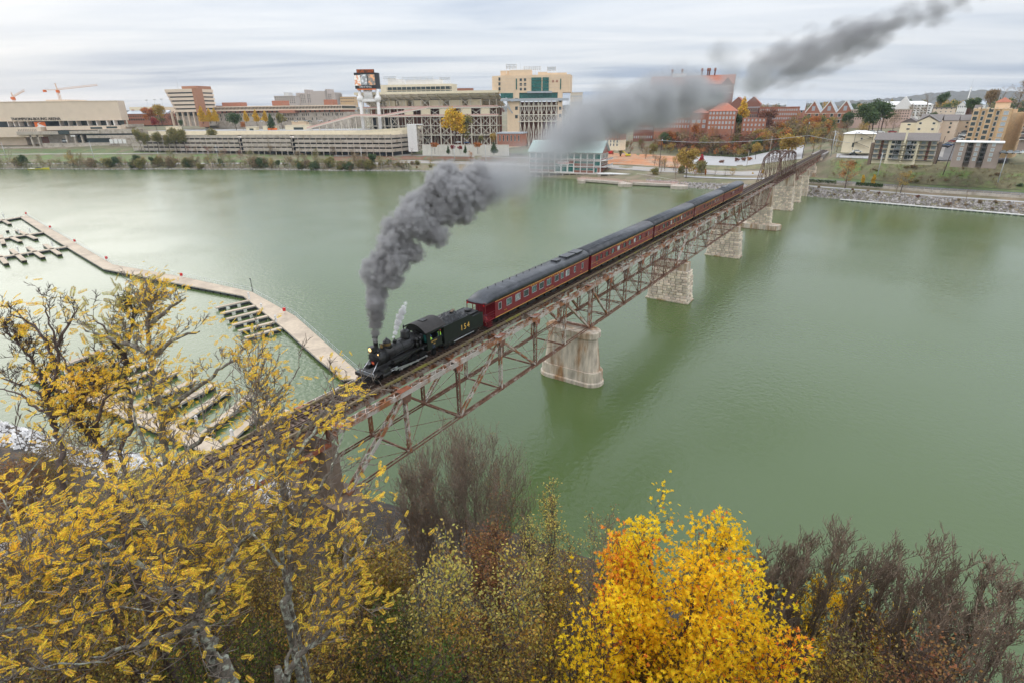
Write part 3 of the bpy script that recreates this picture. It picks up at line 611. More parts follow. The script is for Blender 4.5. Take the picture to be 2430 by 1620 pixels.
mb = MB(); mb.lathe([(.55, 2.95), (.47, 3.15), (.46, 3.65), (.42, 3.75), (.2, 3.88), (.1, 3.9)], (6.1, 0, 0), 'z', 20); mb.build('steam_dome', K, eng)
mb = MB(); mb.tube([(6.05, .05, 3.85), (6.05, .05, 4.4)], .045, 8); mb.lathe([(.08, 4.1), (.08, 4.35)], (6.05, .05, 0), 'z', 8); mb.tube([(6.25, -.1, 3.85), (6.25, -.1, 4.1)], .05, 6); mb.build('whistle', M['black'], eng)
mb = MB(); mb.lathe([(.22, 3.0), (.2, 3.2), (.12, 3.3)], (4.6, 0, 0), 'z', 12); mb.tube([(4.6, 0, 3.2), (4.6, 0, 3.65)], .04, 6); mb.build('safety_valve', K, eng)
mb = MB(); mb.lathe([(.2, 3.1), (.17, 3.15), (.12, 3.3), (.08, 3.42), (.03, 3.48)], (2.85, 0, 0), 'z', 12); mb.build('bell', M['brass'], eng)
mb = MB(); mb.beam((2.85, -.25, 3.0), (2.85, -.25, 3.45), .06, .06); mb.beam((2.85, .25, 3.0), (2.85, .25, 3.45), .06, .06); mb.beam((2.85, -.25, 3.45), (2.85, .25, 3.45), .06, .06); mb.build('bell_yoke', K, eng)
hl_ = MB().bx(1.35, 1.95, -.25, .25, 3.15, 3.6).build('headlamp', K, eng)
mb = MB(); mb.lathe([(.18, 1.31), (.19, 1.352)], (0, 0, 3.38), 'x', 16); o = mb.build('headlamp_lens', mat('lit lamp', (1, .7, .3), .3, 0, 1, emit=((1, .62, .22), 1.3)), hl_)
LAMP = bpy.data.materials['lit lamp']
mb = MB(); mb.bx(1.3, 2.0, -.32, .32, 3.1, 3.15); mb.build('headlamp_shelf', K, eng)
for y in (-.62, .62):
    mk = MB(); mk.bx(1.75, 1.95, y-.08, y+.08, 2.75, 3.0); ml = mk.build('marker_lamp', K, eng); MB().bx(1.72, 1.748, y-.05, y+.05, 2.8, 2.95).build('marker_lens', LAMP, ml)
# frame, pilot, running boards
mb = MB(); mb.bx(.9, 8.3, -.45, .45, .75, 1.25); mb.bx(8.0, 9.9, -.6, .6, .85, 1.2); mb.build('frame', K, eng)
mb = MB(); mb.bx(.35, .55, -1.35, 1.35, .85, 1.15); mb.bx(.35, 1.6, -1.3, 1.3, 1.12, 1.17); mb.build('pilot_deck', K, eng)
mb = MB()
for k in range(13): y = -1.05+k*.175; mb.beam((.42, y, .88), (-.35+abs(y)*.55, y*.82, .14), .07, .05)
mb.beam((-.33, 0, .14), (.28, -.9, .14), .08, .06); mb.beam((-.33, 0, .14), (.28, .9, .14), .08, .06); mb.build('cowcatcher', K, eng)
mb = MB(); mb.bx(-.15, .4, -.12, .12, .75, .98); mb.build('coupler', K, eng)
mb = MB(); [mb.tube([(.5, y, 1.1), (1.7, y*.75, CZ-.1)], .035, 6) for y in (-.75, .75)]; mb.build('smokebox_brace', M['silver'], eng)
mb = MB(); [mb.tube([(.38, y, 1.15), (.38, y, 1.55), (.38, y*.9, 1.6)], .025, 5) for y in (-1.25, 1.25)]; mb.tube([(.4, -1.2, 1.5), (.4, 1.2, 1.5)], .02, 5); mb.build('grab_rail', M['galv'], eng)
for s in (-1, 1):
    mb = MB(); mb.bx(3.0, 7.8, min(s*.82, s*1.32), max(s*.82, s*1.32), 1.9, 1.95); mb.bx(3.0, 7.8, s*1.32-.02, s*1.32+.02, 1.8, 1.95); mb.build('running_board', K, eng)
    mb = MB(); mb.lathe([(.3, 1.5), (.33, 1.52), (.33, 2.6), (.3, 2.62)], (0, s*1.02, .82), 'x', 16); mb.bx(1.6, 2.5, s*1.02-.3, s*1.02+.3, 1.05, 1.5); mb.build('cylinder', K, eng)
    mb = MB(); mb.lathe([(.04, 2.6), (.04, 3.6)], (0, s*1.05, .82), 'x', 8); mb.bx(2.65, 3.7, s*1.05-.05, s*1.05+.05, .98, 1.04); mb.bx(3.3, 3.6, s*1.05-.1, s*1.05+.1, .7, .98); mb.build('crosshead_guide', M['silver'], eng)
    mb = MB(); mb.beam((3.5, s*1.08, .82), (6.6, s*1.08, .52), .06, .15); mb.beam((3.9, s*.98, .5), (7.9, s*.98, .5), .05, .13)
    for x in (4.2, 5.5, 6.6, 7.9): mb.lathe([(.1, s*.9), (.1, s*1.12)], (x, 0, .52), 'y', 10)
    mb.build('side_rod', M['silver'], eng)
    for x in (3.9, 5.15, 6.4, 7.65): wheel(eng, x, .58, s)
    wheel(eng, 1.25, .34, s, False); wheel(eng, 9.35, .4, s, False)
    mb = MB(); mb.tube([(2.9, s*.84, CZ+.42), (5.0, s*.87, CZ+.45), (8.0, s*1.0, CZ+.5)], .025, 5); mb.tube([(5.8, s*.98, CZ-.2), (6.3, s*1.0, CZ+.3), (8.0, s*1.02, CZ+.35)], .03, 5); mb.tube([(3.1, s*.83, CZ-.25), (4.3, s*.87, CZ-.1), (5.9, s*1.0, CZ)], .025, 5); mb.build('handrail', K, eng)
mb = MB(); mb.lathe([(.16, 1.95), (.16, 2.45), (.12, 2.5), (.12, 2.6), (.17, 2.62), (.17, 3.0)], (6.6, -1.08, 0), 'z', 12); mb.lathe([(.16, 1.95), (.16, 2.45), (.12, 2.5), (.12, 2.6), (.17, 2.62), (.17, 3.0)], (7.05, -1.1, 0), 'z', 12); mb.build('air_pump', K, eng)
mb = MB(); mb.lathe([(.22, 3.1), (.24, 3.12), (.24, 5.4), (.22, 5.42)], (0, -1.05, 1.62), 'x', 12); mb.build('air_tank', K, eng)
# cab
CX0, CX1 = 7.75, 10.0
cab = MB(); 
for s in (-1, 1):
    y0, y1 = (s*1.42, s*1.47) if s > 0 else (s*1.47, s*1.42)
    cab.bx(CX0, CX1, y0, y1, 1.25, 2.25); cab.bx(CX0, CX0+.5, y0, y1, 2.25, 3.3); cab.bx(CX0+.5, CX1, y0, y1, 2.95, 3.3); cab.bx(CX1-.35, CX1-.2, y0, y1, 2.25, 2.95)
cab.bx(CX0, CX0+.05, -1.42, -.9, 1.25, 3.3); cab.bx(CX0, CX0+.05, .9, 1.42, 1.25, 3.3); cab.bx(CX0, CX0+.05, -.9, .9, 3.0, 3.7); cab.bx(CX0, CX1+.3, -1.4, 1.4, 1.2, 1.28); cab.build('cab', M['darkgreen'], eng)
mb = MB(); mb.bx(CX0-.02, CX0-.0, -1.35, -1.0, 2.2, 2.9); mb.bx(CX0-.02, CX0, 1.0, 1.35, 2.2, 2.9); mb.build('cab_window', M['greenglass'], eng)
mb = MB(); n = 12; pts = []
for k in range(n+1):
    a = -1.62+3.24*k/n; pts.append((a, 4.02-.72*(a/1.62)**2))
for k in range(n):
    (ya, za), (yb, zb) = pts[k], pts[k+1]
    mb.extr([V(CX0-.35, ya, za), V(CX0-.35, yb, zb), V(CX0-.35, yb, zb-.06), V(CX0-.35, ya, za-.06)], V(0, 0, 0), V(CX1-CX0+.95, 0, 0))
crf = mb.build('cab_roof', mat('cab roof soot', (.032, .027, .024), .7, .25, 2), eng)
MB().bx(CX0+.7, CX0+1.4, -.35, .35, 3.99, 4.08).build('roof_hatch', K, crf)
mb = MB(); [mb.extr([V(CX0+.01, pts[k][0]*.9, pts[k][1]-.06), V(CX0+.01, pts[k+1][0]*.9, pts[k+1][1]-.06), V(CX0+.01, pts[k+1][0]*.9, 3.25), V(CX0+.01, pts[k][0]*.9, 3.25)], V(0, 0, 0), V(.04, 0, 0)) for k in range(n)]; mb.build('cab_front', K, eng)
text('SOUTHERN', .17, M['gold'], eng, (CX0+1.05, -1.475, 2.02), (math.pi/2, 0, 0)); text('154', .2, M['gold'], eng, (CX0+1.05, -1.475, 1.72), (math.pi/2, 0, 0))
mb = MB(); [mb.bx(CX1-.3+.1*0, CX1+.1, -1.4, -1.0, .35+.3*k, .39+.3*k) for k in range(3)]; mb.build('cab_step', K, eng)
# tender
ten = tthing('tender', 'black green coal tender lettered 154 in gold with a plank lying on the coal', 'tender', -46.1, 0, ZR)
TL = 7.0
mb = MB(); mb.bx(0, TL, -1.42, 1.42, 1.05, 2.55)
for s in (-1, 1): mb.extr([V(0, s*1.42, 2.55), V(0, s*1.42, 3.0), V(4.6, s*1.42, 3.0), V(5.0, s*1.42, 2.6), V(TL, s*1.42, 2.6), V(TL, s*1.42, 2.55)], V(0, 0, 0), V(0, -s*.05, 0))
mb.bx(-.0, .05, -1.37, 1.37, 2.55, 2.9); mb.build('tank', M['darkgreen'], ten)
mb = MB(); mb.bx(-.1, TL+.2, -1.3, 1.3, .8, 1.05); mb.bx(.6, 6.6, -1.48, -1.42, 1.02, 1.08); mb.build('frame', K, ten)
mb = MB(); nx, ny = 26, 14; rg = random.Random(8)
for i in range(nx+1):
    for j in range(ny+1):
        x = .1+4.9*i/nx; y = -1.34+2.68*j/ny; h = 2.65+(.95*math.sin(math.pi*min(1, max(0, (i+3)/(nx+5))))*math.sin(math.pi*j/ny)**.6+rg.uniform(-.09, .09) if 0 < i < nx and 0 < j < ny else 0); mb.v.append((x, y, h))
for i in range(nx):
    for j in range(ny): a = i*(ny+1)+j; mb.f.append((a, a+ny+1, a+ny+2, a+1)); mb.sm.append(False)
mb.build('coal_load', M['coal'], ten, kind='stuff')
MB().beam((2.6, -.3, 3.68), (3.6, .15, 3.62), .3, .08).build('plank', M['tie'], ten)
mb = MB(); mb.bx(5.2, 6.7, -1.0, 1.0, 2.56, 2.75); mb.lathe([(.45, 2.75), (.45, 2.95), (.3, 3.0)], (6.0, 0, 0), 'z', 14); mb.build('water_hatch', K, ten)
text('154', .95, M['gold'], ten, (3.6, -1.425, 1.85), (math.pi/2, 0, 0), spacing=1.25)
for x in (1.0, 2.0, 5.0, 6.0):
    for s in (-1, 1): wheel(ten, x, .42, s, False)
mb = MB(); [mb.bx(a-.95, a+.95, s*.95-.06, s*.95+.06, .35, .6) for a in (1.5, 5.5) for s in (-1, 1)]; mb.build('truck_frame', K, ten)
mb = MB(); mb.tube([(1.6, -1.38, .75), (5.2, -1.38, .75)], .05, 6); mb.build('pipe', M['galv'], ten)
# passenger cars
def roof_profile(w_, zt, ze, n=14):
    return [(-w_*math.cos(math.pi*k/n), ze+(zt-ze)*math.sin(math.pi*k/n)**.62) for k in range(n+1)]
def car(s0, s1, label, body, wins, kind='coach', letter='NORFOLK   SOUTHERN', name='', num='', roofm='roofblack'):
    L_ = s1-s0; r = tthing('passenger_car', label, 'railway car', s0, 0, ZR, group='maroon passenger cars of the train'); W_ = 1.5; zb, ze, zt = 1.0, 3.25, 4.25
    x0 = 1.9 if kind == 'obs' else .35; x1 = L_-.35
    # side walls pierced by windows
    for s in (-1, 1):
        mb = MB(); y0, y1 = sorted((s*W_, s*(W_-.06))); xs = x0; wz0, wz1 = 1.95, 2.75
        mb.bx(x0, x1, y0, y1, zb, wz0); mb.bx(x0, x1, y0, y1, wz1, ze)
        for cx_, ww in sorted(wins): mb.bx(xs, cx_-ww/2, y0, y1, wz0, wz1); xs = cx_+ww/2
        mb.bx(xs, x1, y0, y1, wz0, wz1); mb.build('side_wall', body, r)
        for cx_, ww in wins:
            f = MB(); yy = s*(W_+.012); e_ = .05
            for a, b, c_, d_ in ((cx_-ww/2-e_, cx_+ww/2+e_, wz1, wz1+e_), (cx_-ww/2-e_, cx_+ww/2+e_, wz0-e_, wz0), (cx_-ww/2-e_, cx_-ww/2, wz0, wz1), (cx_+ww/2, cx_+ww/2+e_, wz0, wz1)): f.bx(a, b, yy-.02, yy+.02, c_, d_)
            wo = f.build('window', M['galv'] if kind == 'obs' else body, r); p = MB(); p.bx(cx_-ww/2, cx_+ww/2, s*(W_-.05)-.005, s*(W_-.05)+.005, wz0, wz1); p.build('pane', CARGLASS[(int(cx_*7)+int(s0)) % 3], wo)
        mb = MB(); yy = s*(W_+.006); mb.bx(x0, x1, yy-.008, yy+.008, zb+.06, zb+.12); mb.bx(x0, x1, yy-.008, yy+.008, 3.1, 3.15)
        if kind == 'coach': mb.bx(x0, x1, yy-.006, yy+.006, 1.86, 1.885)
        mb.build('gold_stripe', M['gold'], r)
    for x in (x0, x1-.05):
        mb = MB(); mb.bx(x, x+.05, -W_+.06, -.45, zb, ze); mb.bx(x, x+.05, .45, W_-.06, zb, ze); mb.bx(x, x+.05, -.45, .45, 3.0, ze); mb.build('end_wall', body, r)
        MB().bx(x+.01, x+.04, -.45, .45, zb, 3.0).build('end_door', body, r)
    # roof
    pr = roof_profile(W_+.04, zt, ze); mb = MB(); a0, a1 = (0. if kind == 'obs' else .25), L_-.25; ns = 14
    xs = [a0]+([a0+.5, a0+1.1, a0+2.] if kind == 'obs' else [a0+.05])+[a1-.05, a1] ; sc = [.0]+([.45, .75, 1.] if kind == 'obs' else [1.])+[1., .97]
    for x, q in zip(xs, sc):
        for y, z in pr: mb.v.append((x-(.25*(1-abs(y)/W_) if kind == 'obs' and x == a0 else 0), y*(1 if q > .9 else .93+.07*q), ze+(z-ze)*(q if q > 0 else .12)))
    n = len(pr)
    for i in range(len(xs)-1):
        for k in range(n-1): a = i*n+k; mb.f.append((a, a+n, a+n+1, a+1)); mb.sm.append(True)
        mb.f.append((i*n, i*n+n-1, (i+1)*n+n-1, (i+1)*n)); mb.sm.append(False)
    mb.f.append(tuple(range((len(xs)-1)*n, len(xs)*n))); mb.sm.append(False); mb.f.append(tuple(range(n))[::-1]); mb.sm.append(False)
    ro = mb.build('roof', M[roofm], r)
    mb = MB(); rgx = random.Random(int(s0*3))
    if kind == 'obs':
        for x, w1_, w2_ in ((L_-3.2, 2.2, 1.5), (L_-6.2, 2.6, 1.4), (L_-8.9, 1.3, 1.0)): MB().bx(x, x+w1_, -w2_/2-.1, w2_/2-.1, zt-.02, zt+.16).build('roof_hatch', M['roofblack'], ro)
        for k in range(9): mb.lathe([(.05, zt-.05), (.05, zt+.15), (.08, zt+.2)], (3+k*1.6, .35, 0), 'z', 6)
        for x in (L_*.55, L_*.72, L_-2): mb.bx(x, x+.12, -1.35, -1.1, 3.75, 3.95)
    else:
        for s in (-1, 1): mb.bx(.6, L_-.6, s*.62-.025, s*.62+.025, zt-.09, zt-.04)
        for k in range(12): mb.bx(1+(L_-2)*k/12, 1.04+(L_-2)*k/12, -1.3, 1.3, zt-.34, zt-.33)
        if kind == 'last': MB().bx(5, 8, -.4, .8, zt-.05, zt+.12).build('roof_hatch', M['roofblack'], ro)
    mb.build('roof_fittings', M['roofblack'], ro)
    # underframe
    mb = MB(); mb.bx(x0, x1, -1.3, 1.3, .78, zb); rgx = random.Random(int(s0)); x = 5.2
    while x < L_-6: 
        w_ = rgx.uniform(.8, 2.2); mb.bx(x, x+w_, -1.25, 1.25, .42, .8); x += w_+rgx.uniform(.3, 1.2)
    mb.build('underframe', K, r)
    for c_ in (3.1, L_-3.1):
        for s in (-1, 1):
            for dx in (-1.2, 0, 1.2) if kind == 'obs' else (-1.1, 1.1): wheel(r, c_+dx, .42, s, False)
            mb = MB(); mb.bx(c_-1.7, c_+1.7, s*1.0-.06, s*1.0+.06, .38, .55); mb.lathe([(.16, s*1.0-.16), (.16, s*1.0+.16)], (c_, 0, .42), 'y', 8); mb.build('truck_frame', K if s > 0 else M['silver'] if abs(c_-3.1) < 9e9 and kind == 'x' else K, r)
    mb = MB(); mb.bx(-.15, .3, -.55, .55, .9, 3.3) if kind != 'obs' else None; mb.bx(L_-.3, L_+.1, -.55, .55, .9, 3.3); mb.build('vestibule_bellows', K, r)
    if letter: text(letter, .34, M['gold'], r, ((x0+x1)/2, -W_-.012, 2.95), (math.pi/2, 0, 0), sx=1.25, spacing=2.2 if kind == 'obs' else 1.9)
    if name: text(name, .22, M['gold'], r, ((x0+x1)/2+.5, -W_-.012, 1.45), (math.pi/2, 0, 0), spacing=1.5)
    if num:
        text(num, .2, M['gold'], r, (x0+2.2, -W_-.012, 1.5), (math.pi/2, 0, 0), spacing=1.2); text(num, .2, M['gold'], r, (x1-2.4, -W_-.012, 1.5), (math.pi/2, 0, 0), spacing=1.2)
    if kind == 'obs':
        mb = MB(); mb.bx(0, x0, -1.4, 1.4, .95, 1.08); mb.bx(.15, .25, -1.35, 1.35, .5, .95); mb.build('platform', body, r)
        mb = MB(); [mb.bx(.02, .09, y-.04, y+.04, 1.08, 3.4) for y in (-1.36, -.5, .5, 1.36)]; mb.bx(.02, .09, -1.4, 1.4, 3.05, 3.4); mb.bx(.05, 1.9, -1.4, -1.34, 3.05, 3.4); mb.bx(.05, 1.9, 1.34, 1.4, 3.05, 3.4); mb.build('platform_post', body, r)
        mb = MB()
        for z in (1.35, 1.65, 1.98): mb.tube([(x0, -1.38, z), (.03, -1.38, z), (.03, 1.38, z), (x0, 1.38, z)], .02, 4)
        for k in range(16): y = -1.38+2.76*k/15; mb.tube([(.03, y, 1.08), (.03, y, 1.98)], .013, 4)
        for k in range(8): 
            for s in (-1, 1): mb.tube([(.1+k*.22, s*1.38, 1.08), (.1+k*.22, s*1.38, 1.98)], .013, 4)
        mb.build('platform_railing', M['maroon'], r)
        mb = MB(); [mb.bx(.5, 1.4, -1.45, -1.0, .25+.25*k, .29+.25*k) for k in range(3)]; mb.build('step', M['maroon2'], r)
        for y in (-1.2, 1.2): MB().bx(-.06, .02, y-.08, y+.08, 3.0, 3.2).build('marker_lamp', M['red'], r)
        MB().lathe([(.14, x0-.06), (.15, x0)], (0, 0, 2.3), 'x', 10).build('door_window', CARGLASS[0], r)
    else:
        mb = MB(); [mb.tube([(x, -W_-.05, 1.2), (x, -W_-.05, 2.4)], .018, 4) for x in (x0+.15, x1-.15)]; mb.build('grab_rail', M['galv'], r)
    return r
CARGLASS = [M['window'], mat('car window with blind', (.30, .33, .31), .15, .5, 1.5, (.55, .56, .52), (.45, .6), .8), mat('car window green', (.10, .16, .145), .1, .6, 2)]
obs = car(-38.6, -11.2, 'dark red observation car with open railed platform and glossy black rounded roof, behind the tender', M['maroon'],
    [(2.9, .55), (4.9, 1.1), (6.9, 1.1), (8.9, 1.1), (10.9, 1.1), (12.8, 1.1), (14.8, 1.1), (17, 1.05), (18.6, .8), (20.2, 1.05), (22.5, .5), (25, .5)], 'obs', 'NORFOLK   SOUTHERN', 'WEST VIRGINIA', 'NS 21')
car(-10.9, 16.9, 'second passenger car with two pale square windows at its near end', M['maroon'],
    [(2.4, .8), (4.0, .8), (6.2, 1.2), (8.6, 1.2), (11., 1.2), (13.5, 1.2), (15.9, 1.2), (18.3, 1.2), (20.7, 1.2), (23.8, .6), (25.2, .6)], 'coach', 'NORFOLK SOUTHERN', 'NEW YORK', 'NS 2')
car(17.2, 43.4, 'middle passenger car with a wide row of small windows and gold script name', M['maroon2'],
    [(2.8, .5), (5.6, 1.1), (7.9, 1.1), (10.2, 1.1), (12.5, 1.1), (14.8, 1.1), (17.1, 1.1), (19.4, 1.1), (21.7, 1.1), (24.2, .9)], 'coach', 'NORFOLK SOUTHERN', 'Illinois', 'NS 7')
car(43.7, 69.9, 'fourth passenger car with grey roof, second from the rear of the train', M['maroon2'],
    [(3.5, .6), (8.1, 1.1), (10.6, 1.1), (13.1, 1.1), (15.6, 1.1), (18.1, 1.1), (20.6, 1.1), (23.6, .7)], 'coach', 'NORFOLK SOUTHERN', 'Michigan', 'NS 9')
car(70.2, 93., 'shortened looking last passenger car at the rear of the train', M['maroon2'],
    [(8, 1.1), (10.3, 1.1), (12.4, 1.1), (14.5, 1.1), (16.6, 1.1), (18.7, 1.1)], 'last', 'NORFOLK SOUTHERN', '', 'NS 12')
# people
def person(label, loc, rz, shirt, legs, pose='stand', cap=None, skinm=None, h=1.75):
    k = h/1.75; t_ = thing('person', label, 'person', loc, rz)
    vs_ = {'pel': (0, 0, .95), 'ch': (0, 0, 1.25), 'nk': (.02, 0, 1.47), 'hd': (.04, 0, 1.58), 'tp': (.05, 0, 1.70)}
    if pose == 'sit': vs_ = {a: (x, y, z-.45) for a, (x, y, z) in vs_.items()}
    o = -.45 if pose == 'sit' else 0
    R_ = dict(pel=.14, ch=.16, nk=.055, hd=.10, tp=.075)
    for s, nm in ((-1, 'r'), (1, 'l')):
        vs_['h'+nm] = (0, s*.09, .9+o); R_['h'+nm] = .095
        vs_['sh'+nm] = (0, s*.18, 1.38+o); R_['sh'+nm] = .06
        if pose == 'sit': vs_['k'+nm] = (.42, s*.11, .5); vs_['f'+nm] = (.42, s*.11, .08); vs_['t'+nm] = (.55, s*.11, .04); vs_['e'+nm] = (.08, s*.3, .72); vs_['w'+nm] = (.3, s*.34, .75)
        else: vs_['k'+nm] = (.03, s*.1, .5); vs_['f'+nm] = (-.02, s*.11, .07); vs_['t'+nm] = (.14, s*.13, .04); vs_['e'+nm] = (.02, s*.27, 1.12); vs_['w'+nm] = (.22, s*.22, .98)
        R_['k'+nm] = .065; R_['f'+nm] = .045; R_['t'+nm] = .04; R_['e'+nm] = .042; R_['w'+nm] = .032
        vs_['x'+nm] = tuple(a+b for a, b in zip(vs_['w'+nm], (.09, -s*.02, -.02))); R_['x'+nm] = .03
    ks = list(vs_); E_ = [('pel', 'ch'), ('ch', 'nk'), ('nk', 'hd'), ('hd', 'tp')]
    for nm in 'rl': E_ += [('pel', 'h'+nm), ('h'+nm, 'k'+nm), ('k'+nm, 'f'+nm), ('f'+nm, 't'+nm), ('ch', 'sh'+nm), ('sh'+nm, 'e'+nm), ('e'+nm, 'w'+nm), ('w'+nm, 'x'+nm)]
    me = bpy.data.meshes.new('body'); me.from_pydata([tuple(c*k for c in vs_[a]) for a in ks], [(ks.index(a), ks.index(b)) for a, b in E_], [])
    ob = bpy.data.objects.new('body', me); COL.objects.link(ob); ob.parent = t_
    md = ob.modifiers.new('s', 'SKIN'); sv = me.skin_vertices[0].data
    for i, a in enumerate(ks): sv[i].radius = (R_[a]*k, R_[a]*k); sv[i].use_root = a == 'pel'
    ob.modifiers.new('u', 'SUBSURF').levels = 1
    # one body material: skin above the collar and on the hands, trousers below the belt
    m = bpy.data.materials.new('body clothing'); m.use_nodes = True; nt = m.node_tree; N = nt.nodes.new; L = nt.links.new
    tc = N('ShaderNodeTexCoord'); sp = N('ShaderNodeSeparateXYZ'); L(tc.outputs['Object'], sp.inputs[0]); cr = N('ShaderNodeValToRGB'); cr.color_ramp.interpolation = 'CONSTANT'
    dv = N('ShaderNodeMath'); dv.operation = 'DIVIDE'; dv.inputs[1].default_value = 2*k; L(sp.outputs[2], dv.inputs[0]); L(dv.outputs[0], cr.inputs[0])
    e = cr.color_ramp.elements; e[0].color = legs+(1,); e[1].position = (.96+o)/2; e[1].color = shirt+(1,); q = e.new((1.46+o)/2); q.color = (.5, .28, .2, 1); q = e.new((1.64+o)/2); q.color = (.06, .03, .02, 1)
    L(cr.outputs[0], nt.nodes['Principled BSDF'].inputs['Base Color']); nt.nodes['Principled BSDF'].inputs['Roughness'].default_value = .8; me.materials.append(m)
    mb = MB(); mb.lathe([(.19*k, (.98+o)*k), (.20*k, (1.2+o)*k), (.195*k, (1.38+o)*k), (.13*k, (1.44+o)*k)], (0, 0, 0), 'z', 12); 
    if cap != 'novest': mb.build('vest', M['hivis'], t_)
    mb = MB(); mb.lathe([(.115*k, (1.64+o)*k), (.11*k, (1.70+o)*k), (.05*k, (1.76+o)*k)], (.05*k, 0, 0), 'z', 10); mb.bx(.1*k, .24*k, -.07*k, .07*k, (1.64+o)*k, (1.66+o)*k); mb.build('cap', M['red'] if cap == 'red' else M['denim'], t_)
    return t_
person('person in yellow green vest and red cap standing in the gangway between cab and tender', tr(-46.5, 1.05, ZR+1.05), AZ-math.pi/2, (.05, .1, .2), (.2, .15, .1), cap='red')
person('person in blue shirt and yellow green vest leaning in the cab window', tr(-47.9, 1.0, ZR+1.28), AZ-math.pi/2, (.06, .15, .35), (.05, .08, .15), pose='sit', cap='blue', h=1.8)
person('person in dark clothes standing by the coupling between tender and observation car', tr(-38.2, 1.05, ZR+.3), AZ-math.pi/2, (.5, .1, .1), (.04, .05, .08), cap='novest', h=1.6)
# ---------------------------------------------------------------- facade tools
class Fac:
    def __init__(s, name, label, cat, L, R, z0=None, group=None, skew=None):    # L, R: (px, py, Y) feet of the front wall
        A = at(*L); B = at(*R)
        if skew is not None:               # front wall square to the view, turned by skew degrees
            u = Vector((B.x, B.y)).normalized(); m_ = (Vector((A.x, A.y)).normalized()+u).normalized(); a = math.atan2(-m_.x, m_.y)+math.radians(skew); e = Vector((math.cos(a), math.sin(a)))
            den = e.x*u.y-e.y*u.x; t = -(A.x*u.y-A.y*u.x)/den; B = Vector((A.x+e.x*t, A.y+e.y*t, A.z))
        z0 = A.z if z0 is None else z0; s.A = Vector((A.x, A.y, z0)); s.B = B
        e = Vector((B.x-A.x, B.y-A.y, 0)); s.L = e.length; s.e = e.normalized(); s.n = Vector((-s.e.y, s.e.x, 0))
        s.z0 = z0; s.root = thing(name, label, cat, s.A, math.atan2(s.e.y, s.e.x), group)
    def uz(s, x, y, dep=0.):               # photo point on the wall plane (set back by dep) -> local u, z
        d = ray(x, y); D = Vector(d); q = s.A+s.n*dep; C = Vector((0, 0, CH)); k = (q-C).dot(s.n)/D.dot(s.n); P = C+D*k-s.A
        return P.dot(s.e), P.z
    def rect(s, x0, y0, x1, y1, dep=0.):
        ym = (y0+y1)/2; xm = (x0+x1)/2; return s.uz(x0, ym, dep)[0], s.uz(x1, ym, dep)[0], s.uz(xm, y1, dep)[1], s.uz(xm, y0, dep)[1]
    def box(s, mb, x0, y0, x1, y1, ya, yb):
        u0, u1, z0, z1 = s.rect(x0, y0, x1, y1, ya); return mb.bx(u0, u1, ya, yb, z0, z1)
    def part(s, name, m, x0, y0, x1, y1, ya, yb, parent=None, label=None):
        return s.box(MB(), x0, y0, x1, y1, ya, yb).build(name, m, parent or s.root, label)
WME = {}
def windows(root, us, zs, w_, h_, y=0., m=None, fm=None, face='y', name='window', out=-1):
    """each window a frame with its pane; face 'y': wall facing -y (or +y), 'x': wall facing +-x"""
    m = m or M['window']; fm = fm or M['white']; key = (round(w_, 2), round(h_, 2), m.name, fm.name, face, out)
    if key not in WME:
        t_ = max(.06, min(w_, h_)*.08); a = MB(); b = MB(); o = out
        if face == 'y':
            for x0, x1, z0, z1 in ((-w_/2, w_/2, h_/2-t_, h_/2), (-w_/2, w_/2, -h_/2, -h_/2+t_), (-w_/2, -w_/2+t_, -h_/2+t_, h_/2-t_), (w_/2-t_, w_/2, -h_/2+t_, h_/2-t_)): a.bx(x0, x1, min(0, .12*o), max(0, .12*o), z0, z1)
            b.bx(-w_/2+t_, w_/2-t_, min(.01*o, .05*o), max(.01*o, .05*o), -h_/2+t_, h_/2-t_)
        else:
            for x0, x1, z0, z1 in ((-w_/2, w_/2, h_/2-t_, h_/2), (-w_/2, w_/2, -h_/2, -h_/2+t_), (-w_/2, -w_/2+t_, -h_/2+t_, h_/2-t_), (w_/2-t_, w_/2, -h_/2+t_, h_/2-t_)): a.bx(min(0, .12*o), max(0, .12*o), x0, x1, z0, z1)
            b.bx(min(.01*o, .05*o), max(.01*o, .05*o), -w_/2+t_, w_/2-t_, -h_/2+t_, h_/2-t_)
        ma = a.mesh(name); ma.materials.append(fm); mb_ = b.mesh('pane'); mb_.materials.append(m); WME[key] = (ma, mb_)
    ma, mb_ = WME[key]
    for u in us:
        for z in zs:
            o = bpy.data.objects.new(name, ma); COL.objects.link(o); o.parent = root; o.location = (u, y, z) if face == 'y' else (y, u, z)
            p = bpy.data.objects.new('pane', mb_); COL.objects.link(p); p.parent = o
def lin(a, b, n): return [a+(b-a)*i/(n-1) for i in range(n)] if n > 1 else [(a+b)/2]
def gable(mb, x0, x1, y0, y1, z, h, ax='x', ov=.4, th=.25):
    if ax == 'x':
        ym = (y0+y1)/2
        for s, ye in ((-1, y0-ov), (1, y1+ov)):
            mb.extr([V(x0-ov, ye, z-.1), V(x0-ov, ym, z+h), V(x0-ov, ym, z+h+th), V(x0-ov, ye, z-.1+th)], V(0, 0, 0), V(x1-x0+2*ov, 0, 0))
    else:
        xm = (x0+x1)/2
        for s, xe in ((-1, x0-ov), (1, x1+ov)):
            mb.extr([V(xe, y0-ov, z-.1), V(xm, y0-ov, z+h), V(xm, y0-ov, z+h+th), V(xe, y0-ov, z-.1+th)], V(0, 0, 0), V(0, y1-y0+2*ov, 0))
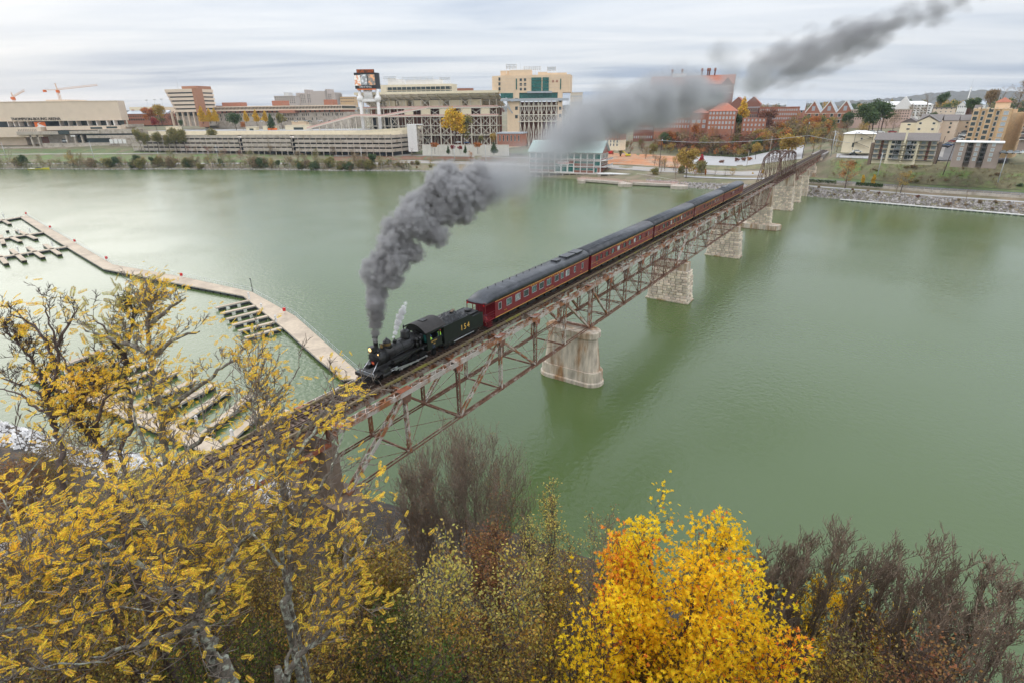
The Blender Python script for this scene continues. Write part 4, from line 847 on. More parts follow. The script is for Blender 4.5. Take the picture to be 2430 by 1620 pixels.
def gwall(mb, x0, x1, y0, y1, z, h, ax='x'):
    if ax == 'x':
        for x in (x0,): mb.extr([V(x, y0, z), V(x, y1, z), V(x, (y0+y1)/2, z+h)], V(0, 0, 0), V(x1-x0, 0, 0))
    else:
        for y in (y0,): mb.extr([V(x0, y, z), V(x1, y, z), V((x0+x1)/2, y, z+h-.05)], V(0, 0, 0), V(0, y1-y0, 0))
# ---------------------------------------------------------------- floating docks of the marina
def dock_strip(root, P, Q, w0=None, name='deck', parent=None, th=.22, float_=True):
    """P, Q: outer and inner edge point lists (world)"""
    mb = MB()
    for i in range(len(P)-1):
        a, b, c, d = P[i], P[i+1], Q[i+1], Q[i]; o = len(mb.v)
        for z in (.85, .85-th):
            for p in (a, b, c, d): mb.v.append((p.x, p.y, z))
        mb.f += [(o, o+1, o+2, o+3)[::-1], (o+4, o+5, o+6, o+7), (o, o+1, o+5, o+4), (o+1, o+2, o+6, o+5), (o+2, o+3, o+7, o+6), (o+3, o, o+4, o+7)]; mb.sm += [False]*6
    dk = mb.build(name, M['dockdeck'], root, world=True)
    if float_:
        for side in (P, Q):
            for i in range(len(P)-1):
                a, b = side[i], side[i+1]; L_ = (b-a).length; n = max(1, int(L_/2.6)); d = (b-a).normalized(); other = (Q if side is P else P)[i]; inn = (other-a); inn = (inn-d*inn.dot(d)).normalized()
                for k in range(n):
                    p = a+d*((k+.08)*L_/n); mb = MB(); mb.obox(Vector((p.x, p.y, -.25))+inn*.08, d*(L_/n*.84), inn*.75, V(0, 0, .86)); mb.build('float', M['float'], dk, world=True)
                mb = MB(); mb.obox(Vector((a.x, a.y, .56))+inn*-.03, d*L_, inn*.06, V(0, 0, .1)); mb.build('edge_rail', M['galv'], dk, world=True)
    return dk
def gp(x, y): return gz(x, y, .85)
md = thing('floating_dock', 'long tan floating walkway with railing, bending twice on its way to the bridge', 'dock', gp(400, 660)*1.0)
md.location.z = 0
Pm = [gp(*p) for p in ((61.6, 510.8), (150, 560), (268, 628), (428, 656), (597, 692.5), (700, 749.6), (811.6, 850-2), (868, 897))]
Qm = [gp(*p) for p in ((47, 515), (133, 571), (246, 638), (402, 669), (577, 702), (680, 785-1), (756.5, 852), (815, 899))]
dock_strip(md, Pm, Qm)
for i in range(len(Pm)-1):
    a, b = Pm[i], Pm[i+1]; L_ = (b-a).length; n = int(L_/2.2); d = (b-a).normalized()
    mb = MB(); mb.tube([a+V(0, 0, 1.05), b+V(0, 0, 1.05)], .03, 4); mb.tube([a+V(0, 0, .6), b+V(0, 0, .6)], .02, 4); mb.tube([a+V(0, 0, .25), b+V(0, 0, .25)], .02, 4); mb.build('rail', M['galv'], md, world=True)
    for k in range(n):
        p = a+d*(L_*k/n); MB().tube([p, p+V(0, 0, 1.05)], .03, 4).build('rail_post', M['galv'], md, world=True)
def finger(root, base, tip, w_=1.5):
    d = (tip-base).normalized(); s_ = d.cross(V(0, 0, 1))*w_/2
    L_ = (tip-base).length; mb = MB(); mb.obox(Vector((base.x, base.y, .66))-s_, d*L_, s_*2, V(0, 0, .19)); dk = mb.build('finger_deck', M['dockdeck'], root, world=True)
    n = max(2, int(L_/1.9))
    for k in range(n):
        p = base+d*((k+.15)*L_/n); MB().obox(Vector((p.x, p.y, -.25))-s_*.92, d*(L_/n*.6), s_*1.84, V(0, 0, .9)).build('float', M['float'], dk, world=True)
    for s in (-1, 1): MB().obox(Vector((base.x, base.y, .55))+s_*s*1.02, d*L_, s_*.04, V(0, 0, .12)).build('edge_rail', M['galv'], dk, world=True)
def px6(x, y): return gp(x*.3316, 680+y*.3316)
for b_, t_ in (((1780, 97), (1540, 150)), ((1828, 133), (1578, 190)), ((1870, 168), (1618, 230)), ((1912, 208), (1660, 272)), ((1962, 250), (1705, 315)), ((2012, 292), (1752, 362))): finger(md, px6(*b_), px6(*t_), 1.0)
nd = thing('floating_dock', 'tan floating dock with a comb of long finger piers seen through the yellow leaves', 'dock', (px6(1000, 800).x, px6(1000, 800).y, 0))
a0, a1 = px6(325, 595), px6(1690, 1150); d = (a1-a0).normalized(); s_ = Vector((d.y, -d.x, 0))
wd = 2.6; dock_strip(nd, [a0+(a1-a0)*f+s_*wd for f in (0, .5, 1.)], [a0+(a1-a0)*f for f in (0, .5, 1.)])
for i, tip in enumerate(((750, 440), (955, 500), (1050, 535), (1160, 570), (1270, 600), (1400, 660), (1540, 690), (1640, 725), (1790, 770), (1935, 815))):
    f = (.015, .12, .22, .32, .42, .53, .64, .745, .86, .955)[i]; finger(nd, a0+(a1-a0)*f, px6(*tip), 1.15)
finger(nd, px6(1750, 1100), px6(2070, 880), 1.6); finger(nd, px6(1700, 1120), gp(845, 915), 2.2)
# far left docks
def px7(x, y): return gp(x*.2678, 480+y*.2678)
for lab, A_, B_, fs in (('farthest side dock at the left edge of the picture with one stub finger', (180, 128), (-60, 170), [((15, 150), (85, 190))]),
        ('middle side dock branching left from the long walkway', (380, 262), (-60, 330), [((60, 250), (65, 250)), ((145, 245), (320, 322)), ((90, 305), (180, 345)), ((0, 290), (30, 368))]),
        ('nearest of the side docks at the left edge, crossed by three finger piers', (595, 388), (-60, 490), [((395, 372), (530, 460)), ((245, 395), (380, 485)), ((95, 415), (215, 515)), ((-10, 470), (55, 540))])):
    A, B = px7(*A_), px7(*B_); r = thing('floating_dock', lab, 'dock', (A.x, A.y, 0), 0, 'side docks at the far left'); d = (B-A).normalized(); s_ = Vector((-d.y, d.x, 0))*1.7
    dock_strip(r, [A, B], [A+s_, B+s_])
    for a, b in fs: finger(r, px7(*a), px7(*b), 1.3)
def post_thing(nm, lab, cat, px, py, h, kind, group=None, z=.85):
    p = gz(px, py, z); t = thing(nm, lab, cat, p, 0, group)
    if kind == 'pedestal': MB().prism([(-.16, -.16), (.16, -.16), (.16, .16), (-.16, .16)], 0, h*.8).build('post', M['white'], t); MB().lathe([(.2, h*.8), (.22, h*.9), (.1, h)], n=10).build('cap', M['white'], t)
    if kind == 'red': MB().prism([(-.05, -.05), (.05, -.05), (.05, .05), (-.05, .05)], 0, h).build('post', M['white'], t); MB().bx(-.28, .28, -.2, .2, h*.45, h).build('cabinet', M['red'], t)
    if kind == 'pole': MB().tube([(0, 0, 0), (0, 0, h)], [.09, .07], 8).build('pole', M['black'], t); MB().bx(-.25, .1, -.1, .1, h-.05, h+.12).build('lamp_head', M['black'], t)
    return t
for i, (x, y) in enumerate(((35, 135), (170, 280), (270, 270), (165, 440), (468, 390), (2210, 860))):
    post_thing('dock_pedestal', 'white power pedestal on '+('the farthest left side dock', 'the middle left side dock, left one', 'the middle left side dock, right one', 'the nearest left side dock, left one', 'the nearest left side dock beside its last finger', 'the walkway beside the first short finger piers')[i], 'pedestal', x*.2678, 480+y*.2678, 1.7, 'pedestal', 'white pedestals on the docks')
for i, (x, y) in enumerate(((1875, 165), (1976, 252), (1668, 1085), (650, 690), (1415, 985), (485, 650))):
    post_thing('dock_pedestal', 'white power pedestal '+('at the third short finger pier', 'at the fifth short finger pier', 'at the corner of the near comb dock by the bridge', 'half hidden by leaves on the near comb dock, left part', 'half hidden by leaves on the near comb dock, right part', 'on the far left end of the near comb dock')[i], 'pedestal', x*.3316, 680+y*.3316, 1.5, 'pedestal', 'white pedestals on the docks')
for i, (x, y) in enumerate(((236, 118), (450, 240), (668, 365), (950, 520), (1613, 672))):
    post_thing('extinguisher_box', 'red cabinet on the dock railing, '+('at the far left corner', 'second from the far left corner', 'third from the far left corner', 'just before the first bend', 'between the two bends')[i], 'red cabinet', x*.2678, 480+y*.2678, 1.35, 'red', 'red cabinets along the dock railing')
post_thing('extinguisher_box', 'red cabinet on the railing right of the short finger piers', 'red cabinet', 676, 744, 1.3, 'red', 'red cabinets along the dock railing')
post_thing('dock_lamp', 'thin black lamp post at the bend of the floating walkway', 'lamp post', 600, 693, 3.3, 'pole')
# white float line off the right bank
A, B = gz(1993, 474, .5), gz(2560, 522, .5); r = thing('floating_barrier', 'long white floating barrier moored along the right bank', 'floating barrier', (A.x, A.y, 0)); d = (B-A).normalized(); s_ = Vector((d.y, -d.x, 0))
MB().obox(Vector((A.x, A.y, .35)), d*(B-A).length, s_*-1.1, V(0, 0, .35)).build('deck', M['white'], r, world=True)
n = int((B-A).length/2.2)
for k in range(n): MB().obox(Vector((A.x, A.y, -.2))+d*(k*2.2+.3)-s_*.05, d*1.5, s_*-1.0, V(0, 0, .56)).build('float', M['float'], r, world=True)
for k, (x, y) in enumerate(((1992, 470), (2082, 478), (2187, 486), (2345, 500))):
    p = gz(x, y, 0); t = thing('mooring_pile', ('dark mooring pile at the left end of the white barrier', 'second mooring pile behind the white barrier', 'middle mooring pile rising through the white barrier', 'mooring pile behind the right part of the white barrier')[k], 'mooring pile', p, 0, 'mooring piles by the white barrier'); MB().tube([(0, 0, -1), (0, 0, 3.2)], .16, 8).build('pile', M['rust'], t); MB().lathe([(.2, 3.2), (.05, 3.45)], n=8).build('pile_cap', M['rust'], t)
# ---------------------------------------------------------------- arena, tower and long building on the far left
def q1(x, y): return x*.14456, 200+y*.14456        # readings from an enlarged crop of the photo's upper left
f = Fac('arena', 'huge tan windowless arena lettered THOMPSON-BOLING ARENA at the left edge', 'arena', (-170, 352, 600), (300, 352, 600), z0=9.5); r = f.root
def a1(x, y, d=0): return f.uz(*q1(x, y), d)
zt = a1(900, 293)[1]; zb = a1(900, 607)[1]
uF = [f.uz(-160, 265)[0], a1(70, 450)[0], a1(1065, 450)[0], a1(1925, 450)[0], a1(2060, 450, 18)[0]]
pl = [(uF[0], 6), (uF[1], 0), (uF[2], -3), (uF[3], 4), (uF[4], 20), (uF[4]-62, 100), (uF[0], 100)]
MB().prism(pl, zb, zt).build('upper_wall', M['tan'], r)
MB().prism([(p[0], p[1]+(-.4 if p[1] < 50 else .4)) for p in pl], zt, zt+.7).build('parapet', M['tan'], r)
MB().bx(a1(500, 280)[0], a1(845, 280)[0], 20, 50, zt, zt+2.5).build('roof_unit', M['tan'], r)
zg = a1(900, 665)[1]; MB().prism([(uF[0], 12), (uF[3]-2, 9), (uF[4]-6, 24), (uF[4]-62, 96), (uF[0], 96)], zg-3, zb).build('glazed_band', M['window'], r)
for x in (90, 190, 270, 415, 945, 1090, 1225, 1410, 1555, 1725, 1840): u = a1(x, 640)[0]; MB().bx(u-.35, u+.35, 2.5, 8.5, zg-1.5, zb).build('fin', M['white'], r)
o = f.part('banner', M['orange'], *q1(565, 622), *q1(745, 706), 1.2, 1.6)
u0, u1, z0, z1 = f.rect(*q1(565, 622), *q1(745, 706), 1.2)
mb = MB(); W_, H_ = u1-u0, z1-z0; sh = [(.15, 0), (.32, .28), (.27, .55), (.3, .75), (.5, .95), (.72, 1.), (.45, .8), (.42, .6), (.62, .45), (.95, .12), (1., 0)]
mb.extr([V(u0+W_*(a-.0)*.99, 1.19, z0+H_*b*.96) for a, b in sh], V(0, 0, 0), V(0, -.08, 0)); mb.build('white_ribbon', M['white'], o)
def band(nm, x0, y0, x1, y1, ya, yb, m): u0, z1 = a1(x0, y0, ya); u1, z0 = a1(x1, y1, ya); z0 = a1(x0, y1, ya)[1]; return MB().bx(u0, u1, ya, yb, z0, z1).build(nm, m, r)
MB().bx(uF[0], a1(760, 780)[0], -6, 20, a1(150, 870)[1], a1(150, 712)[1]).build('terrace_block', M['tan'], r)
band('terrace_parapet', 750, 695, 1990, 760, -4, 20, M['tan']); band('terrace_end', 1990, 665, 2115, 712, 4, 30, M['concrete'])
band('vent_slot', 1480, 708, 1680, 738, -4.2, -3.8, M['window']); band('vent_slot', 1742, 698, 1925, 728, -4.2, -3.8, M['window'])
for k in range(11): x = 290+k*29; band('louvre', x, 742, x+17, 780, -6.3, -5.9, M['window'])
band('concourse_band', 265, 782, 960, 835, -8, 8, M['concrete']); band('concourse_opening', 945, 768, 1135, 826, -7.5, -5, M['window']); band('concourse_band', 1130, 770, 1640, 818, -8, 8, M['concrete'])
band('ramp_parapet', 1600, 745, 2235, 815, -7, 6, M['concrete']); band('dark_level', 1410, 815, 2230, 850, -3, 6, M['window']); band('ramp_parapet', 1415, 845, 2240, 890, -7, 6, M['concrete'])
band('dark_level', 1415, 893, 1800, 960, -2, 6, M['window']); band('lower_wall', -400, 860, 470, 1040, 2, 20, M['tan']); band('back_wall', 470, 835, 1290, 985, 4, 20, M['concrete'])
band('doorway', 665, 850, 820, 985, 3.6, 4, M['brickdk']); band('doorway', 1010, 905, 1100, 980, 3.6, 4, M['window']); band('doorway', 1265, 835, 1340, 890, 3.6, 4, M['window']); band('doorway', 1285, 925, 1350, 975, 3.6, 4, M['window'])
for x in (525, 640, 1100, 1235, 1355): u = a1(x, 900, -5)[0]; MB().bx(u-.8, u+.8, -6, -4, 0, a1(x, 835, -5)[1]).build('column', M['concrete'], r)
band('base_wall', 690, 975, 1830, 1040, -9, 6, M['concrete']); band('base_wall', -400, 1040, 1720, 1105, -10, 6, M['concrete'])
u, z = a1(1810, 890, -9); u2 = a1(2100, 900, -9)[0]; z2 = a1(1900, 1075, -9)[1]; MB().prism([(u, -10), (u2, -12), (u2+8, -4), (u, 5)], z2-1, z).build('service_block', M['concrete'], r)
for k in range(4): uu = u+(u2-u)*(k+.5)/4; MB().bx(uu-1.6, uu+1.6, -12.2, -10.8, z-5, z-1).build('wall_panel', M['white'], r)
um, zm = a1(610, 575); text('THOMPSON-BOLING ARENA', 3.9, M['black'], r, (um, -1.9, zm), (math.pi/2, 0, 0), ext=.15, sx=(a1(1030, 575)[0]-a1(185, 575)[0])/58.)
_t = [o for o in r.children if o.name.startswith('lettering')][-1]; wd = max(v.co.x for v in _t.data.vertices)-min(v.co.x for v in _t.data.vertices); _t.scale = ((a1(1030, 575)[0]-a1(185, 575)[0])/wd, 1, 1); _t.rotation_euler = (math.pi/2, 0, math.atan2(-3, uF[2]-uF[1]))
for k in range(3): u, z = a1(1172+k*27, 852, -8.2); MB().lathe([(.8, -.1), (.8, .1)], (u, -8.3, z), 'y', 10).build('round_sign', M['white'], r)
# grass mound and retaining wall in front
# cranes
def crane(px, pyb, pyt, Yd, jl, jr, rise, label):
    b = at(px, pyb, Yd); t_ = at(px-(pyb-pyt)*.35, pyt, Yd); H = t_.z-b.z; r = thing('tower_crane', label, 'crane', Vector((b.x, b.y, b.z-20)), 0, 'tower cranes beyond the arena'); H += 20
    cm = M['cranetan'] if 'cranetan' in M else M.setdefault('cranetan', mat('crane tan paint', (.75, .50, .34), .6, .1, 1))
    mb = MB(); w_ = 1.1
    for sx in (-w_, w_):
        for sy in (-w_, w_): mb.beam((sx, sy, 0), (sx, sy, H*.82), .35, .35)
    k = 0
    while k*2.6 < H*.8: 
        z = k*2.6; s = 1 if k % 2 else -1
        for sy in (-w_, w_): mb.beam((-w_*s, sy, z), (w_*s, sy, z+2.6), .22, .22)
        k += 1
    mb.build('mast', cm, r); zj = H*.82
    mb = MB()
    for a, b_ in ((0, jr),):
        for sy, zz_ in ((-.9, 0), (.9, 0), (0, 1.8)): mb.beam((a, sy, zj+zz_), (b_, sy, zj+zz_+rise), .32, .32)
        n = int(b_/2.5)
        for i in range(n): x0, x1 = b_*i/n, b_*(i+1)/n; z0, z1 = zj+rise*i/n, zj+rise*(i+1)/n; mb.beam((x0, -.9, z0), ((x0+x1)/2, 0, (z0+z1)/2+1.8), .2, .2); mb.beam(((x0+x1)/2, 0, (z0+z1)/2+1.8), (x1, -.9, z1), .2, .2); mb.beam((x0, .9, z0), (x1, -.9, z1), .15, .15)
    mb.build('jib', cm, r)
    mb = MB(); mb.bx(-jl, 0, -.9, .9, zj-.2, zj+.5); mb.build('counter_jib', cm, r); MB().bx(-jl, -jl+3.5, -1.3, 1.3, zj-2.6, zj+.2).build('counterweight', M['orange'], r)
    mb = MB(); mb.beam((0, 0, zj), (-.6, 0, H), .9, .9); mb.build('tower_head', cm, r); MB().bx(-1.6, 1.6, -1.6, 1.6, zj-3.5, zj-.3).build('slewing_cab', M['orange'], r)
    mb = MB(); mb.tube([(-.6, 0, H), (jr*.45, 0, zj+1.9+rise*.45)], .1, 4); mb.tube([(-.6, 0, H), (-jl+1, 0, zj+.5)], .1, 4); mb.build('tie_cable', M['galv'], r)
    return r
crane(147, 250, 198, 850, 20, 58, 5, 'whole tower crane with a long horizontal jib behind the arena roof')
c2 = crane(36, 246, 220, 850, 3, 19, 8, 'tower crane whose short yellow jib just clears the arena roof at far left')
# fieldhouse
g = Fac('fieldhouse', 'white roofed brick fieldhouse between the arena and the office tower', 'building', (303, 290, 720), (405, 288, 720)); r = g.root; L_ = g.L
zt = g.uz(350, 254)[1]; z1 = g.uz(350, 263)[1]; z2 = g.uz(350, 271)[1]
MB().bx(0, L_, 0, 60, -4, z2).build('brick_wall', M['brick'], r)
MB().extr([V(0, -.5, z2), V(0, -.5, z2+.4), V(0, 10, z1+.4), V(0, 10, z2)], V(0, 0, 0), V(L_*.95, 0, 0)).build('lower_roof', M['greymetal'], r)
MB().bx(0, L_*.72, 10, 55, z2, zt).build('upper_wall', M['cream'], r)
for i in range(2): u = g.uz(315+i*19, 261, 10)[0]; MB().bx(u-1.6, u+1.6, 9.6, 10, zt-7, zt-3).build('vent', M['brick'], r)
windows(r, lin(3, L_-6, 16), [z2*.72], 1.9, 1.6, 0, M['window'], M['brick']); windows(r, lin(3, L_-6, 16), [z2*.3], 2.2, 2.4, 0, M['window'], M['brick'])
for i, (x, y0, y1) in enumerate(((357, 277, 238), (375, 273, 237), (391, 270, 236))):
    b = at(x, y0, 760); t_ = at(x-8, y1, 760); r = thing('floodlight_mast', ('left', 'middle', 'right')[i]+' one of three floodlight masts beyond the fieldhouse', 'floodlight mast', b, 0, 'floodlight masts beyond the fieldhouse'); H = t_.z-b.z
    MB().tube([(0, 0, -5), (0, 0, H)], [.45, .25], 6).build('mast', M['galv'], r); MB().bx(-1.8, 1.8, -.3, .3, H-.6, H+.5).build('lamp_bank', M['galv'], r)
# office tower (its storeys step outward)
g = Fac('office_tower', 'stepped office tower with dark window bands and a tall brick stair wall', 'tower', (416, 293, 640), (462, 291, 632)); r = g.root
def q2(x, y): return 380+x*.2126, 150+y*.2126
zr = g.uz(*q2(300, 290))[1]; zlow = g.uz(*q2(300, 545))[1]; n = 6; ur = g.uz(*q2(400, 420))[0]; ul = g.uz(*q2(175, 560))[0]
fh = (zr-zlow)/5.6
for k in range(6):
    z0 = zlow+fh*k*.98; ex = 1.2*k; dl = 10
    MB().prism([(ul-ex, -ex*.35), (ur, -ex*.35), (ur, 26), (ul-dl-ex, 26), (ul-dl-ex, 14)], z0-.3, z0+fh*.56 if k < 5 else zr).build('spandrel', M['tan'], r)
    if k < 5:
        MB().prism([(ul-ex+1, 1.-ex*.3), (ur-.5, 1.-ex*.3), (ur-.5, 25), (ul-dl-ex+1, 25), (ul-dl-ex+1, 14.5)], z0+fh*.56, z0+fh*.98).build('window_band', M['window'], r)
        for j in range(5): a = j/4.; x = ul-ex-a*dl; y = -ex*.35+a*(14+ex*.3); MB().bx(x-.25, x+.25, y-.1, y+.6, z0+fh*.5, z0+fh).build('mullion', M['tan'], r)
MB().bx(ul-6, ur-.5, 5, 25, -3, zlow-.3).build('recessed_base', M['concrete'], r)
MB().bx(ul-6, ur-.4, 4.6, 4.9, zlow-4, zlow-.4).build('window_band', M['window'], r)
for j in range(6): x = ul-8+(ur-ul+7)*j/5; MB().bx(x-.6, x+.6, 1, 3, -3, zlow-.3).build('column', M['tan'], r)
ub = g.uz(*q2(395, 400))[0]; ue = g.uz(*q2(460, 400))[0]; zc = g.uz(*q2(420, 278))[1]
MB().bx(ub, ub+(ue-ub)*.42, -2.5, 8, -4, zc).build('brick_stair_wall', M['brownbrick'], r); MB().bx(g.uz(*q2(185, 265))[0], ub, 6, 24, zr, g.uz(*q2(290, 255))[1]).build('brick_penthouse', M['brownbrick'], r)
for x, y in ((150, 125), (297, 190)): u, z = g.uz(*q2(x, y), 12); u += 2; MB().tube([(u, 12, zr), (u, 12, z)], [.18, .06], 5).build('antenna', M['galv'], r)
# long low building
g = Fac('long_office_block', 'very long low office block with a continuous window strip under a flat roof', 'building', (487, 292, 655), (815, 290, 612)); r = g.root
zt = g.uz(*q2(1300, 478))[1]; zs = g.uz(*q2(1300, 520))[1]; z3 = g.uz(*q2(1300, 555))[1]
u0 = g.uz(*q2(605, 510))[0]; u1 = g.uz(*q2(2035, 500))[0]
MB().bx(u0, u1, -1.5, 30, zt-1, zt).build('roof_slab', M['tan'], r); MB().bx(u0, u1, -1.5, 30, zs-1, zs+.3).build('floor_slab', M['tan'], r); MB().bx(u0+1, u1-1, 0, 29, zs+.3, zt-1).build('glazing', M['window'], r)
for i in range(90): u = u0+1+(u1-u0-2)*i/89; MB().bx(u-.25, u+.25, -.6, 0, zs+.3, zt-1).build('mullion', M['tan'], r)
MB().bx(u0+4, u1-2, 4, 28, z3, zs-1).build('brick_storey', M['brick'], r)
for i in range(26): u = u0+6+(u1-u0-12)*i/25; MB().bx(u-.7, u+.7, 3.7, 4.1, z3+.2, zs-1.2).build('window', M['window'], r)
MB().bx(-4, u1+6, 3, 30, -6, z3).build('lower_wall', M['concrete'], r)
rg = random.Random(4)
for i in range(60):
    u = 2+(u1-4)*i/59+rg.uniform(-.6, .6)
    for z_ in (z3*.35, z3*.78):
        if rg.random() < .62: MB().bx(u-.35, u+.35, 2.7, 3.1, z_-1.3, z_+1.0).build('window', M['window'], r)
for x, w_, h_ in ((690, 210, 32), (1250, 130, 42), (1830, 95, 45)): a = g.uz(*q2(x, 460), 12)[0]; b = g.uz(*q2(x+w_, 460), 12)[0]; MB().bx(a, b, 12, 22, zt, zt+h_*.1+1).build('brick_penthouse', M['brick'], r)
a = g.uz(*q2(1335, 540), -2)[0]; b = g.uz(*q2(1505, 540), -2)[0]; MB().bx(a, b, -3, 4, z3-.5, zs-.8).build('brick_bay', M['brick'], r)
# distant dormitories
def slab(label, L, R, ytop, m, nw, nf, dep=18, cat='building', name='dormitory', wm_=None, ww=1.6, wh=1.4, z0=None, group=None, roof=None):
    g = Fac(name, label, cat, L, R, z0=z0, group=group); zt = g.uz((L[0]+R[0])/2, ytop)[1]; MB().bx(0, g.L, 0, dep, -6, zt).build('wall', m, g.root)
    if nw: windows(g.root, lin(g.L/nw*.6, g.L-g.L/nw*.6, nw), [zt*(k+.5)/nf for k in range(nf)], ww, wh, 0, wm_ or M['window'], m)
    MB().bx(-.3, g.L+.3, -.3, dep+.3, zt, zt+.5).build('parapet', roof or m, g.root); return g, zt
g, zt = slab('pale gridded dormitory slab on the skyline with towers at its ends', (706, 245, 980), (798, 245, 960), 224, mat('dorm concrete', (.52, .45, .40), .9, .05, 1), 22, 5, 20)
for a, b, h in ((0, 6, 2.5), (g.L*.23, g.L*.29, 7), (g.L*.38, g.L*.8, 4.5), (g.L*.76, g.L*.82, 7), (g.L-6, g.L, 2)): MB().bx(a, b, -1, 18, -6, zt+h).build('stair_tower', bpy.data.materials['dorm concrete'], g.root)
slab('brownish dormitory beside bare trees on the skyline', (653, 247, 900), (703, 247, 900), 229, bpy.data.materials['dorm concrete'], 10, 4)
slab('low brown block at the right end of the skyline above the long building', (808, 245, 900), (842, 243, 900), 231, M['buffbrick'], 8, 2)
slab('white penthouse block showing above the skyline trees', (675, 232, 960), (686, 232, 960), 221, M['white'], 0, 1)
slab('dark brick hall between the office tower and the long building', (484, 276, 720), (512, 272, 700), 253, M['brickdk'], 4, 2)
# ---------------------------------------------------------------- parking garage
g = Fac('parking_garage', 'long open concrete parking garage of four decks facing the river road', 'parking garage', (318, 361, 560), (931, 360, 497)); r = g.root
def q3(x, y): return 800+x*.2551, 130+y*.2551
rows = [g.uz(931, y)[1] for y in (323, 334, 345, 356)]; H_ = 1.9; L_ = g.L
for k, zt in enumerate(rows):
    segs = [(0, L_*.44), (L_*.455, L_*.64), (L_*.655, L_)]
    for j, (a, b) in enumerate(segs):
        dz = (0, .5, 0)[j]; MB().bx(a, b, 0, .4, zt-H_+dz, zt+.6+dz).build('deck_parapet', M['concrete'], r)
    MB().bx(0, L_, .4, 70, zt-H_, zt-H_+.5).build('deck', M['concrete'], r)
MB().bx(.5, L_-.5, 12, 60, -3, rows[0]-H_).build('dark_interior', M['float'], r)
for i in range(46): u = L_*i/45; MB().bx(u-.25, u+.25, .1, .7, -3, rows[0]-.5).build('column', M['concrete'], r)
MB().bx(-14, L_*.98, 36, 70, rows[0]-.5, rows[0]+3.2).build('upper_deck_wall', M['cream'], r)
MB().bx(-14, L_*.98, 36.5, 95, rows[0]+3.2, rows[0]+3.35).build('roof_deck', M['lot'], r)
for k, zt in enumerate(rows):   # receding right wing
    mb = MB(); a = V(L_, 0, zt-H_); b = V(L_+14, 30, zt-H_+.8); mb.extr([a, b, b+V(0, 0, 2.5), a+V(0, 0, 2.5)], V(0, 0, 0), V(-.3, .3, 0)); mb.build('deck_parapet', M['concrete'], r)
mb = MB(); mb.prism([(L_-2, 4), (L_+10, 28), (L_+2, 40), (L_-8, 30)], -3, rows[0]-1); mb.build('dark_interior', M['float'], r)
for t_ in (0, .33, .66, 1): mb = MB(); x, y = L_+14*t_, 30*t_; mb.bx(x-.3, x+.3, y-.3, y+.3, -3, rows[0]+1.5); mb.build('column', M['concrete'], r)
mb = MB(); a = V(L_-34, 3, rows[0]+1.8); b = V(L_+1, 3, rows[0]+3.6); c = V(L_+15, 33, rows[0]+4.5); mb.extr([a, b, b+V(0, 0, 2.2), a+V(0, 0, 2.2)], V(0, 0, 0), V(0, .4, 0)); mb.extr([b, c, c+V(0, 0, 2.2), b+V(0, 0, 2.2)], V(0, 0, 0), V(-.3, .3, 0)); mb.build('ramp_parapet', M['cream'], r)
zdeck = g.z0+rows[0]+3.4; GY = g
for i, (x, w_, h_) in enumerate(((395, 26, 4.5), (585, 22, 3.5), (625, 30, 4.2), (678, 54, 4.6), (695, 34, 8))):
    p = at(x, 312, 585 if i < 4 else 600); q = thing('stair_house', ('small cream stair house at the left end of the garage roof', 'low cream stair house on the garage roof, middle', 'cream stair house with orange banner on the garage roof', 'wide cream gatehouse on the garage roof', 'orange tan block behind the gatehouse on the garage roof')[i], 'stair house', Vector((p.x, p.y, zdeck-.3)), 0, 'stair houses on the garage roof')
    W_ = w_*.44; MB().bx(0, W_, 0, 8, -4, h_-.35).build('wall', M['cream'] if i < 4 else M['tan2'], q); MB().bx(-.4, W_+.4, -.5, 8.4, h_-.35, h_).build('roof', M['cream'], q); MB().bx(W_*.35, W_*.75, -.1, .1, .3, h_*.55).build('opening', M['window'], q)
    if i == 2: MB().bx(W_*.4, W_*1.1, -1.2, -1, 0, 2.2).build('banner', M['orange'], q)
# stair tower
g = Fac('stair_tower', 'pale panelled stair tower standing at the right end of the garage', 'stair tower', (970, 361, 500), (992, 361, 500)); r = g.root; zt = g.uz(980, 297)[1]
for k in range(6):
    for j in range(2): MB().bx(g.L*j/2+.04, g.L*(j+1)/2-.04, 0, .3, zt*k/6+.05, zt*(k+1)/6-.05).build('panel', M['white'], r)
MB().bx(0, g.L, .3, 9, 0, zt-.1).build('core', M['white'], r); MB().bx(0, g.L+4.5, 0, 9, zt-.1, zt+.5).build('roof', M['white'], r)
for k in range(5): MB().bx(g.L, g.L+4.2, 1, 8, zt*k/5+1, zt*k/5+1.3).build('landing', M['concrete'], r); mb = MB(); s = 1 if k % 2 else -1; mb.beam((g.L+2.1-s*1.8, 1.2, zt*k/5+1.3), (g.L+2.1+s*1.8, 1.2, zt*(k+1)/5+1), .3, .3); mb.build('stair_flight', M['concrete'], r)
for x in (g.L+4.1,): MB().bx(x-.2, x+.2, .8, 1.2, 0, zt).build('corner_post', M['concrete'], r)
# ---------------------------------------------------------------- stadium
def q4(x, y): return 820+x*.15306, 150+y*.15306
g = Fac('stadium', 'football stadium of steel lattice and raked concrete stands', 'stadium', (868, 345, 575), (1186, 343, 548), z0=11.5); r = g.root; L_ = g.L
def s4(x, y, d=0): return g.uz(*q4(x, y), d)
zA = s4(1300, 465)[1]; zB = s4(1300, 690)[1]; zC = s4(1300, 820)[1]; zD = s4(1300, 970)[1]; zE = s4(1300, 1115)[1]; SW = M.setdefault('stadiumsteel', mat('cream painted steel', (.66, .60, .50), .7, .08, 1))
xs = [s4(x, 800)[0] for x in (300, 410, 500, 600, 700, 815, 925, 1050, 1180, 1315, 1465, 1625, 1785, 1950, 2100, 2240, 2345)]
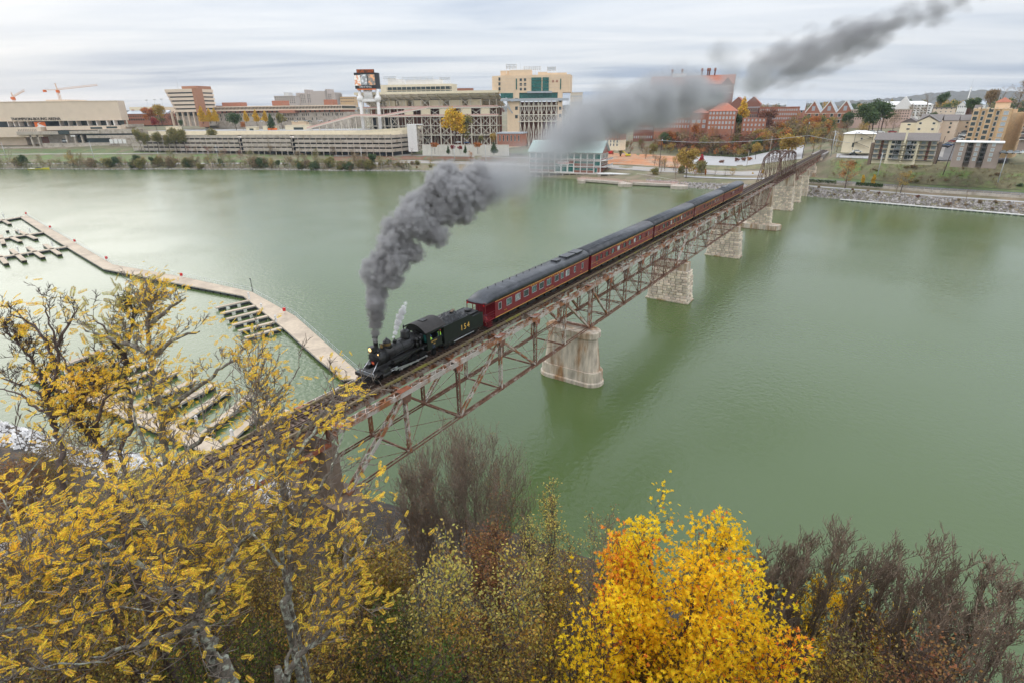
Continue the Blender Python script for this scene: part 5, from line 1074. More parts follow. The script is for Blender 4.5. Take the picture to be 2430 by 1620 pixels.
# raked stand seen from below
mb = MB(); mb.extr([V(xs[0]-4, -8, zA), V(xs[0]-4, -8, zA-.8), V(xs[0]-4, 24, zB+1), V(xs[0]-4, 24, zB+2)], V(0, 0, 0), V(xs[-1]-xs[0]+7, 0, 0)); mb.build('raked_stand', M.setdefault('standunder', mat('stand underside', (.85, .78, .68), .9, .12, .3)), r)
MB().bx(xs[0]-5, xs[-1]+4, -8.4, -7.8, zA-.9, zA+1.2).build('stand_rim', M['cream'], r)
for i in range(5): f_ = (i+.5)/5; MB().bx(xs[0]-4, xs[-1]+3, -8+32*f_-.3, -8+32*f_+.3, zA-(zA-zB-1)*f_-1.7, zA-(zA-zB-1)*f_-.9).build('stand_purlin', SW, r)
for k, x in enumerate(xs):
    MB().bx(x-.45, x+.45, -1.2, -.2, -2, zB).build('column', SW, r)
    mb = MB(); mb.beam((x, -.7, zB), (x, -7.5, zA-.8), .8, 1.0) if False else mb.beam((x, 22, zB+.6), (x, -7.8, zA-1.5), .7, 1.2); mb.build('raker', SW, r)
    MB().bx(x-.35, x+.35, -1.0, -.3, zB, zA-6).build('column', SW, r)
    MB().bx(x-.35, x+.35, 9, 9.7, -2, zB).build('column', SW, r)
for zz_, th, yy in ((zB, 1.1, -2.5), (zC, 1.0, -2.5), (zD, .6, -1.2), (zE, .7, -1.2)): MB().bx(xs[0]-2, xs[-1]+2, yy, 12, zz_-th, zz_).build('level_slab', SW, r)
MB().bx(xs[0]-2, xs[-1]+2, -2.5, -2.4, zB, zB+1.2).build('level_railing', M.setdefault('pinkrail', mat('pale pink rail', (.66, .42, .36), .7, .1, 2)), r); MB().bx(xs[0]-2, xs[-1]+2, -2.5, -2.4, zC, zC+1.2).build('level_railing', M['pinkrail'], r)
MB().bx(xs[4], xs[-1]+2, 12, 13, -2, zC-1).build('brick_wall', M['brickdk'], r); MB().bx(xs[0], xs[-1]+2, 12, 13, zC, zB-1).build('concourse_wall', M['brickdk'], r)
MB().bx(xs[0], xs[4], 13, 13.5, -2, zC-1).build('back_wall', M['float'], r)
for k in range(len(xs)-1):
    a, b = xs[k], xs[k+1]
    for lo, hi, ok in ((zC, zD+.0, k % 2 == 0 or k > 7), (zD, zE, True), (zE, 0, k % 2 == 0), (zB-1, zC, k in (9, 11, 13, 15)), (zB+9, zB, k in (1, 3, 5, 8, 10, 12))):
        if not ok: continue
        mb = MB(); mb.beam((a, -.8, lo-1), (b, -.8, hi), .32, .42); mb.beam((b, -.6, lo-1), (a, -.6, hi), .32, .42); mb.build('cross_brace', SW, r)
    if k % 2 == 0 or k > 7:
        m_ = (a+b)/2; mb = MB(); mb.bx(m_-.2, m_+.2, 4, 4.4, -2, zC-1); mb.beam((a, 4.4, zD), (m_, 4.4, 0), .28, .3); mb.beam((m_, 4.4, zD), (a, 4.4, 0), .28, .3); mb.build('inner_brace', SW, r)
for x0, x1 in ((630, 770), (825, 950), (1055, 1195), (1310, 1510), (1620, 1810), (1895, 2115)): a = s4(x0, 660, 2)[0]; b = s4(x1, 660, 2)[0]; MB().bx(a, b, 2, 6, zB, zB+6.5).build('concession_stand', M['cream'], r)
for x0, x1 in ((925, 1050), (1180, 1320), (1465, 1640), (1795, 1950), (2105, 2235)): a = s4(x0, 790, -2)[0]; b = s4(x1, 790, -2)[0]; MB().bx(a, b, -2.4, -2, zC+.2, zC+6).build('cream_panel', M['cream'], r)
for i in range(5): u = s4(1400+i*125, 930, 12)[0]; MB().bx(u-1, u+1, 11.7, 12, (zC+zD)/2-1, (zC+zD)/2+1.5).build('window', M['white'], r)
# press box across the bowl
a0_, z0_ = s4(550, 440, 90); a1_, z1_ = s4(1645, 320, 90); pb = thing('press_box', 'cream press box with two dark window strips rising behind the stadium rim', 'press box', g.A+g.e*a0_+g.n*90, math.atan2(g.e.y, g.e.x))
Hh = z1_; W_ = a1_-a0_; MB().bx(0, W_, 0, 20, z0_-25, Hh).build('wall', M['cream'], pb)
for (ya, yb) in ((372, 415), (432, 462)): za, zb_ = s4(1000, yb, 90)[1], s4(1000, ya, 90)[1]; MB().bx(s4(645, 400, 90)[0]-a0_, W_*.995, -.6, .1, za, zb_).build('window_strip', M['window'], pb)
for k in range(14): u = W_*.1+W_*.88*k/13; MB().bx(u-.2, u+.2, -.9, -.6, s4(1000, 462, 90)[1], s4(1000, 372, 90)[1]).build('mullion', M['cream'], pb)
for x0, x1, y1 in ((655, 780, 235), (780, 870, 250), (930, 1350, 265), (1350, 1470, 265)): MB().bx(s4(x0, 300, 95)[0]-a0_, s4(x1, 300, 95)[0]-a0_, 5, 15, Hh, s4(1000, y1, 95)[1]).build('roof_plant', M['white'], pb)
def lights(root, u0, u1, z0, z1, y, nx, nz, legs=6):
    fr = MB(); 
    for j in range(nz): z = z0+(z1-z0)*(j+.5)/nz; fr.bx(u0, u1, y-.1, y+.1, z-.15, z+.15)
    for i in range(legs): u = u0+(u1-u0)*i/(legs-1); fr.bx(u-.2, u+.2, y-.1, y+.1, z0-legs_h, z1)
    fo = fr.build('light_frame', M['white'], root)
    for i in range(nx):
        for j in range(nz): u = u0+(u1-u0)*(i+.5)/nx; z = z0+(z1-z0)*(j+.5)/nz; MB().lathe([(.25, -.5), (.5, -.1), (.5, 0)], (u, y-.15, z), 'y', 6).build('floodlight', M['galv'], fo)
legs_h = 4.
for x0, x1, y0, y1, nx in ((578, 775, 193, 240, 12), (870, 1352, 210, 262, 26), (1452, 1615, 228, 272, 10)): lights(pb, s4(x0, 220, 92)[0]-a0_, s4(x1, 220, 92)[0]-a0_, s4(1000, y1, 92)[1], s4(1000, y0, 92)[1], 3, nx, 2)
slab('red brown brick hall peeping over the stadium rim', (1068, 222, 760), (1122, 222, 760), 211, M['brick'], 12, 2, z0=42)
# scoreboard
def q4b(x, y): return q4(x, y)
g2 = Fac('scoreboard', 'black stadium scoreboard with three bright screens on tall white columns', 'scoreboard', (876, 318, 560), (899, 318, 560), z0=14); r = g2.root
def b4(x, y, d=0): return g2.uz(*q4(x, y), d)
ua, za = b4(128, 172); ub, zb = b4(460, 395); uc = b4(515, 300, 3)[0]
MB().prism([(b4(140, 290)[0], 0), (b4(470, 290)[0], 0), (uc, 5), (uc, 9), (b4(140, 290)[0], 6)], b4(300, 400)[1], b4(300, 150)[1]).build('housing', M['black'], r)
scr = [mat('screen white orange', (.9, .86, .8), .5, .1, .5, (.75, .25, .08), (.5, .56), .22, emit=((.9, .8, .7), .12)), mat('screen grey', (.30, .31, .32), .5, .2, .5, (.75, .76, .78), (.5, .56), .2, emit=((.5, .5, .5), .1)), mat('screen dark orange', (.22, .21, .2), .5, .2, .5, (.85, .42, .2), (.48, .54), .2, emit=((.5, .4, .3), .1))]
for i, (x0, x1) in enumerate(((140, 235), (240, 332), (348, 455))): a, b, c, d_ = g2.rect(*q4(x0, 190 if i == 0 else 178), *q4(x1, 352 if i == 0 else 342)); MB().bx(a, b, -.3, 0, c, d_).build('screen', scr[i], r)
um, zm = b4(308, 372); fit(text('HOME OF THE VOLS', 2.4, M['white'], r, (um, -.1, zm), (math.pi/2, 0, 0), ext=.1), b4(402, 372)[0]-b4(212, 372)[0])
um, zm = b4(300, 130, 1); a, b, c, d_ = g2.rect(*q4(165, 125), *q4(435, 155)); MB().bx(a, b, 1, 3, c-1, d_+1.5).build('name_board', M['black'], r); fit(text('NEYLAND T STADIUM', 4.2, M['orange'], r, ((a+b)/2, .8, (c+d_)/2+.6), (math.pi/2, 0, 0), ext=.15), (b-a)*.95)
MB().bx(b4(180, 400)[0], b4(470, 400)[0], -.3, .3, b4(300, 407)[1]-.6, b4(300, 400)[1]).build('orange_trim', M['orange'], r)
zl = b4(300, 560)[1]; zu = b4(300, 405)[1]
for x0, x1, lo in ((205, 235, 850), (480, 500, 1040)):
    u0_ = b4(x0, 410)[0]; mb = MB(); mb.tube([(u0_, 2, zu), (u0_, 2, 0)], [1.5, 1.6], 10); mb.build('leg_column', M['white'], r)
    MB().lathe([(2.2, zl-2), (3.2, zl-.5), (3.2, zl+1), (2.0, zl+3)], (u0_, 2, 0), n=12).build('column_collar', M['white'], r)
for k in range(6): u = b4(285+k*22, 480)[0]; MB().tube([(u, 2, zl), (u, 2, zu)], .8, 8).build('short_column', M['white'], r)
MB().bx(b4(180, 560)[0], b4(530, 560)[0], .5, 3.5, zl-2.2, zl+.2).build('cross_beam', M['white'], r)
# pedestrian ramp
rp = thing('pedestrian_ramp', 'long pale pedestrian ramp climbing from the garage roof to the stadium', 'ramp', at(735, 305, 560)); rp.location.z = 0
pts = [at(728, 306, 560), at(842, 275, 556), at(890, 275, 556), at(905, 276, 552), at(1015, 256, 548)]
mb = MB()
for a, b in zip(pts[:-1], pts[1:]):
    mb.obox(a-V(0, 0, .8), b-a, V(0, 4, 0), V(0, 0, .8))
mb.build('ramp_deck', SW, rp, world=True); mb = MB()
for a, b in zip(pts[:-1], pts[1:]): mb.obox(a, b-a, V(0, .12, 0), V(0, 0, 1.2))
mb.build('ramp_parapet', M['pinkrail'], rp, world=True)
for i, t_ in enumerate((.1, .25, .4, .55, .7, .85, 1.)):
    p = pts[0]+(pts[1]-pts[0])*t_; MB().bx(p.x-.3, p.x+.3, p.y+1, p.y+1.6, 12, p.z-.8).build('ramp_column', SW, rp, world=True)
    if i > 1: o_ = pts[0]+(pts[1]-pts[0])*(t_-.15); mb = MB(); mb.beam((o_.x, p.y+1.3, 14), (p.x, p.y+1.3, p.z-1.5), .25, .25); mb.beam((o_.x, p.y+1.6, o_.z-1.5), (p.x, p.y+1.6, 14), .25, .25); mb.build('ramp_brace', SW, rp, world=True)
# skybox tower of the stadium
def q5(x, y): return 1150+x*.2551, 130+y*.2551
g = Fac('skybox_building', 'tall cream stadium skybox building with a teal glass centre and steel legs', 'building', (1202, 316, 535), (1340, 316, 530), z0=12); r = g.root
def c5(x, y, d=0): return g.uz(*q5(x, y), d)
zb = c5(400, 355)[1]; zt = c5(400, 190)[1]; u0 = c5(190, 270)[0]; u1 = c5(795, 290)[0]; ul = c5(75, 270, 14)[0]
MB().prism([(u0, 0), (u1, 0), (u1+2, 22), (ul, 22), (ul, 10)], zb, zt).build('upper_block', M['tan2'], r)
for k in range(5): z = zb+(zt-zb)*(k+.5)/5.5; MB().prism([(u0-.1, -.12), (u1+.1, -.12), (u1+.1, 0.), (u0, 0.), (ul, 10), (ul-.1, 9.9)], z-.12, z+.12).build('joint_line', M['tan'], r) if k else None
for x0, x1, y1 in ((138, 232, 140), (232, 432, 140), (495, 580, 163), (580, 765, 172)): MB().bx(c5(x0, 170)[0], c5(x1, 170)[0], 2 if x0 > 200 else 8, 20, zt, c5(400, y1)[1]).build('penthouse', M['tan2'], r)
for a, b in ((436, 528), (540, 597)):
    for k in range(4):
        zz0 = c5(500, 340)[1]; zz1 = c5(500, 212)[1]; h_ = (zz1-zz0)/4; MB().bx(c5(a, 270)[0], c5(b, 270)[0], -.8, .2, zz0+h_*k+.1, zz0+h_*(k+1)-.1).build('glass_panel', M['greenglass'], r)
for x in (296, 707): MB().bx(c5(x-5, 270)[0], c5(x+5, 270)[0], -.3, .2, c5(x, 325)[1], c5(x, 225)[1]).build('slit_window', M['greenglass'], r)
windows(r, [c5(x, 270)[0] for x in (337, 376)], [c5(350, y)[1] for y in (234, 278, 321)], 2.4, 2.6, -.05, M['window'], M['tan']); windows(r, [c5(x, 250)[0] for x in (637, 672)], [c5(650, 248)[1]], 2.2, 2.2, -.05, M['brick'], M['tan'])
for y in (228, 273, 318): u, z = c5(142, y, 4); MB().bx(u-1.2, u+1.2, 3.5, 6.5, z-1.2, z+1.2).build('window', M['window'], r)
for a, b in ((210, 322), (678, 722)): MB().bx(c5(a, 500)[0], c5(b, 500)[0], 0, 20, -3, zb).build('leg_tower', M['tan2'], r)
for y in (422, 500, 578): u, z = c5(296, y); MB().bx(u-1.2, u+1.2, -.2, .1, z-1.4, z+1.4).build('window', M['window'], r)
for y in (427, 500, 570): u, z = c5(703, y); MB().bx(u-1.1, u+1.1, -.2, .1, z-1.3, z+1.3).build('window', M['window'], r)
MB().bx(c5(150, 390)[0], c5(265, 390)[0], -1, 18, c5(200, 405)[1], zb-.1).build('glass_bridge', M['greenglass'], r)
MB().bx(c5(322, 390)[0]+.02, c5(678, 390)[0]-.02, 1, 18, c5(500, 405)[1], zb-.1).build('glass_bridge', M['greenglass'], r); MB().bx(c5(150, 420)[0], c5(782, 420)[0], -2.2, -.2, c5(500, 432)[1], c5(500, 408)[1]).build('grey_fascia', M['greymetal'], r)
MB().bx(c5(395, 350)[0], c5(628, 350)[0], -2.4, -.1, c5(500, 358)[1], c5(500, 342)[1]).build('grey_fascia', M['greymetal'], r)
xs2 = [c5(x, 600)[0] for x in (330, 372, 412, 455, 500, 530, 575, 620, 665)]
for k, x in enumerate(xs2):
    MB().bx(x-.35, x+.35, 0, .8, -2, zb-5).build('column', SW, r)
    if k: 
        a = xs2[k-1]
        for lo, hi in ((c5(0+400, 435)[1], c5(400, 560)[1]), (c5(400, 560)[1], c5(400, 625)[1]), (c5(400, 625)[1], -1)):
            mb = MB(); mb.beam((a, .2, lo), (x, .2, hi), .3, .4); mb.beam((x, .6, lo), (a, .6, hi), .3, .4); mb.build('cross_brace', SW, r)
for y in (480, 560, 622): z = c5(400, y)[1]; MB().bx(xs2[0]-2, xs2[-1]+2, -.2, 12, z-.5, z+.3).build('level_beam', SW, r)
MB().bx(xs2[0]-2, xs2[-1]+2, 12, 13, -2, c5(400, 440)[1]).build('back_wall', M['brickdk'], r)
for a, b in (((170, 440), (262, 545)), ((205, 440), (255, 545)), ((262, 440), (195, 400))): (u_, z_), (v_, w_) = c5(*a, -3), c5(*b, -3); mb = MB(); mb.beam((u_, -2, z_), (v_, -2, w_), .7, .7); mb.build('strut', M['greymetal'], r)
for x0, x1, y0, y1 in ((195, 290, 78, 125), (360, 520, 103, 142), (582, 660, 110, 150)): lights(r, c5(x0, 100)[0], c5(x1, 100)[0], c5(400, y1)[1], c5(400, y0)[1], 6, 8, 3, 4)
MB().tube([(c5(330, 100)[0], 6, zt), (c5(330, 100)[0], 6, c5(330, 68)[1])], .15, 4).build('antenna', M['galv'], r)
# part of the stands seen right of it
slab('pale lattice end stand fading behind the smoke', (1352, 300, 600), (1380, 300, 600), 221, SW, 6, 5, 3, name='end_stand', wm_=M['greymetal'])
# small red brick building
g = Fac('brick_utility_building', 'bright red brick utility building with tall arched windows below the stadium', 'building', (1180, 342, 480), (1238, 344, 474)); r = g.root; zt = g.uz(1208, 316)[1]
MB().bx(0, g.L, 0, 16, -2, zt).build('wall', M['brick'], r); MB().bx(-.5, g.L+.5, -.5, 16.5, zt-.8, zt+.3).build('cornice', M['greymetal'], r)
windows(r, lin(2.4, g.L-2.4, 6), [zt*.52], 1.2, zt*.55, 0, M['window'], M['white'])
for k in range(7): u = .5+(g.L-1)*k/6; MB().bx(u-.3, u+.3, -.25, 0, 0, zt-1).build('pilaster', M['brick'], r)
# white wall by the road
g = Fac('retaining_wall', 'long white retaining wall with dark door bays beside the river road', 'wall', (1003, 366, 465), (1206, 366, 448)); r = g.root; zt = g.uz(1100, 345)[1]
MB().bx(0, g.L, 0, 3, -1, zt).build('wall', M['offwhite'], r); MB().bx(-.1, g.L+.1, -.1, 3.2, zt, zt+.25).build('coping', M['concrete'], r)
for u in lin(4, g.L-4, 14): MB().bx(u-.05, u+.05, -.06, 0, 0, zt).build('joint', M['concrete'], r)
# ---------------------------------------------------------------- boathouse restaurant
def q6(x, y): return 1240+x*.17857, 300+y*.17857
g = Fac('boathouse', 'three storey riverside boathouse with pale green gable roof and green windows over the water', 'boathouse', (1257, 405, 392), (1424, 411, 372), z0=3.2); r = g.root
def b6(x, y, d=0): return g.uz(*q6(x, y), d)
ze = b6(600, 350)[1]; zr_ = b6(600, 195, 9)[1]; L_ = g.L; D_ = 19
MB().bx(0, L_, .3, D_, 0, ze).build('brick_wall', M['brickdk'], r)
mb = MB(); gwall(mb, 0, L_, .3, D_, ze, zr_-ze-.3, 'x'); mb.build('gable_wall', M['brickdk'], r)
mb = MB(); gable(mb, 0, L_, 0, D_, ze, zr_-ze, 'x', 1.2); mb.build('roof', M['greenroof'], r)
z2 = ze*.64; z1 = ze*.33; nb = 11
for k in range(nb+1): u = L_*k/nb; MB().bx(u-.15, u+.15, -.25, .3, 0, ze).build('white_pilaster', M['white'], r)
for z in (z1, z2, ze-.15, .1): MB().bx(0, L_, -.3, .3, z-.18, z+.18).build('white_band', M['white'], r)
cw = L_/nb
for k in range(nb):
    c_ = cw*(k+.5); wd_ = cw-.5
    windows(r, [c_], [(z2+ze)/2+.1], wd_, (ze-z2)*.78, .25, M['greenglass'], M['white'])
    if k >= nb-1: windows(r, [c_], [(z1+z2)/2], wd_, (z2-z1)*.75, .25, M['greenglass'], M['white']); windows(r, [c_-.8], [z1*.5], wd_*.5, z1*.7, .25, M['greenglass'], M['white'])
    elif k in (4, 5, 6): windows(r, [c_], [z1*.75], wd_, z1*1.3, .22, M['greenglass'], M['white'])
    else:
        windows(r, [c_], [z1+(z2-z1)*.66], wd_, (z2-z1)*.32, .25, M['greenglass'], M['white']); windows(r, [c_], [z1*.62], wd_, z1*.36, .25, M['greenglass'], M['white'])
a, b = b6(475, 500)[0], b6(618, 500)[0]; MB().bx(a, b, -.7, -.45, z1+.9, z1+3.0).build('sign_board', M['white'], r); text("CALHOUN'S", 1.7, M['red'], r, ((a+b)/2, -.72, z1+1.95), (math.pi/2, 0, 0), ext=.04, sx=.9)
for k in range(5): windows(r, [2+k*3.8], [ze*.82], 2.6, ze*.25, L_, M['greenglass'], M['white'], 'x', out=1); windows(r, [2+k*3.8], [ze*.5], 2.6, ze*.2, L_, M['greenglass'], M['white'], 'x', out=1)
for z in (z2, z1): MB().bx(L_, L_+3.5, 0, D_, z-.15, z+.1).build('balcony', M['white'], r); MB().bx(L_+3.4, L_+3.5, 0, D_, z+.1, z+1.2).build('balcony_rail', M['galv'], r)
MB().bx(-.5, L_+4, -.8, D_, -.6, 0).build('floor_slab', M['concrete'], r)
for u in lin(-.2, L_+3.6, 12):
    for y in (-.4, 6, 12): MB().tube([(u, y, -4.5), (u, y, -.6)], .35, 8).build('pile', M['concrete'], r)
# promenade in front
P = [(720, 705), (1320, 750), (1440, 752), (2040, 790), (2170, 780)]
rw = thing('promenade', 'low concrete river promenade with pink railings and round end pods', 'promenade', gz(*q6(1380, 755), 0))
def w6(x, y, z=1.7): p = gz(*q6(x, y), z); return p
for a, b in (((722, 702), (1325, 745)), ((1432, 748), (2048, 775))):
    A, B = w6(*a), w6(*b); d = (B-A).normalized(); n_ = Vector((-d.y, d.x, 0)); L_ = (B-A).length; MB().obox(A-V(0, 0, 1.2), d*L_, n_*5, V(0, 0, 1.2)).build('deck', M['concrete'], rw, world=True)
    for off in (.1, 4.8):
        mb = MB(); k = 0
        while k*1.3 < L_: p = A+d*(k*1.3)+n_*off; mb.tube([p, p+V(0, 0, 1.1)], .05, 4); k += 1
        for h in (.4, .75, 1.1): mb.tube([A+n_*off+V(0, 0, h), B+n_*off+V(0, 0, h)], .05, 4)
        mb.build('railing', M['pinkrail'], rw, world=True)
for c_, rad in (((1378, 765), 4.2), ((2105, 795), 4.8), ((790, 722), 2.4)):
    p = w6(*c_); 
    mb = MB(); mb.lathe([(rad, -2.2), (rad, 0)], (p.x, p.y+rad*.6, p.z), 'z', 20, sm=False); mb.build('round_pod', M['concrete'], rw, world=True); mb = MB()
    for k in range(20): a = 2*math.pi*k/20; q = V(p.x+rad*.95*math.cos(a), p.y+rad*.6+rad*.95*math.sin(a), p.z); mb.tube([q, q+V(0, 0, 1.1)], .05, 4)
    mb.tube([V(p.x+rad*.95*math.cos(2*math.pi*k/20), p.y+rad*.6+rad*.95*math.sin(2*math.pi*k/20), p.z+1.1) for k in range(21)], .05, 4, cap=False); mb.build('pod_railing', M['pinkrail'], rw, world=True)
A, B = gz(*q6(1000, 640), 3.4), gz(*q6(1520, 648), 3.4); ct = thing('covered_terrace', 'flat white awning deck on stub columns beside the boathouse', 'terrace', A); d = (B-A)
MB().obox(A, d, V(0, 7, 0), V(0, 0, .5)).build('slab', M['white'], ct, world=True)
for t_ in (.05, .3, .6, .85): p = A+d*t_; MB().bx(p.x-1, p.x+1, p.y+.5, p.y+3, -1, A.z).build('stub_column', M['concrete'], ct, world=True)
A, B = gz(*q6(1520, 652), 3.4), gz(*q6(2060, 745), 1.8); d = B-A; gw = thing('gangway', 'sloping white gangway running down to the round end pod', 'gangway', A); MB().obox(A, d, V(.4, 2.2, 0), V(0, 0, .25)).build('walkway', M['white'], gw, world=True); mb = MB()
for k in range(14): p = A+d*k/13; mb.tube([p, p+V(0, 0, 1.1)], .04, 4)
mb.tube([A+V(0, 0, 1.1), B+V(0, 0, 1.1)], .05, 4); mb.build('railing', M['white'], gw, world=True)
# small boats
def boat(label, p, L_, w_, rz, m, cab_=True, group=None):
    t = thing('boat', label, 'boat', p, rz, group); mb = MB(); n = 9; secs = []
    for i in range(n):
        f_ = i/(n-1); hw = w_/2*(1-max(0, f_-.45)**2*3.1); hw = max(.03, hw); zs = .75+.5*f_*f_
        secs.append([(L_*f_, -hw, zs), (L_*f_-.0, -hw*.75, .1), (L_*f_, 0, -.15+.5*max(0, f_-.8)), (L_*f_, hw*.75, .1), (L_*f_, hw, zs), (L_*f_, hw*.8, zs-.15), (L_*f_, 0, zs-.3), (L_*f_, -hw*.8, zs-.15)])
    for s in secs: mb.v += s
    for i in range(n-1):
        for k in range(8): a = i*8+k; b = i*8+(k+1) % 8; mb.f.append((a, b, b+8, a+8)); mb.sm.append(False)
    mb.f.append(tuple(range(8))[::-1]); mb.f.append(tuple(range((n-1)*8, n*8))); mb.sm += [False]*2; mb.build('hull', m, t)
    if cab_: MB().extr([V(L_*.35, -w_*.3, .9), V(L_*.62, -w_*.3, .95), V(L_*.52, -w_*.3, 1.6), V(L_*.38, -w_*.3, 1.6)], V(0, 0, 0), V(0, w_*.6, 0)).build('windscreen', M['window'], t); MB().bx(L_*.05, L_*.3, -w_*.3, w_*.3, .6, .95).build('seat', M['white'], t)
    return t
p = gz(69, 403, 0); boat('bright yellow speedboat tied under the shrubs at far left', p, 16, 4.4, .12, M['yellow'])
for k in range(5):
    p = gz(*q6(475+k*36, 668), .4); boat('small '+('blue', 'white', 'white', 'white', 'grey')[k]+' boat under the boathouse, '+('leftmost', 'second from left', 'third from left', 'fourth from left', 'rightmost')[k], p, 3.6, 1.4, -.6, (M['denim'], M['white'], M['white'], M['white'], M['galv'])[k], False, 'small boats under the boathouse')
# ---------------------------------------------------------------- roads, lawns and lots
strip('river_road', -52, -11, 16, 27, M['paleroad'], .15); strip('grass_bank', -52, -17, 29, 76, M['slopegrass'], .1); strip('footpath', -52, -14, 80, 84, M['white'], .2, nv=2); strip('grass_bank', -52, -30, 86, 124, M['grass'], .15)
strip('river_road', -11, 5, 20, 34, M['paleroad'], .15); strip('mulch_bank', -17, 3, 38, 62, M['redmulch'], .12); strip('upper_road', -17, 12, 64, 72, M['paleroad'], .18); strip('grass_bank', -12, 3, 86, 124, M['grass'], .15)
strip('road_marking', -11, 5, 26.8, 27.1, M['yellowpaint'], .17, nv=1)
strip('drive', 4, 8, 34, 100, M['paleroad'], .2); strip('construction_ground', 8, 17.5, 50, 118, M['soil'], .2); strip('road', 5, 24, 26, 44, M['paleroad'], .18, nv=6); strip('road_marking', 5, 22, 34.8, 35.2, M['yellowpaint'], .2, nv=1)
strip('parking_lot', 17, 27, 74, 128, M['lot'], .2, nv=8); strip('lawn', 17.5, 26.6, 52, 73, M['drygrass'], .2); strip('walkway', 17, 26, 14, 18, M['lot'], .25, nv=2)
strip('walkway', 25, 66, 6, 10, M['lot'], .12, nv=2); strip('road', 24, 66, 11.6, 21, M['asphalt'], .16, nv=4)
for v in (15.8, 16.3): strip('road_marking', 24, 66, v, v+.18, M['yellowpaint'], .19, nv=1)
for v in (12.2, 20.4): strip('road_marking', 24, 66, v, v+.15, M['white'], .19, nv=1)
strip('hillside', 29.3, 66, 25, 43, M['slopegrass'], .35, nth=80, nv=10); strip('grass_verge', 25, 66, 21.2, 25, M['grass'], .2)
strip('upper_lot', 29.6, 33.6, 46, 64, M['lot'], .3, nv=4); strip('apartment_drive', 33.5, 37, 62, 110, M['paleroad'], .35, nv=8); strip('lane', 36.5, 41, 50, 160, M['asphalt'], .35, nv=12)
# stone retaining wall and railing by the right hand road
t = thing('retaining_wall', 'pale stained retaining wall between the riverside walkway and the right hand road', 'wall', (*pol(38, 11), 0)); mb = MB(); mr_ = MB(); st = 70
for i in range(st):
    th0, th1 = 25+38*i/st, 25+38*(i+1)/st; a, b = pol(th0, 10.6), pol(th1, 10.6); c, d = pol(th0, 11.2), pol(th1, 11.2)
    o = Vector((*a, 3.6)); p = MB(); p.obox(o, V(b[0]-a[0], b[1]-a[1], 0)*.99, V(c[0]-a[0], c[1]-a[1], 0), V(0, 0, 2.8)); p.build('wall_panel', M['concrete'], t, world=True)
    for h in (.5, .95): mr_.tube([(*c, 6.4+h), (*d, 6.4+h)], .035, 4)
    mr_.tube([(*c, 6.4), (*c, 7.35)], .05, 4)
mr_.build('railing', M['galv'], t, world=True)
t = thing('lookout', 'white stepped lookout with a peaked shelter on the riverside walkway', 'lookout', (*pol(39, 7), 4.2)); q = gz(2222, 448, 4.3); t.location = q
MB().bx(-6, 6, -3, 2, -.6, .3).build('platform', M['white'], t); MB().bx(-2.4, 2.4, -1, 2, .3, 1.6).build('plinth', M['white'], t); MB().bx(-1.2, 1.2, -.5, 1.5, 1.6, 3.4).build('shelter', M['white'], t); MB().tube([(0, 0, 3.4), (0, 0, 6.2)], .08, 5).build('lamp_post', M['black'], t)
# rocks along the waterline
def rocks(nm, fn, n, m, smin, smax, seed):
    rg = random.Random(seed); mb = MB()
    for i in range(n):
        x, y, z = fn(rg); s = rg.uniform(smin, smax); b = len(mb.v)
        for k in range(6):
            d = ((1, 0, 0), (-1, 0, 0), (0, 1, 0), (0, -1, 0), (0, 0, 1), (0, 0, -1))[k]; mb.v.append(tuple(c+q_*s*rg.uniform(.6, 1.3)+rg.uniform(-.2, .2)*s for c, q_ in zip((x, y, z), d)))
        for f_ in ((0, 2, 4), (2, 1, 4), (1, 3, 4), (3, 0, 4), (2, 0, 5), (1, 2, 5), (3, 1, 5), (0, 3, 5)): mb.f.append(tuple(b+k for k in f_)); mb.sm.append(False)
    return mb.build(nm, m, kind='stuff')
def _rr(rg): th = rg.uniform(13.5, 60); v = rg.uniform(-.8, 5); x, y = pol(th, v); return x, y, far_z(th, v)
rocks('riprap', _rr, 5200, M['riprap'], .3, .75, 1)
def _rl(rg): th = rg.uniform(-48, 3); v = rg.uniform(-.4, 1.2); x, y = pol(th, v); return x, y, far_z(th, v)
rocks('shore_rocks', _rl, 2600, M['riprap'], .3, .8, 2)
M['whiterock'] = mat('white riprap', (.62, .60, .58), .95, .2, 1.2, spread=('i', .01, .3))
def _rn(rg): th = rg.uniform(-66, -26); rs = float(np.interp(th, NT, NR)); f_ = rg.uniform(-.01, .16); t_ = math.radians(th); x, y = rs*(1-f_)*math.sin(t_), rs*(1-f_)*math.cos(t_); return x, y, near_z(x, y)
rocks('near_riprap', _rn, 5200, M['whiterock'], .15, .42, 3)
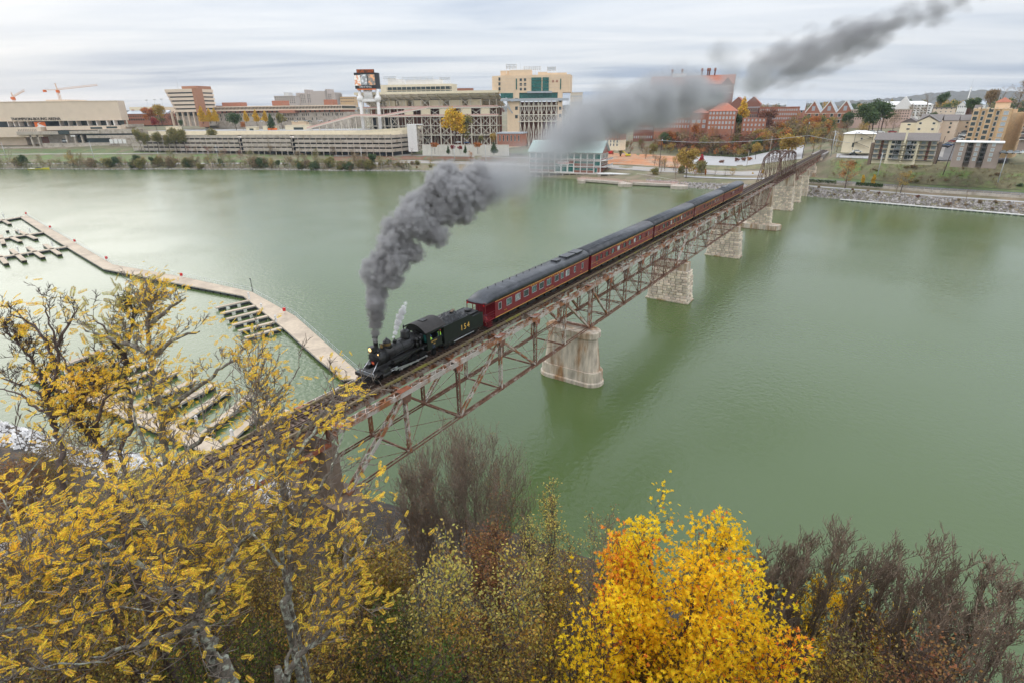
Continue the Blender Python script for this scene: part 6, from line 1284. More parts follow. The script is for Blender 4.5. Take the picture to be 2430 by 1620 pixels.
# ---------------------------------------------------------------- campus buildings on the hill
def q7(x, y): return 1500+x*.2126, 150+y*.2126
def q8(x, y): return 1960+x*.1998, 230+y*.1998
def hiproof(mb, x0, x1, y0, y1, z, h, ov=.5):
    i = (y1-y0)/2; b = len(mb.v); mb.v += [(x0-ov, y0-ov, z), (x1+ov, y0-ov, z), (x1+ov, y1+ov, z), (x0-ov, y1+ov, z), (x0+i, (y0+y1)/2, z+h), (x1-i, (y0+y1)/2, z+h)]
    mb.f += [(b, b+1, b+5, b+4), (b+1, b+2, b+5), (b+2, b+3, b+4, b+5), (b+3, b, b+4), (b+3, b+2, b+1, b)]; mb.sm += [False]*5
def hall(label, L, R, ytop, m, nx, nz, dep=16, roof='flat', rh=4, rm=None, ww=1.5, wh=2., z0=None, fm=None, wm_=None, zlo=.12, zhi=.9, name='brick_building', side=0, group='red brick campus buildings', skew=-5):
    g = Fac(name, label, 'building', L, R, z0=z0, group=group, skew=skew); zt = g.uz((L[0]+R[0])/2, ytop)[1]; r = g.root; MB().bx(0, g.L, 0, dep, -8, zt).build('wall', m, r)
    ww = round(min(ww, g.L/max(1, nx)*.52), 1); wh = round(min(wh, zt/max(1, nz)*.55), 1)
    if nx: windows(r, lin(g.L/nx*.6, g.L-g.L/nx*.6, nx), lin(zt*zlo, zt*zhi, nz), ww, wh, 0, wm_ or M['palewin'], fm or M['white'])
    if side: windows(r, lin(2, dep-2, side), lin(zt*zlo, zt*zhi, nz), ww, wh, g.L if L[0] < 1215 else 0, wm_ or M['palewin'], fm or M['white'], 'x', out=1 if L[0] < 1215 else -1)
    rm = rm or M['redtile']
    if roof == 'flat': MB().bx(-.2, g.L+.2, -.2, dep+.2, zt, zt+.7).build('parapet', rm, r)
    elif roof == 'hip': mb = MB(); hiproof(mb, 0, g.L, 0, dep, zt, rh); mb.build('roof', rm, r)
    elif roof == 'x': mb = MB(); gwall(mb, 0, g.L, 0, dep, zt, rh, 'x'); mb.build('gable_wall', m, r); mb = MB(); gable(mb, 0, g.L, 0, dep, zt, rh, 'x'); mb.build('roof', rm, r)
    else:
        n = roof
        for k in range(n):
            a, b = g.L*k/n, g.L*(k+1)/n; mb = MB(); gwall(mb, a, b, 0, dep, zt, rh, 'y'); mb.build('gable_wall', m, r); mb = MB(); gable(mb, a+.1, b-.1, 0, dep, zt, rh, 'y', .3); mb.build('roof', rm, r)
    return g, zt
M['palewin'] = mat('pale reflecting window', (.42, .46, .48), .15, .25, 2)
g, zt = hall('huge brick hall on the hilltop with a long red roof and tall roof vents', (*q7(185, 440), 640), (*q7(1110, 440), 600), q7(0, 245)[1], M['brickdk'], 26, 5, 24, 'x', 9, M['redtile'], z0=26, side=5)
for x in (445, 555, 775, 840, 860, 920): u = g.uz(*q7(x, 150), 12)[0]; MB().lathe([(.7, zt+7), (.7, zt+13), (1.2, zt+13.2), (1.1, zt+15.5), (.3, zt+16)], (u, 12, 0), n=8).build('roof_vent', M['brickdk'], g.root)
MB().bx(g.uz(*q7(450, 150), 12)[0], g.uz(*q7(600, 150), 12)[0], 10, 14, zt+8, zt+11.5).build('penthouse', M['white'], g.root)
mb = MB(); a = g.L; gwall(mb, a-13, a, -3, 0, zt-1, 7, 'y'); mb.bx(a-13, a, -3, 0, -8, zt-1); mb.build('gable_bay', M['brickdk'], g.root)
for z in (zt-2, zt-8): MB().bx(-.1, a+.1, -3.15, -3.0, z-.2, z+.2).build('stone_band', M['tan'], g.root)
hall('smoke veiled brick and glass building left of the long brick hall', (*q7(20, 700), 520), (*q7(240, 715), 500), q7(0, 500)[1], M['brickdk'], 9, 4, 14, 'x', 5, M['brickdk'], 2, 2, z0=16)
hall('long pinkish brick hall with two rows of white windows on the slope', (*q7(245, 735), 490), (*q7(640, 740), 475), q7(0, 515)[1], M['brick'], 13, 4, 14, 'hip', 3.5)
g, zt = hall('lower brick hall with big white windows between the long hall and the red roofed block', (*q7(640, 745), 476), (*q7(832, 745), 468), q7(0, 560)[1], M['brick'], 3, 2, 14, 'hip', 4, M['redtile'], 4, 2.4, zlo=.2, zhi=.5)
hall('four storey brick hall under a hipped red tile roof', (*q7(832, 745), 464), (*q7(1140, 735), 452), q7(0, 538)[1], M['brick'], 8, 4, 16, 'hip', 6, M['redtile'], 1.8, 2.4)
hall('red roofed brick building with white edged gables behind the hipped roof hall', (*q7(1090, 500), 560), (*q7(1425, 500), 545), q7(0, 458)[1], M['brickdk'], 0, 1, 20, 2, 6, M['redtile'], z0=22)
hall('low building with a band of glass beside the yellow cone shaped tree', (*q7(1180, 630), 500), (*q7(1392, 630), 492), q7(0, 500)[1], M['brickdk'], 10, 2, 14, 'flat', rm=M['greymetal'], ww=3, wh=2.6, wm_=M['window'], zlo=.3, zhi=.8)
hall('flat roofed brick block covered in small white windows', (*q7(1392, 740), 488), (*q7(1812, 760), 470), q7(0, 500)[1], M['brick'], 17, 5, 18, 'flat', rm=M['brick'], ww=1.2, wh=1.5)
hall('long low brick wing with one white door, in front of the flat roofed block', (*q7(1215, 760), 458), (*q7(1480, 760), 448), q7(0, 625)[1], M['brick'], 6, 3, 12, 'flat', rm=M['brick'], ww=1.1, wh=1.6)
hall('brick building with grey metal roof right of the flat roofed block', (*q7(1690, 640), 545), (*q7(1900, 640), 525), q7(0, 530)[1], M['brick'], 5, 2, 18, 'x', 8, M['greymetal'], 2.4, 2.2, wm_=M['window'])
hall('lower brick wing under the grey roofed building', (*q7(1800, 760), 490), (*q7(1960, 760), 480), q7(0, 620)[1], M['brick'], 9, 4, 10, 'flat', rm=M['brick'], ww=.9, wh=1.3)
g, zt = hall('large brick building with three white edged gables and grey metal roofs', (*q7(1905, 700), 500), (*q7(2430, 700), 470), q7(0, 555)[1], M['brick'], 6, 2, 26, 3, 9, M['greymetal'], 2.4, 3.2, wm_=M['window'], zlo=.35, zhi=.8)
for z in (zt*.95, zt*.5): MB().bx(-.1, g.L+.1, -.2, -.05, z-.2, z+.2).build('stone_band', M['tan'], g.root)
for k in range(3):
    a, b = g.L*k/3, g.L*(k+1)/3
    for s, (p, q_) in enumerate((((a, zt), ((a+b)/2, zt+9)), (((a+b)/2, zt+9), (b, zt)))): mb = MB(); mb.beam((p[0], -.4, p[1]+.2), (q_[0], -.4, q_[1]+.2), .3, .7); mb.build('white_verge', M['white'], g.root)
    MB().bx((a+b)/2-1.2, (a+b)/2+1.2, -.15, 0, zt+1.5, zt+5).build('gable_louvre', M['greymetal'], g.root)
hall('pinkish parking deck with dark openings in front of the white hotel', (*q8(278, 275), 480), (*q8(985, 245), 440), q8(0, 160)[1], mat('pink precast', (.56, .40, .34), .9, .06, 1), 24, 4, 20, 'flat', rm=M['concrete'], ww=2.6, wh=1.2, wm_=M['window'], fm=M['tan'], zlo=.1, zhi=.9, name='parking_deck', group='buildings behind the apartments')
g, zt = hall('long white hotel with rows of dark round topped windows and a central gable', (*q8(520, 240), 540), (*q8(1230, 235), 500), q8(0, 98)[1], M['white'], 17, 5, 16, 'hip', 3, M['white'], 2.2, 2.4, wm_=M['window'], name='hotel', group='buildings behind the apartments')
mb = MB(); gwall(mb, g.L*.42, g.L*.66, -1, 4, zt, 7, 'y'); mb.bx(g.L*.42, g.L*.66, -1, 0, 0, zt); mb.build('central_gable', M['white'], g.root)
for i, (a, b, yt, yb, Y_, lb, mm, rf) in enumerate(((1540, 1640, 110, 200, 430, 'white gabled house among trees right of the hotel', 'white', 1), (1680, 1770, 75, 130, 520, 'cream gabled house farther up the hill behind the radio mast', 'cream', 1), (1265, 1520, 140, 185, 470, 'long low pale building behind the row of cream apartment gables', 'tan', 'flat'), (1745, 1880, 95, 125, 560, 'white low house row near the orange apartment tower', 'white', 'x'), (1725, 1790, 170, 270, 340, 'small cream house squeezed between the cream row and orange tower', 'cream', 'x'))):
    hall(lb, (*q8(a, yb), Y_), (*q8(b, yb), Y_-8), q8(0, yt)[1], M[mm], 4, 2, 9, rf, 3, M['shingle'] if mm != 'white' else M['greymetal'], 1., 1.2, wm_=M['window'], name='house', group='houses on the hill at right')
# small cream building with white roof and outside stairs
g = Fac('cream_annex', 'small cream building with white roof and zigzag outside stairs near the bridge end', 'building', (*q8(190, 595), 326), (*q8(330, 592), 318), skew=-4); r = g.root; zt = g.uz(*q8(270, 440))[1]
MB().bx(0, g.L+9, 0, 10, -3, zt).build('wall', M['cream'], r); mb = MB(); hiproof(mb, 0, g.L+9, 0, 10, zt, 1.6, .9); mb.build('roof', M['white'], r)
MB().bx(g.L-1, g.L-.0, -.1, .02, 0, 2.2).build('door', M['window'], r); windows(r, [g.L+3], [zt-2.5], 1, 1, 0, M['window'], M['white'])
for k in range(3): mb = MB(); s = 1 if k % 2 else -1; mb.beam((g.L+4-s*3.4, -1.4, k*2.6), (g.L+4+s*3.4, -1.4, (k+1)*2.6), 1., .15); mb.build('stair_flight', M['balcony'], r); MB().bx(g.L+4+s*3.4-.8, g.L+4+s*3.4+.8, -2, 0, (k+1)*2.6-.1, (k+1)*2.6).build('landing', M['balcony'], r)
for x in (g.L-.2, g.L+8.2): MB().bx(x-.1, x+.1, -1.9, -1.7, -2, 8).build('stair_post', M['balcony'], r)
M['stairbrown'] = mat('brown stair lattice', (.22, .16, .12), .8, .3, 2)
g = Fac('apartment_block', 'cream four storey apartment block with balconies and walkways above the grassy slope', 'building', (*q8(540, 738), 278), (*q8(1262, 768), 262), skew=-3); r = g.root; zt = g.uz(*q8(900, 520))[1]; L_ = g.L; fh = zt/4
uA, uB, uM = g.uz(*q8(735, 600))[0], g.uz(*q8(1100, 600))[0], g.uz(*q8(925, 600))[0]
MB().bx(0, uA, 1.6, 12, -2, zt).build('left_wing', M['cream'], r); MB().bx(uB, L_, 1.6, 12, -2, zt).build('right_wing', M['cream'], r); MB().bx(uA, uB, 0, 12, -2, zt+.02).build('centre_wall', M['cream'], r)
mb = MB(); mb.extr([V(-.6, -1.2, zt-.1), V(-.6, -1.2, zt+.2), V(-.6, 6, zt+3.2), V(-.6, 13, zt+.2), V(-.6, 13, zt-.1)], V(0, 0, 0), V(L_+1.2, 0, 0)); mb.build('roof', M['shingle'], r)
MB().bx(uM-.35, uM+.35, -1.3, .4, -1, zt+4.2).build('downpipe_chase', M['cream'], r)
for k in range(4):
    z = fh*k
    for a, b in ((-.4, uA), (uB, L_+.4)):
        MB().bx(a, b, -.1, 1.6, z-.2, z).build('walkway', M['balcony'], r); MB().bx(a, b, -.1, -.04, z+.9, z+1.).build('walkway_rail', M['balcony'], r)
        w_ = b-a; windows(r, [a+w_*.22, a+w_*.8], [z+fh*.55], 1.7, 1.3, 1.58, M['palewin'], M['white']); MB().bx(a+w_*.46, a+w_*.46+1.1, 1.5, 1.62, z, z+2.2).build('door', M['brickdk'], r)
    for c_ in ((uA+uM)/2+.6, (uB+uM)/2-.6):
        MB().bx(c_-2.6, c_+2.6, -1.6, 0, z-.15, z).build('balcony_floor', M['balcony'], r); mb = MB(); mb.bx(c_-2.6, c_+2.6, -1.6, -1.54, z+.95, z+1.03)
        for j in range(14): x = c_-2.6+5.2*j/13; mb.bx(x-.03, x+.03, -1.6, -1.55, z, z+.95)
        mb.build('balcony_rail', M['balcony'], r); windows(r, [c_], [z+1.35], 2.6, 2.3, -.02, M['palewin'] if (k+int(c_)) % 2 else M['window'], M['white'])
    windows(r, [uA+2.2, uB-2.2], [z+fh*.6], 2.2, 1.3, -.02, M['window'], M['white'])
MB().bx(L_+.4, L_+1.8, 2, 9, -1.5, zt-.6).build('stair_tower', M['stairbrown'], r); MB().bx(-1.7, -.4, 3, 9, -3, zt-1.5).build('stair_tower', M['stairbrown'], r)
# grey brown block
g = Fac('apartment_block', 'grey brown flat roofed apartment block with two recessed balcony bays', 'building', (*q8(1480, 778), 258), (*q8(2030, 810), 236), skew=-1); r = g.root; zt = g.uz(*q8(1800, 548))[1]; L_ = g.L; fh = zt/4.1
def e8(x): return g.uz(*q8(x, 680))[0]
bays = [(e8(1655), e8(1730)), (e8(1815), e8(1890))]; xs = [0]+[v for b in bays for v in b]+[L_]
for k in range(3): MB().bx(xs[2*k], xs[2*k+1], 0, 14, -2, zt).build('wall', M['greybrown'], r)
MB().bx(.3, L_-.3, 2.2, 13.8, -2, zt-.02).build('core_wall', M['greybrown'], r); MB().bx(-.4, L_+.4, -.5, 14.4, zt, zt+.35).build('roof', M['white'], r)
for a, b in bays:
    for k in range(4):
        z = fh*k+.2; MB().bx(a, b, -.9, 2.2, z-.2, z).build('balcony_floor', M['balcony'], r); mb = MB(); mb.bx(a, b, -.9, -.85, z+.95, z+1.05)
        for j in range(8): x = a+(b-a)*j/7; mb.bx(x-.03, x+.03, -.9, -.85, z, z+1.)
        mb.build('balcony_rail', M['balcony'], r); windows(r, [(a+b)/2], [z+1.3], (b-a)*.7, 2.2, 2.18, M['window'], M['white'])
windows(r, [e8(1592), e8(1775), e8(1962)], [fh*k+1.6 for k in range(4)], 1.2, 1.4, -.01, M['palewin'], M['white'])
# cream gable row running back
g = Fac('apartment_row', 'cream apartment row with stepped gable ends running back up the lane', 'building', (*q8(1030, 500), 322), (*q8(1285, 505), 306), skew=-4); r = g.root; zt = g.uz(*q8(1150, 300))[1]; L_ = g.L
side = Vector((at(*q8(1715, 330), 385)-g.A).to_tuple()); D_ = 75
MB().bx(0, L_, 0, 16, -4, zt).build('wall', M['cream'], r); mb = MB(); gwall(mb, 0, L_, 0, 16, zt, 2.6, 'y'); mb.build('gable_wall', M['cream'], r); mb = MB(); gable(mb, 0, L_, 0, 16, zt, 3.2, 'y', .5); mb.build('roof', M['shingle'], r)
windows(r, [L_*.18, L_*.8], [zt*.25, zt*.58, zt*.92], 1.3, 1.1, -.01, M['window'], M['white'])
MB().bx(-8, 0, 8, 22, -4, zt-.6).build('rear_wing', M['cream'], r); mb = MB(); gwall(mb, -8, 0, 8, 22, zt-.6, 2.2, 'y'); gable(mb, -8, 0, 8, 22, zt-.6, 2.2, 'y', .4); mb.build('rear_roof', M['shingle'], r); windows(r, [-4], [zt*.25, zt*.55, zt*.82], 1.6, .9, 7.98, M['window'], M['white'])
for k in range(4):
    y0 = 16+k*16; x1 = L_+k*7.; MB().bx(0+k*7, x1, y0, y0+16, -4, zt-.3*k+.4).build('wall', M['tan'], r); mb = MB(); gable(mb, 0+k*7, x1, y0, y0+16, zt-.3*k+.4, 3., 'x', .3); mb.build('roof', M['shingle'], r)
    windows(r, lin(y0+2, y0+14, 4), [zt*.2, zt*.5, zt*.8], 1.2, 1.2, x1, M['window'], M['tan'], 'x', out=1); windows(r, [x1-3], [zt*.3, zt*.6, zt*.85], 1.2, 1.2, y0-.01, M['window'], M['tan'])
# orange tower
g = Fac('apartment_tower', 'tall orange buff brick apartment tower with ragged parapet at the right edge', 'building', (*q8(1640, 560), 282), (*q8(2100, 560), 268), skew=-8); r = g.root; zt = g.uz(*q8(1900, 150))[1]; L_ = g.L
MB().bx(0, L_, 0, 14, -6, zt).build('wall', M['buffbrick'], r)
for x0, x1 in ((.0, .18), (.36, .56), (.72, .98)): MB().bx(L_*x0, L_*x1, -.7, 0, -6, zt+.3).build('bay', M['buffbrick'], r)
MB().prism([(L_, 1), (L_+4, 7), (L_+4, 20), (L_, 20)], -6, zt-1.5).build('side_wing', M['buffbrick'], r)
for k in range(9): MB().bx(L_*k/9, L_*(k+.6)/9, -.8, .1, zt, zt+.5+.4*(k % 2)).build('parapet', M['tan2'], r)
for i, (u, m_) in enumerate(((.09, 0), (.27, 1), (.46, 0), (.64, 1), (.85, 0))): windows(r, [L_*u], [zt*(.12+.155*k)+(1.2 if i == 2 else 0) for k in range(6)], 2.0 if not m_ else 1.2, 1.9, -.72 if not m_ else -.01, M['window'] if i == 2 else M['palewin'] if i == 4 else M['window'], M['white'] if m_ else M['tan'])
windows(r, lin(9, 18, 3), [zt*(.15+.15*k) for k in range(6)], 1.0, 1.6, L_+4, M['window'], M['tan'], 'x', out=1)
mb = MB(); a = g.uz(*q8(2100, 130), 10)[0]; mb.bx(a-2.5, a+2.5, 6, 11, zt, zt+3); mb.build('roof_turret', M['tan2'], r); mb = MB(); hiproof(mb, a-2.5, a+2.5, 6, 11, zt+3, 2.2); mb.build('turret_roof', M['redtile'], r)
g = Fac('apartment_block', 'dark building with stacked white balconies cut off by the right edge', 'building', (*q8(2300, 510), 262), (*q8(2480, 520), 250), skew=0); r = g.root; zt = g.uz(*q8(2330, 170))[1]; MB().bx(0, g.L, 0, 14, -5, zt).build('wall', M['greybrown'], r)
for k in range(5): z = zt*k/5; MB().bx(-.2, g.L, -1.6, 0, z, z+.25).build('balcony_floor', M['white'], r); MB().bx(-.2, g.L, -1.6, -1.55, z+.25, z+1.2).build('balcony_rail', M['balcony'], r); windows(r, [3, 7], [z+1.9], 2, 1.8, -.01, M['window'], M['white'])
# brick house by the building site, drilling rig, digger
g = Fac('brick_house', 'narrow brick and cream house with gable behind the red drilling rig', 'house', (1435, 350, 425), (1470, 350, 418)); r = g.root; zt = g.uz(1455, 318)[1]
MB().bx(0, g.L, 0, 10, -2, zt*.55).build('lower_wall', M['cream'], r); MB().bx(0, g.L, 0, 10, zt*.55, zt).build('upper_wall', M['brick'], r); mb = MB(); gwall(mb, 0, g.L, 0, 10, zt, 4.5, 'y'); mb.build('gable_wall', M['brick'], r); mb = MB(); gable(mb, 0, g.L, 0, 10, zt, 4.5, 'y'); mb.build('roof', M['shingle'], r); windows(r, lin(2, g.L-2, 4), [zt*.2, zt*.45, zt*.78], 1.1, 1.8, 0, M['window'], M['white'])
p = gz(1447, 368, 8); r = thing('drilling_rig', 'red drilling rig with a tall lattice mast beside the boathouse', 'drilling rig', p); MB().beam((0, 0, 1.5), (.6, 0, 17), 1, 1.2).build('mast', M['orange'], r); MB().bx(-3, 2.6, -1.4, 1.4, 1, 3.2).build('engine_housing', M['red'], r)
for s in (-1, 1): MB().bx(-3.2, 2.8, s*1.5-.4, s*1.5+.4, 0, 1.1).build('track', M['black'], r)
p = gz(1490, 373, 7.5); r = thing('excavator', 'yellow excavator working on the orange clay site', 'excavator', p); MB().bx(-1.8, 1.8, -1.3, 1.3, 1, 2.3).build('body', M['yellow'], r); MB().bx(-.2, 1.5, -1.2, .1, 2.3, 3.4).build('cab', M['window'], r)
mb = MB(); mb.beam((-1, 0, 2), (-4.2, 0, 4.6), .5, .6); mb.build('boom', M['yellow'], r); mb = MB(); mb.beam((-4.2, 0, 4.6), (-6, 0, 2), .4, .45); mb.build('stick', M['yellow'], r); MB().bx(-6.5, -5.4, -.6, .6, .8, 2).build('bucket', M['black'], r)
for s in (-1, 1): MB().bx(-2, 2, s*1.3-.35, s*1.3+.35, 0, 1).build('track', M['black'], r)
# ---------------------------------------------------------------- poles, masts, cars
def upole(px, pyb, Yd, h, label, arms=1, m='barkdk', group='utility poles', lean=0):
    p = at(px, pyb, Yd); t = thing('utility_pole', label, 'utility pole', Vector((p.x, p.y, p.z-1)), -.4, group); MB().tube([(0, 0, 0), (lean, 0, h+1)], [.2, .13], 6).build('pole', M[m], t)
    if arms: MB().bx(-1.3+lean, 1.3+lean, -.08, .08, h+.2, h+.4).build('cross_arm', M[m], t); MB().lathe([(.22, h-1.6), (.24, h-1.5), (.24, h-.7), (.2, h-.6)], (.4+lean, 0, 0), n=8).build('transformer', M['galv'], t)
    return t
upole(*q7(1900, 1045), 330, 20, 'tall dark utility pole beside the track at the bridge end'); upole(*q7(2250, 1010), 345, 12, 'utility pole right of the far bridge end', 1, 'galv')
upole(*q8(60, 690), 318, 12.5, 'pale utility pole by the small parking lot left of the cream apartments', 1, 'galv'); upole(*q8(590, 520), 315, 13, 'utility pole behind the left end of the cream apartments')
upole(*q7(305, 1150), 372, 18, 'dark pole with a white lamp at the construction site edge'); upole(*q7(1100, 830), 440, 12, 'pole on the wooded slope under the hipped roof hall', 0); upole(*q7(1270, 1215), 372, 13, 'tall bare pole on the lawn by the parking lot', 0, 'concrete'); upole(*q7(1530, 1030), 385, 12, 'pale pole at the far edge of the parking lot', 0, 'concrete')
upole(*q8(1310, 775), 262, 11, 'leaning pole between the cream and the grey brown blocks', 0, lean=.8); upole(*q8(1395, 905), 254, 17, 'long leaning pole on the slope left of the grey brown block', 0, lean=1.5); upole(*q8(2050, 990), 244, 11, 'pole beside the road at the right edge of the slope', 0, 'galv'); upole(*q8(620, 900), 272, 9, 'thin pole on the slope under the cream apartments', 0, 'galv')
for i, (x, y0, h) in enumerate(((226, 386, 17), (379, 385, 9), (520, 388, 15), (498, 384, 9), (860, 388, 12), (1025, 373, 13), (1079, 383, 11), (1153, 384, 12), (14, 372, 12))):
    upole(x, y0, (500, 505, 478, 500, 455, 452, 438, 430, 520)[i], h, 'slim grey lamp pole by the river road '+('under the arena', 'left of the garage', 'before the garage left part', 'among bare trees before the garage', 'under the scoreboard', 'in front of the white retaining wall', 'right of the first, before the white wall', 'at the right end of the white wall', 'at the left picture edge')[i], 0, 'galv', 'lamp poles along the river road')
b = at(2290, 260, 700); t_ = at(2322, 193, 700); r = thing('radio_mast', 'slender white radio mast rising above the hotel hillside', 'radio mast', b); H = t_.z-b.z; MB().tube([(0, 0, -10), (0, 0, H*.8)], [.7, .35], 6).build('mast', M['white'], r); MB().tube([(0, 0, H*.8), (0, 0, H*1.12)], .14, 4).build('antenna', M['galv'], r)
for k in range(3): MB().bx(-2, 2, -.15, .15, H*(.62+.08*k), H*(.62+.08*k)+.4).build('antenna_arm', M['galv'], r)
# power line from pole to pole
A, B, C_ = at(1558, 333, 372), at(1918, 322, 330), at(2460, 380, 300); r = thing('power_line', 'thin pale power line sagging across the wooded slope', 'power line', A); mb = MB()
for P_, Q_ in ((A, B), (B, C_)): mb.tube([P_.lerp(Q_, k/12)-V(0, 0, 4*(1-(2*k/12-1)**2)*.6) for k in range(13)], .09, 4)
mb.build('cable', M['galv'], r, world=True)
def make_car():
    t = thing('parked_car', 'x', 'car', (0, 0, 0)); mb = MB(); prof = [(-2.2, .45), (-2.25, .8), (-2.1, .95), (-1.2, 1.0), (1.0, 1.0), (2.0, .85), (2.25, .7), (2.25, .4)]
    mb.extr([V(x, -.88, z) for x, z in prof], V(0, 0, 0), V(0, 1.76, 0)); mb.build('body', M['white'], t)
    mb = MB(); b = len(mb.v); mb.v += [(-1.7, -.8, 1.), (-1.7, .8, 1.), (1.1, .8, 1.), (1.1, -.8, 1.), (-1.15, -.66, 1.42), (-1.15, .66, 1.42), (.35, .66, 1.42), (.35, -.66, 1.42)]; mb.f += [(0, 3, 7, 4), (3, 2, 6, 7), (2, 1, 5, 6), (1, 0, 4, 5)]; mb.sm += [False]*4; mb.build('windows', M['window'], t); MB().bx(-1.15, .35, -.66, .66, 1.415, 1.45).build('roof', M['white'], t)
    for x in (-1.4, 1.4):
        for s in (-1, 1): MB().lathe([(.34, s*.8-.1), (.34, s*.8+.1)], (x, 0, .34), 'y', 12).build('wheel', M['black'], t)
    return t
car0 = make_car(); CM = {k: mat('car paint '+k, c, .3, .05, 1) for k, c in dict(white=(.75, .75, .74), black=(.02, .02, .025), silver=(.42, .43, .45), grey=(.15, .16, .17), red=(.3, .03, .03), blue=(.05, .1, .22), green=(.08, .14, .1)).items()}; used = [False]
def pcar(p, rz, col, label, group):
    c = car0 if not used[0] else dup(car0, mats=None); used[0] = True; c.location = p; c.rotation_euler = (0, 0, rz); c['label'] = label; c['group'] = group
    for ch in (c.children if c is car0 else [o for o in bpy.data.objects if o.parent is c]):
        if ch.name.split('.')[0] in ('body', 'roof'): slot(ch, CM[col])
def gp8(x, y, Yd): p = at(*q8(x, y), Yd); return p
G1 = 'cars parked around the hillside apartments'
for x, y, Yd, rz, col, lb in ((325, 698, 297, -.3, 'black', 'black car on the small lot left of the cream apartments'), (368, 665, 305, -.3, 'white', 'white car behind the black one on the small lot'), (555, 430, 345, -.4, 'white', 'white car in front of the dark green trees, leftmost'), (640, 432, 340, -.4, 'white', 'white car right of the first one before the dark green trees'), (660, 460, 325, -.3, 'black', 'black car just above the cream apartments roof'), (785, 432, 335, -.4, 'red', 'dark red car beside the cream gable row'),
        (1400, 608, 283, -.5, 'black', 'black car at the near end of the lane row'), (1440, 588, 288, -.5, 'blue', 'dark blue car second from the near end of the lane row'), (1470, 572, 293, -.5, 'silver', 'silver car third from the near end of the lane row'), (1510, 545, 300, -.6, 'red', 'red car midway along the lane row'), (1545, 528, 306, -.6, 'silver', 'silver car above the red one in the lane row'), (1575, 512, 312, -.6, 'white', 'white car in the middle of the lane row'), (1600, 494, 318, -.6, 'black', 'black car beyond the white one in the lane row'), (1625, 472, 326, -.6, 'white', 'white car near the far end of the lane row'), (1640, 452, 333, -.6, 'grey', 'grey car second from the far end of the lane row'), (1660, 432, 340, -.6, 'black', 'black car at the far end of the lane row'),
        (2095, 680, 246, 1.0, 'grey', 'grey car right of the grey brown block, first of four'), (2178, 680, 243, 1.0, 'silver', 'silver car right of the grey brown block, second of four'), (2257, 682, 240, 1.0, 'silver', 'silver car right of the grey brown block, third of four'), (2335, 680, 237, 1.0, 'white', 'white car at the right edge of the picture')):
    pcar(gp8(x, y, Yd), rz, col, lb, G1)
p = at(154, 337, 590); pcar(p, 0, 'white', 'white van like car under the arena concourse', 'cars near the arena')
for i in range(9): x = 622+i*19+(i % 3)*5; p = at(x, 290-(i % 2), 600); pcar(p, .1*(i % 3), ('white', 'grey', 'silver', 'black', 'white', 'silver', 'green', 'white', 'black')[i], ('white', 'grey', 'silver', 'black', 'white', 'silver', 'green', 'white', 'black')[i]+' car below the long office block, number '+('one', 'two', 'three', 'four', 'five', 'six', 'seven', 'eight', 'nine')[i]+' from the left', 'cars below the long office block')
for i, (x, y) in enumerate(((492, 309), (770, 314), (1088, 340), (1108, 341))): p = at(x, y, (600, 560, 470, 470)[i]); pcar(p, .3, ('silver', 'white', 'white', 'blue')[i], ('silver car driving on the upper garage deck', 'white car parked at the right end of the garage roof', 'white car behind the white retaining wall under the big yellow tree', 'blue car behind the white retaining wall')[i], 'cars near the stadium')
# ---------------------------------------------------------------- distant hills and background trees
def hills(nm, Yd, pts, m, depth=900):
    mb = MB(); rg = random.Random(len(pts)); xs = [p[0] for p in pts]; n = 160; A = []
    for i in range(n+1):
        px = xs[0]+(xs[-1]-xs[0])*i/n; row = float(np.interp(px, xs, [p[1] for p in pts])); p = at(px, row, Yd); z = p.z+rg.uniform(-1, 1)*Yd*.0012; q = p.xy.normalized()
        for k, (dr, zz) in enumerate(((-depth*.9, 25), (-depth*.4, 25+(z-25)*.62+rg.uniform(-5, 5)), (0, z), (depth*.5, z*.5), (depth, 10))): mb.v.append((p.x+q.x*dr, p.y+q.y*dr, zz))
    for i in range(n):
        for k in range(4): a = i*5+k; mb.f.append((a, a+1, a+6, a+5)); mb.sm.append(True)
    return mb.build(nm, m, kind='structure')
M['farwood'] = mat('far autumn woodland', (.085, .075, .055), 1, .4, .02, (.10, .085, .05), (.4, .6), .006, detail=8)
hills('hills', 3600, ((1700, 258), (1860, 250), (1950, 243), (2050, 238), (2130, 232), (2200, 222), (2260, 217), (2330, 214), (2430, 219), (2600, 222), (2900, 235)), M['farwood'])
hills('hills', 2600, ((-500, 262), (0, 258), (400, 262), (700, 252), (1000, 255), (1400, 250), (1700, 248), (1900, 252), (2100, 245), (2430, 246), (2900, 240)), M['farwood'], 700)
def leafmat(nm, c, c2=None, h=.02, v=.35, tr=.25): M[nm] = mat(nm, c, .8, .2, .4, c2, (.4, .6), .35, spread=('i', h, v), trans=tr, spec=.2)
for nm, c, c2 in (('leaf orange', (.52, .20, .05), (.42, .17, .06)), ('leaf gold', (.48, .32, .07), (.38, .26, .08)), ('leaf yellow', (.75, .50, .06), (.62, .40, .05)), ('leaf red', (.32, .05, .04), None), ('leaf russet', (.30, .13, .08), (.24, .13, .09)), ('leaf olive', (.20, .20, .07), (.29, .23, .08)), ('leaf green', (.07, .115, .05), (.11, .15, .055)), ('leaf tan', (.33, .235, .13), (.26, .19, .11)), ('leaf crimson', (.5, .02, .04), None)): leafmat(nm, c, c2)
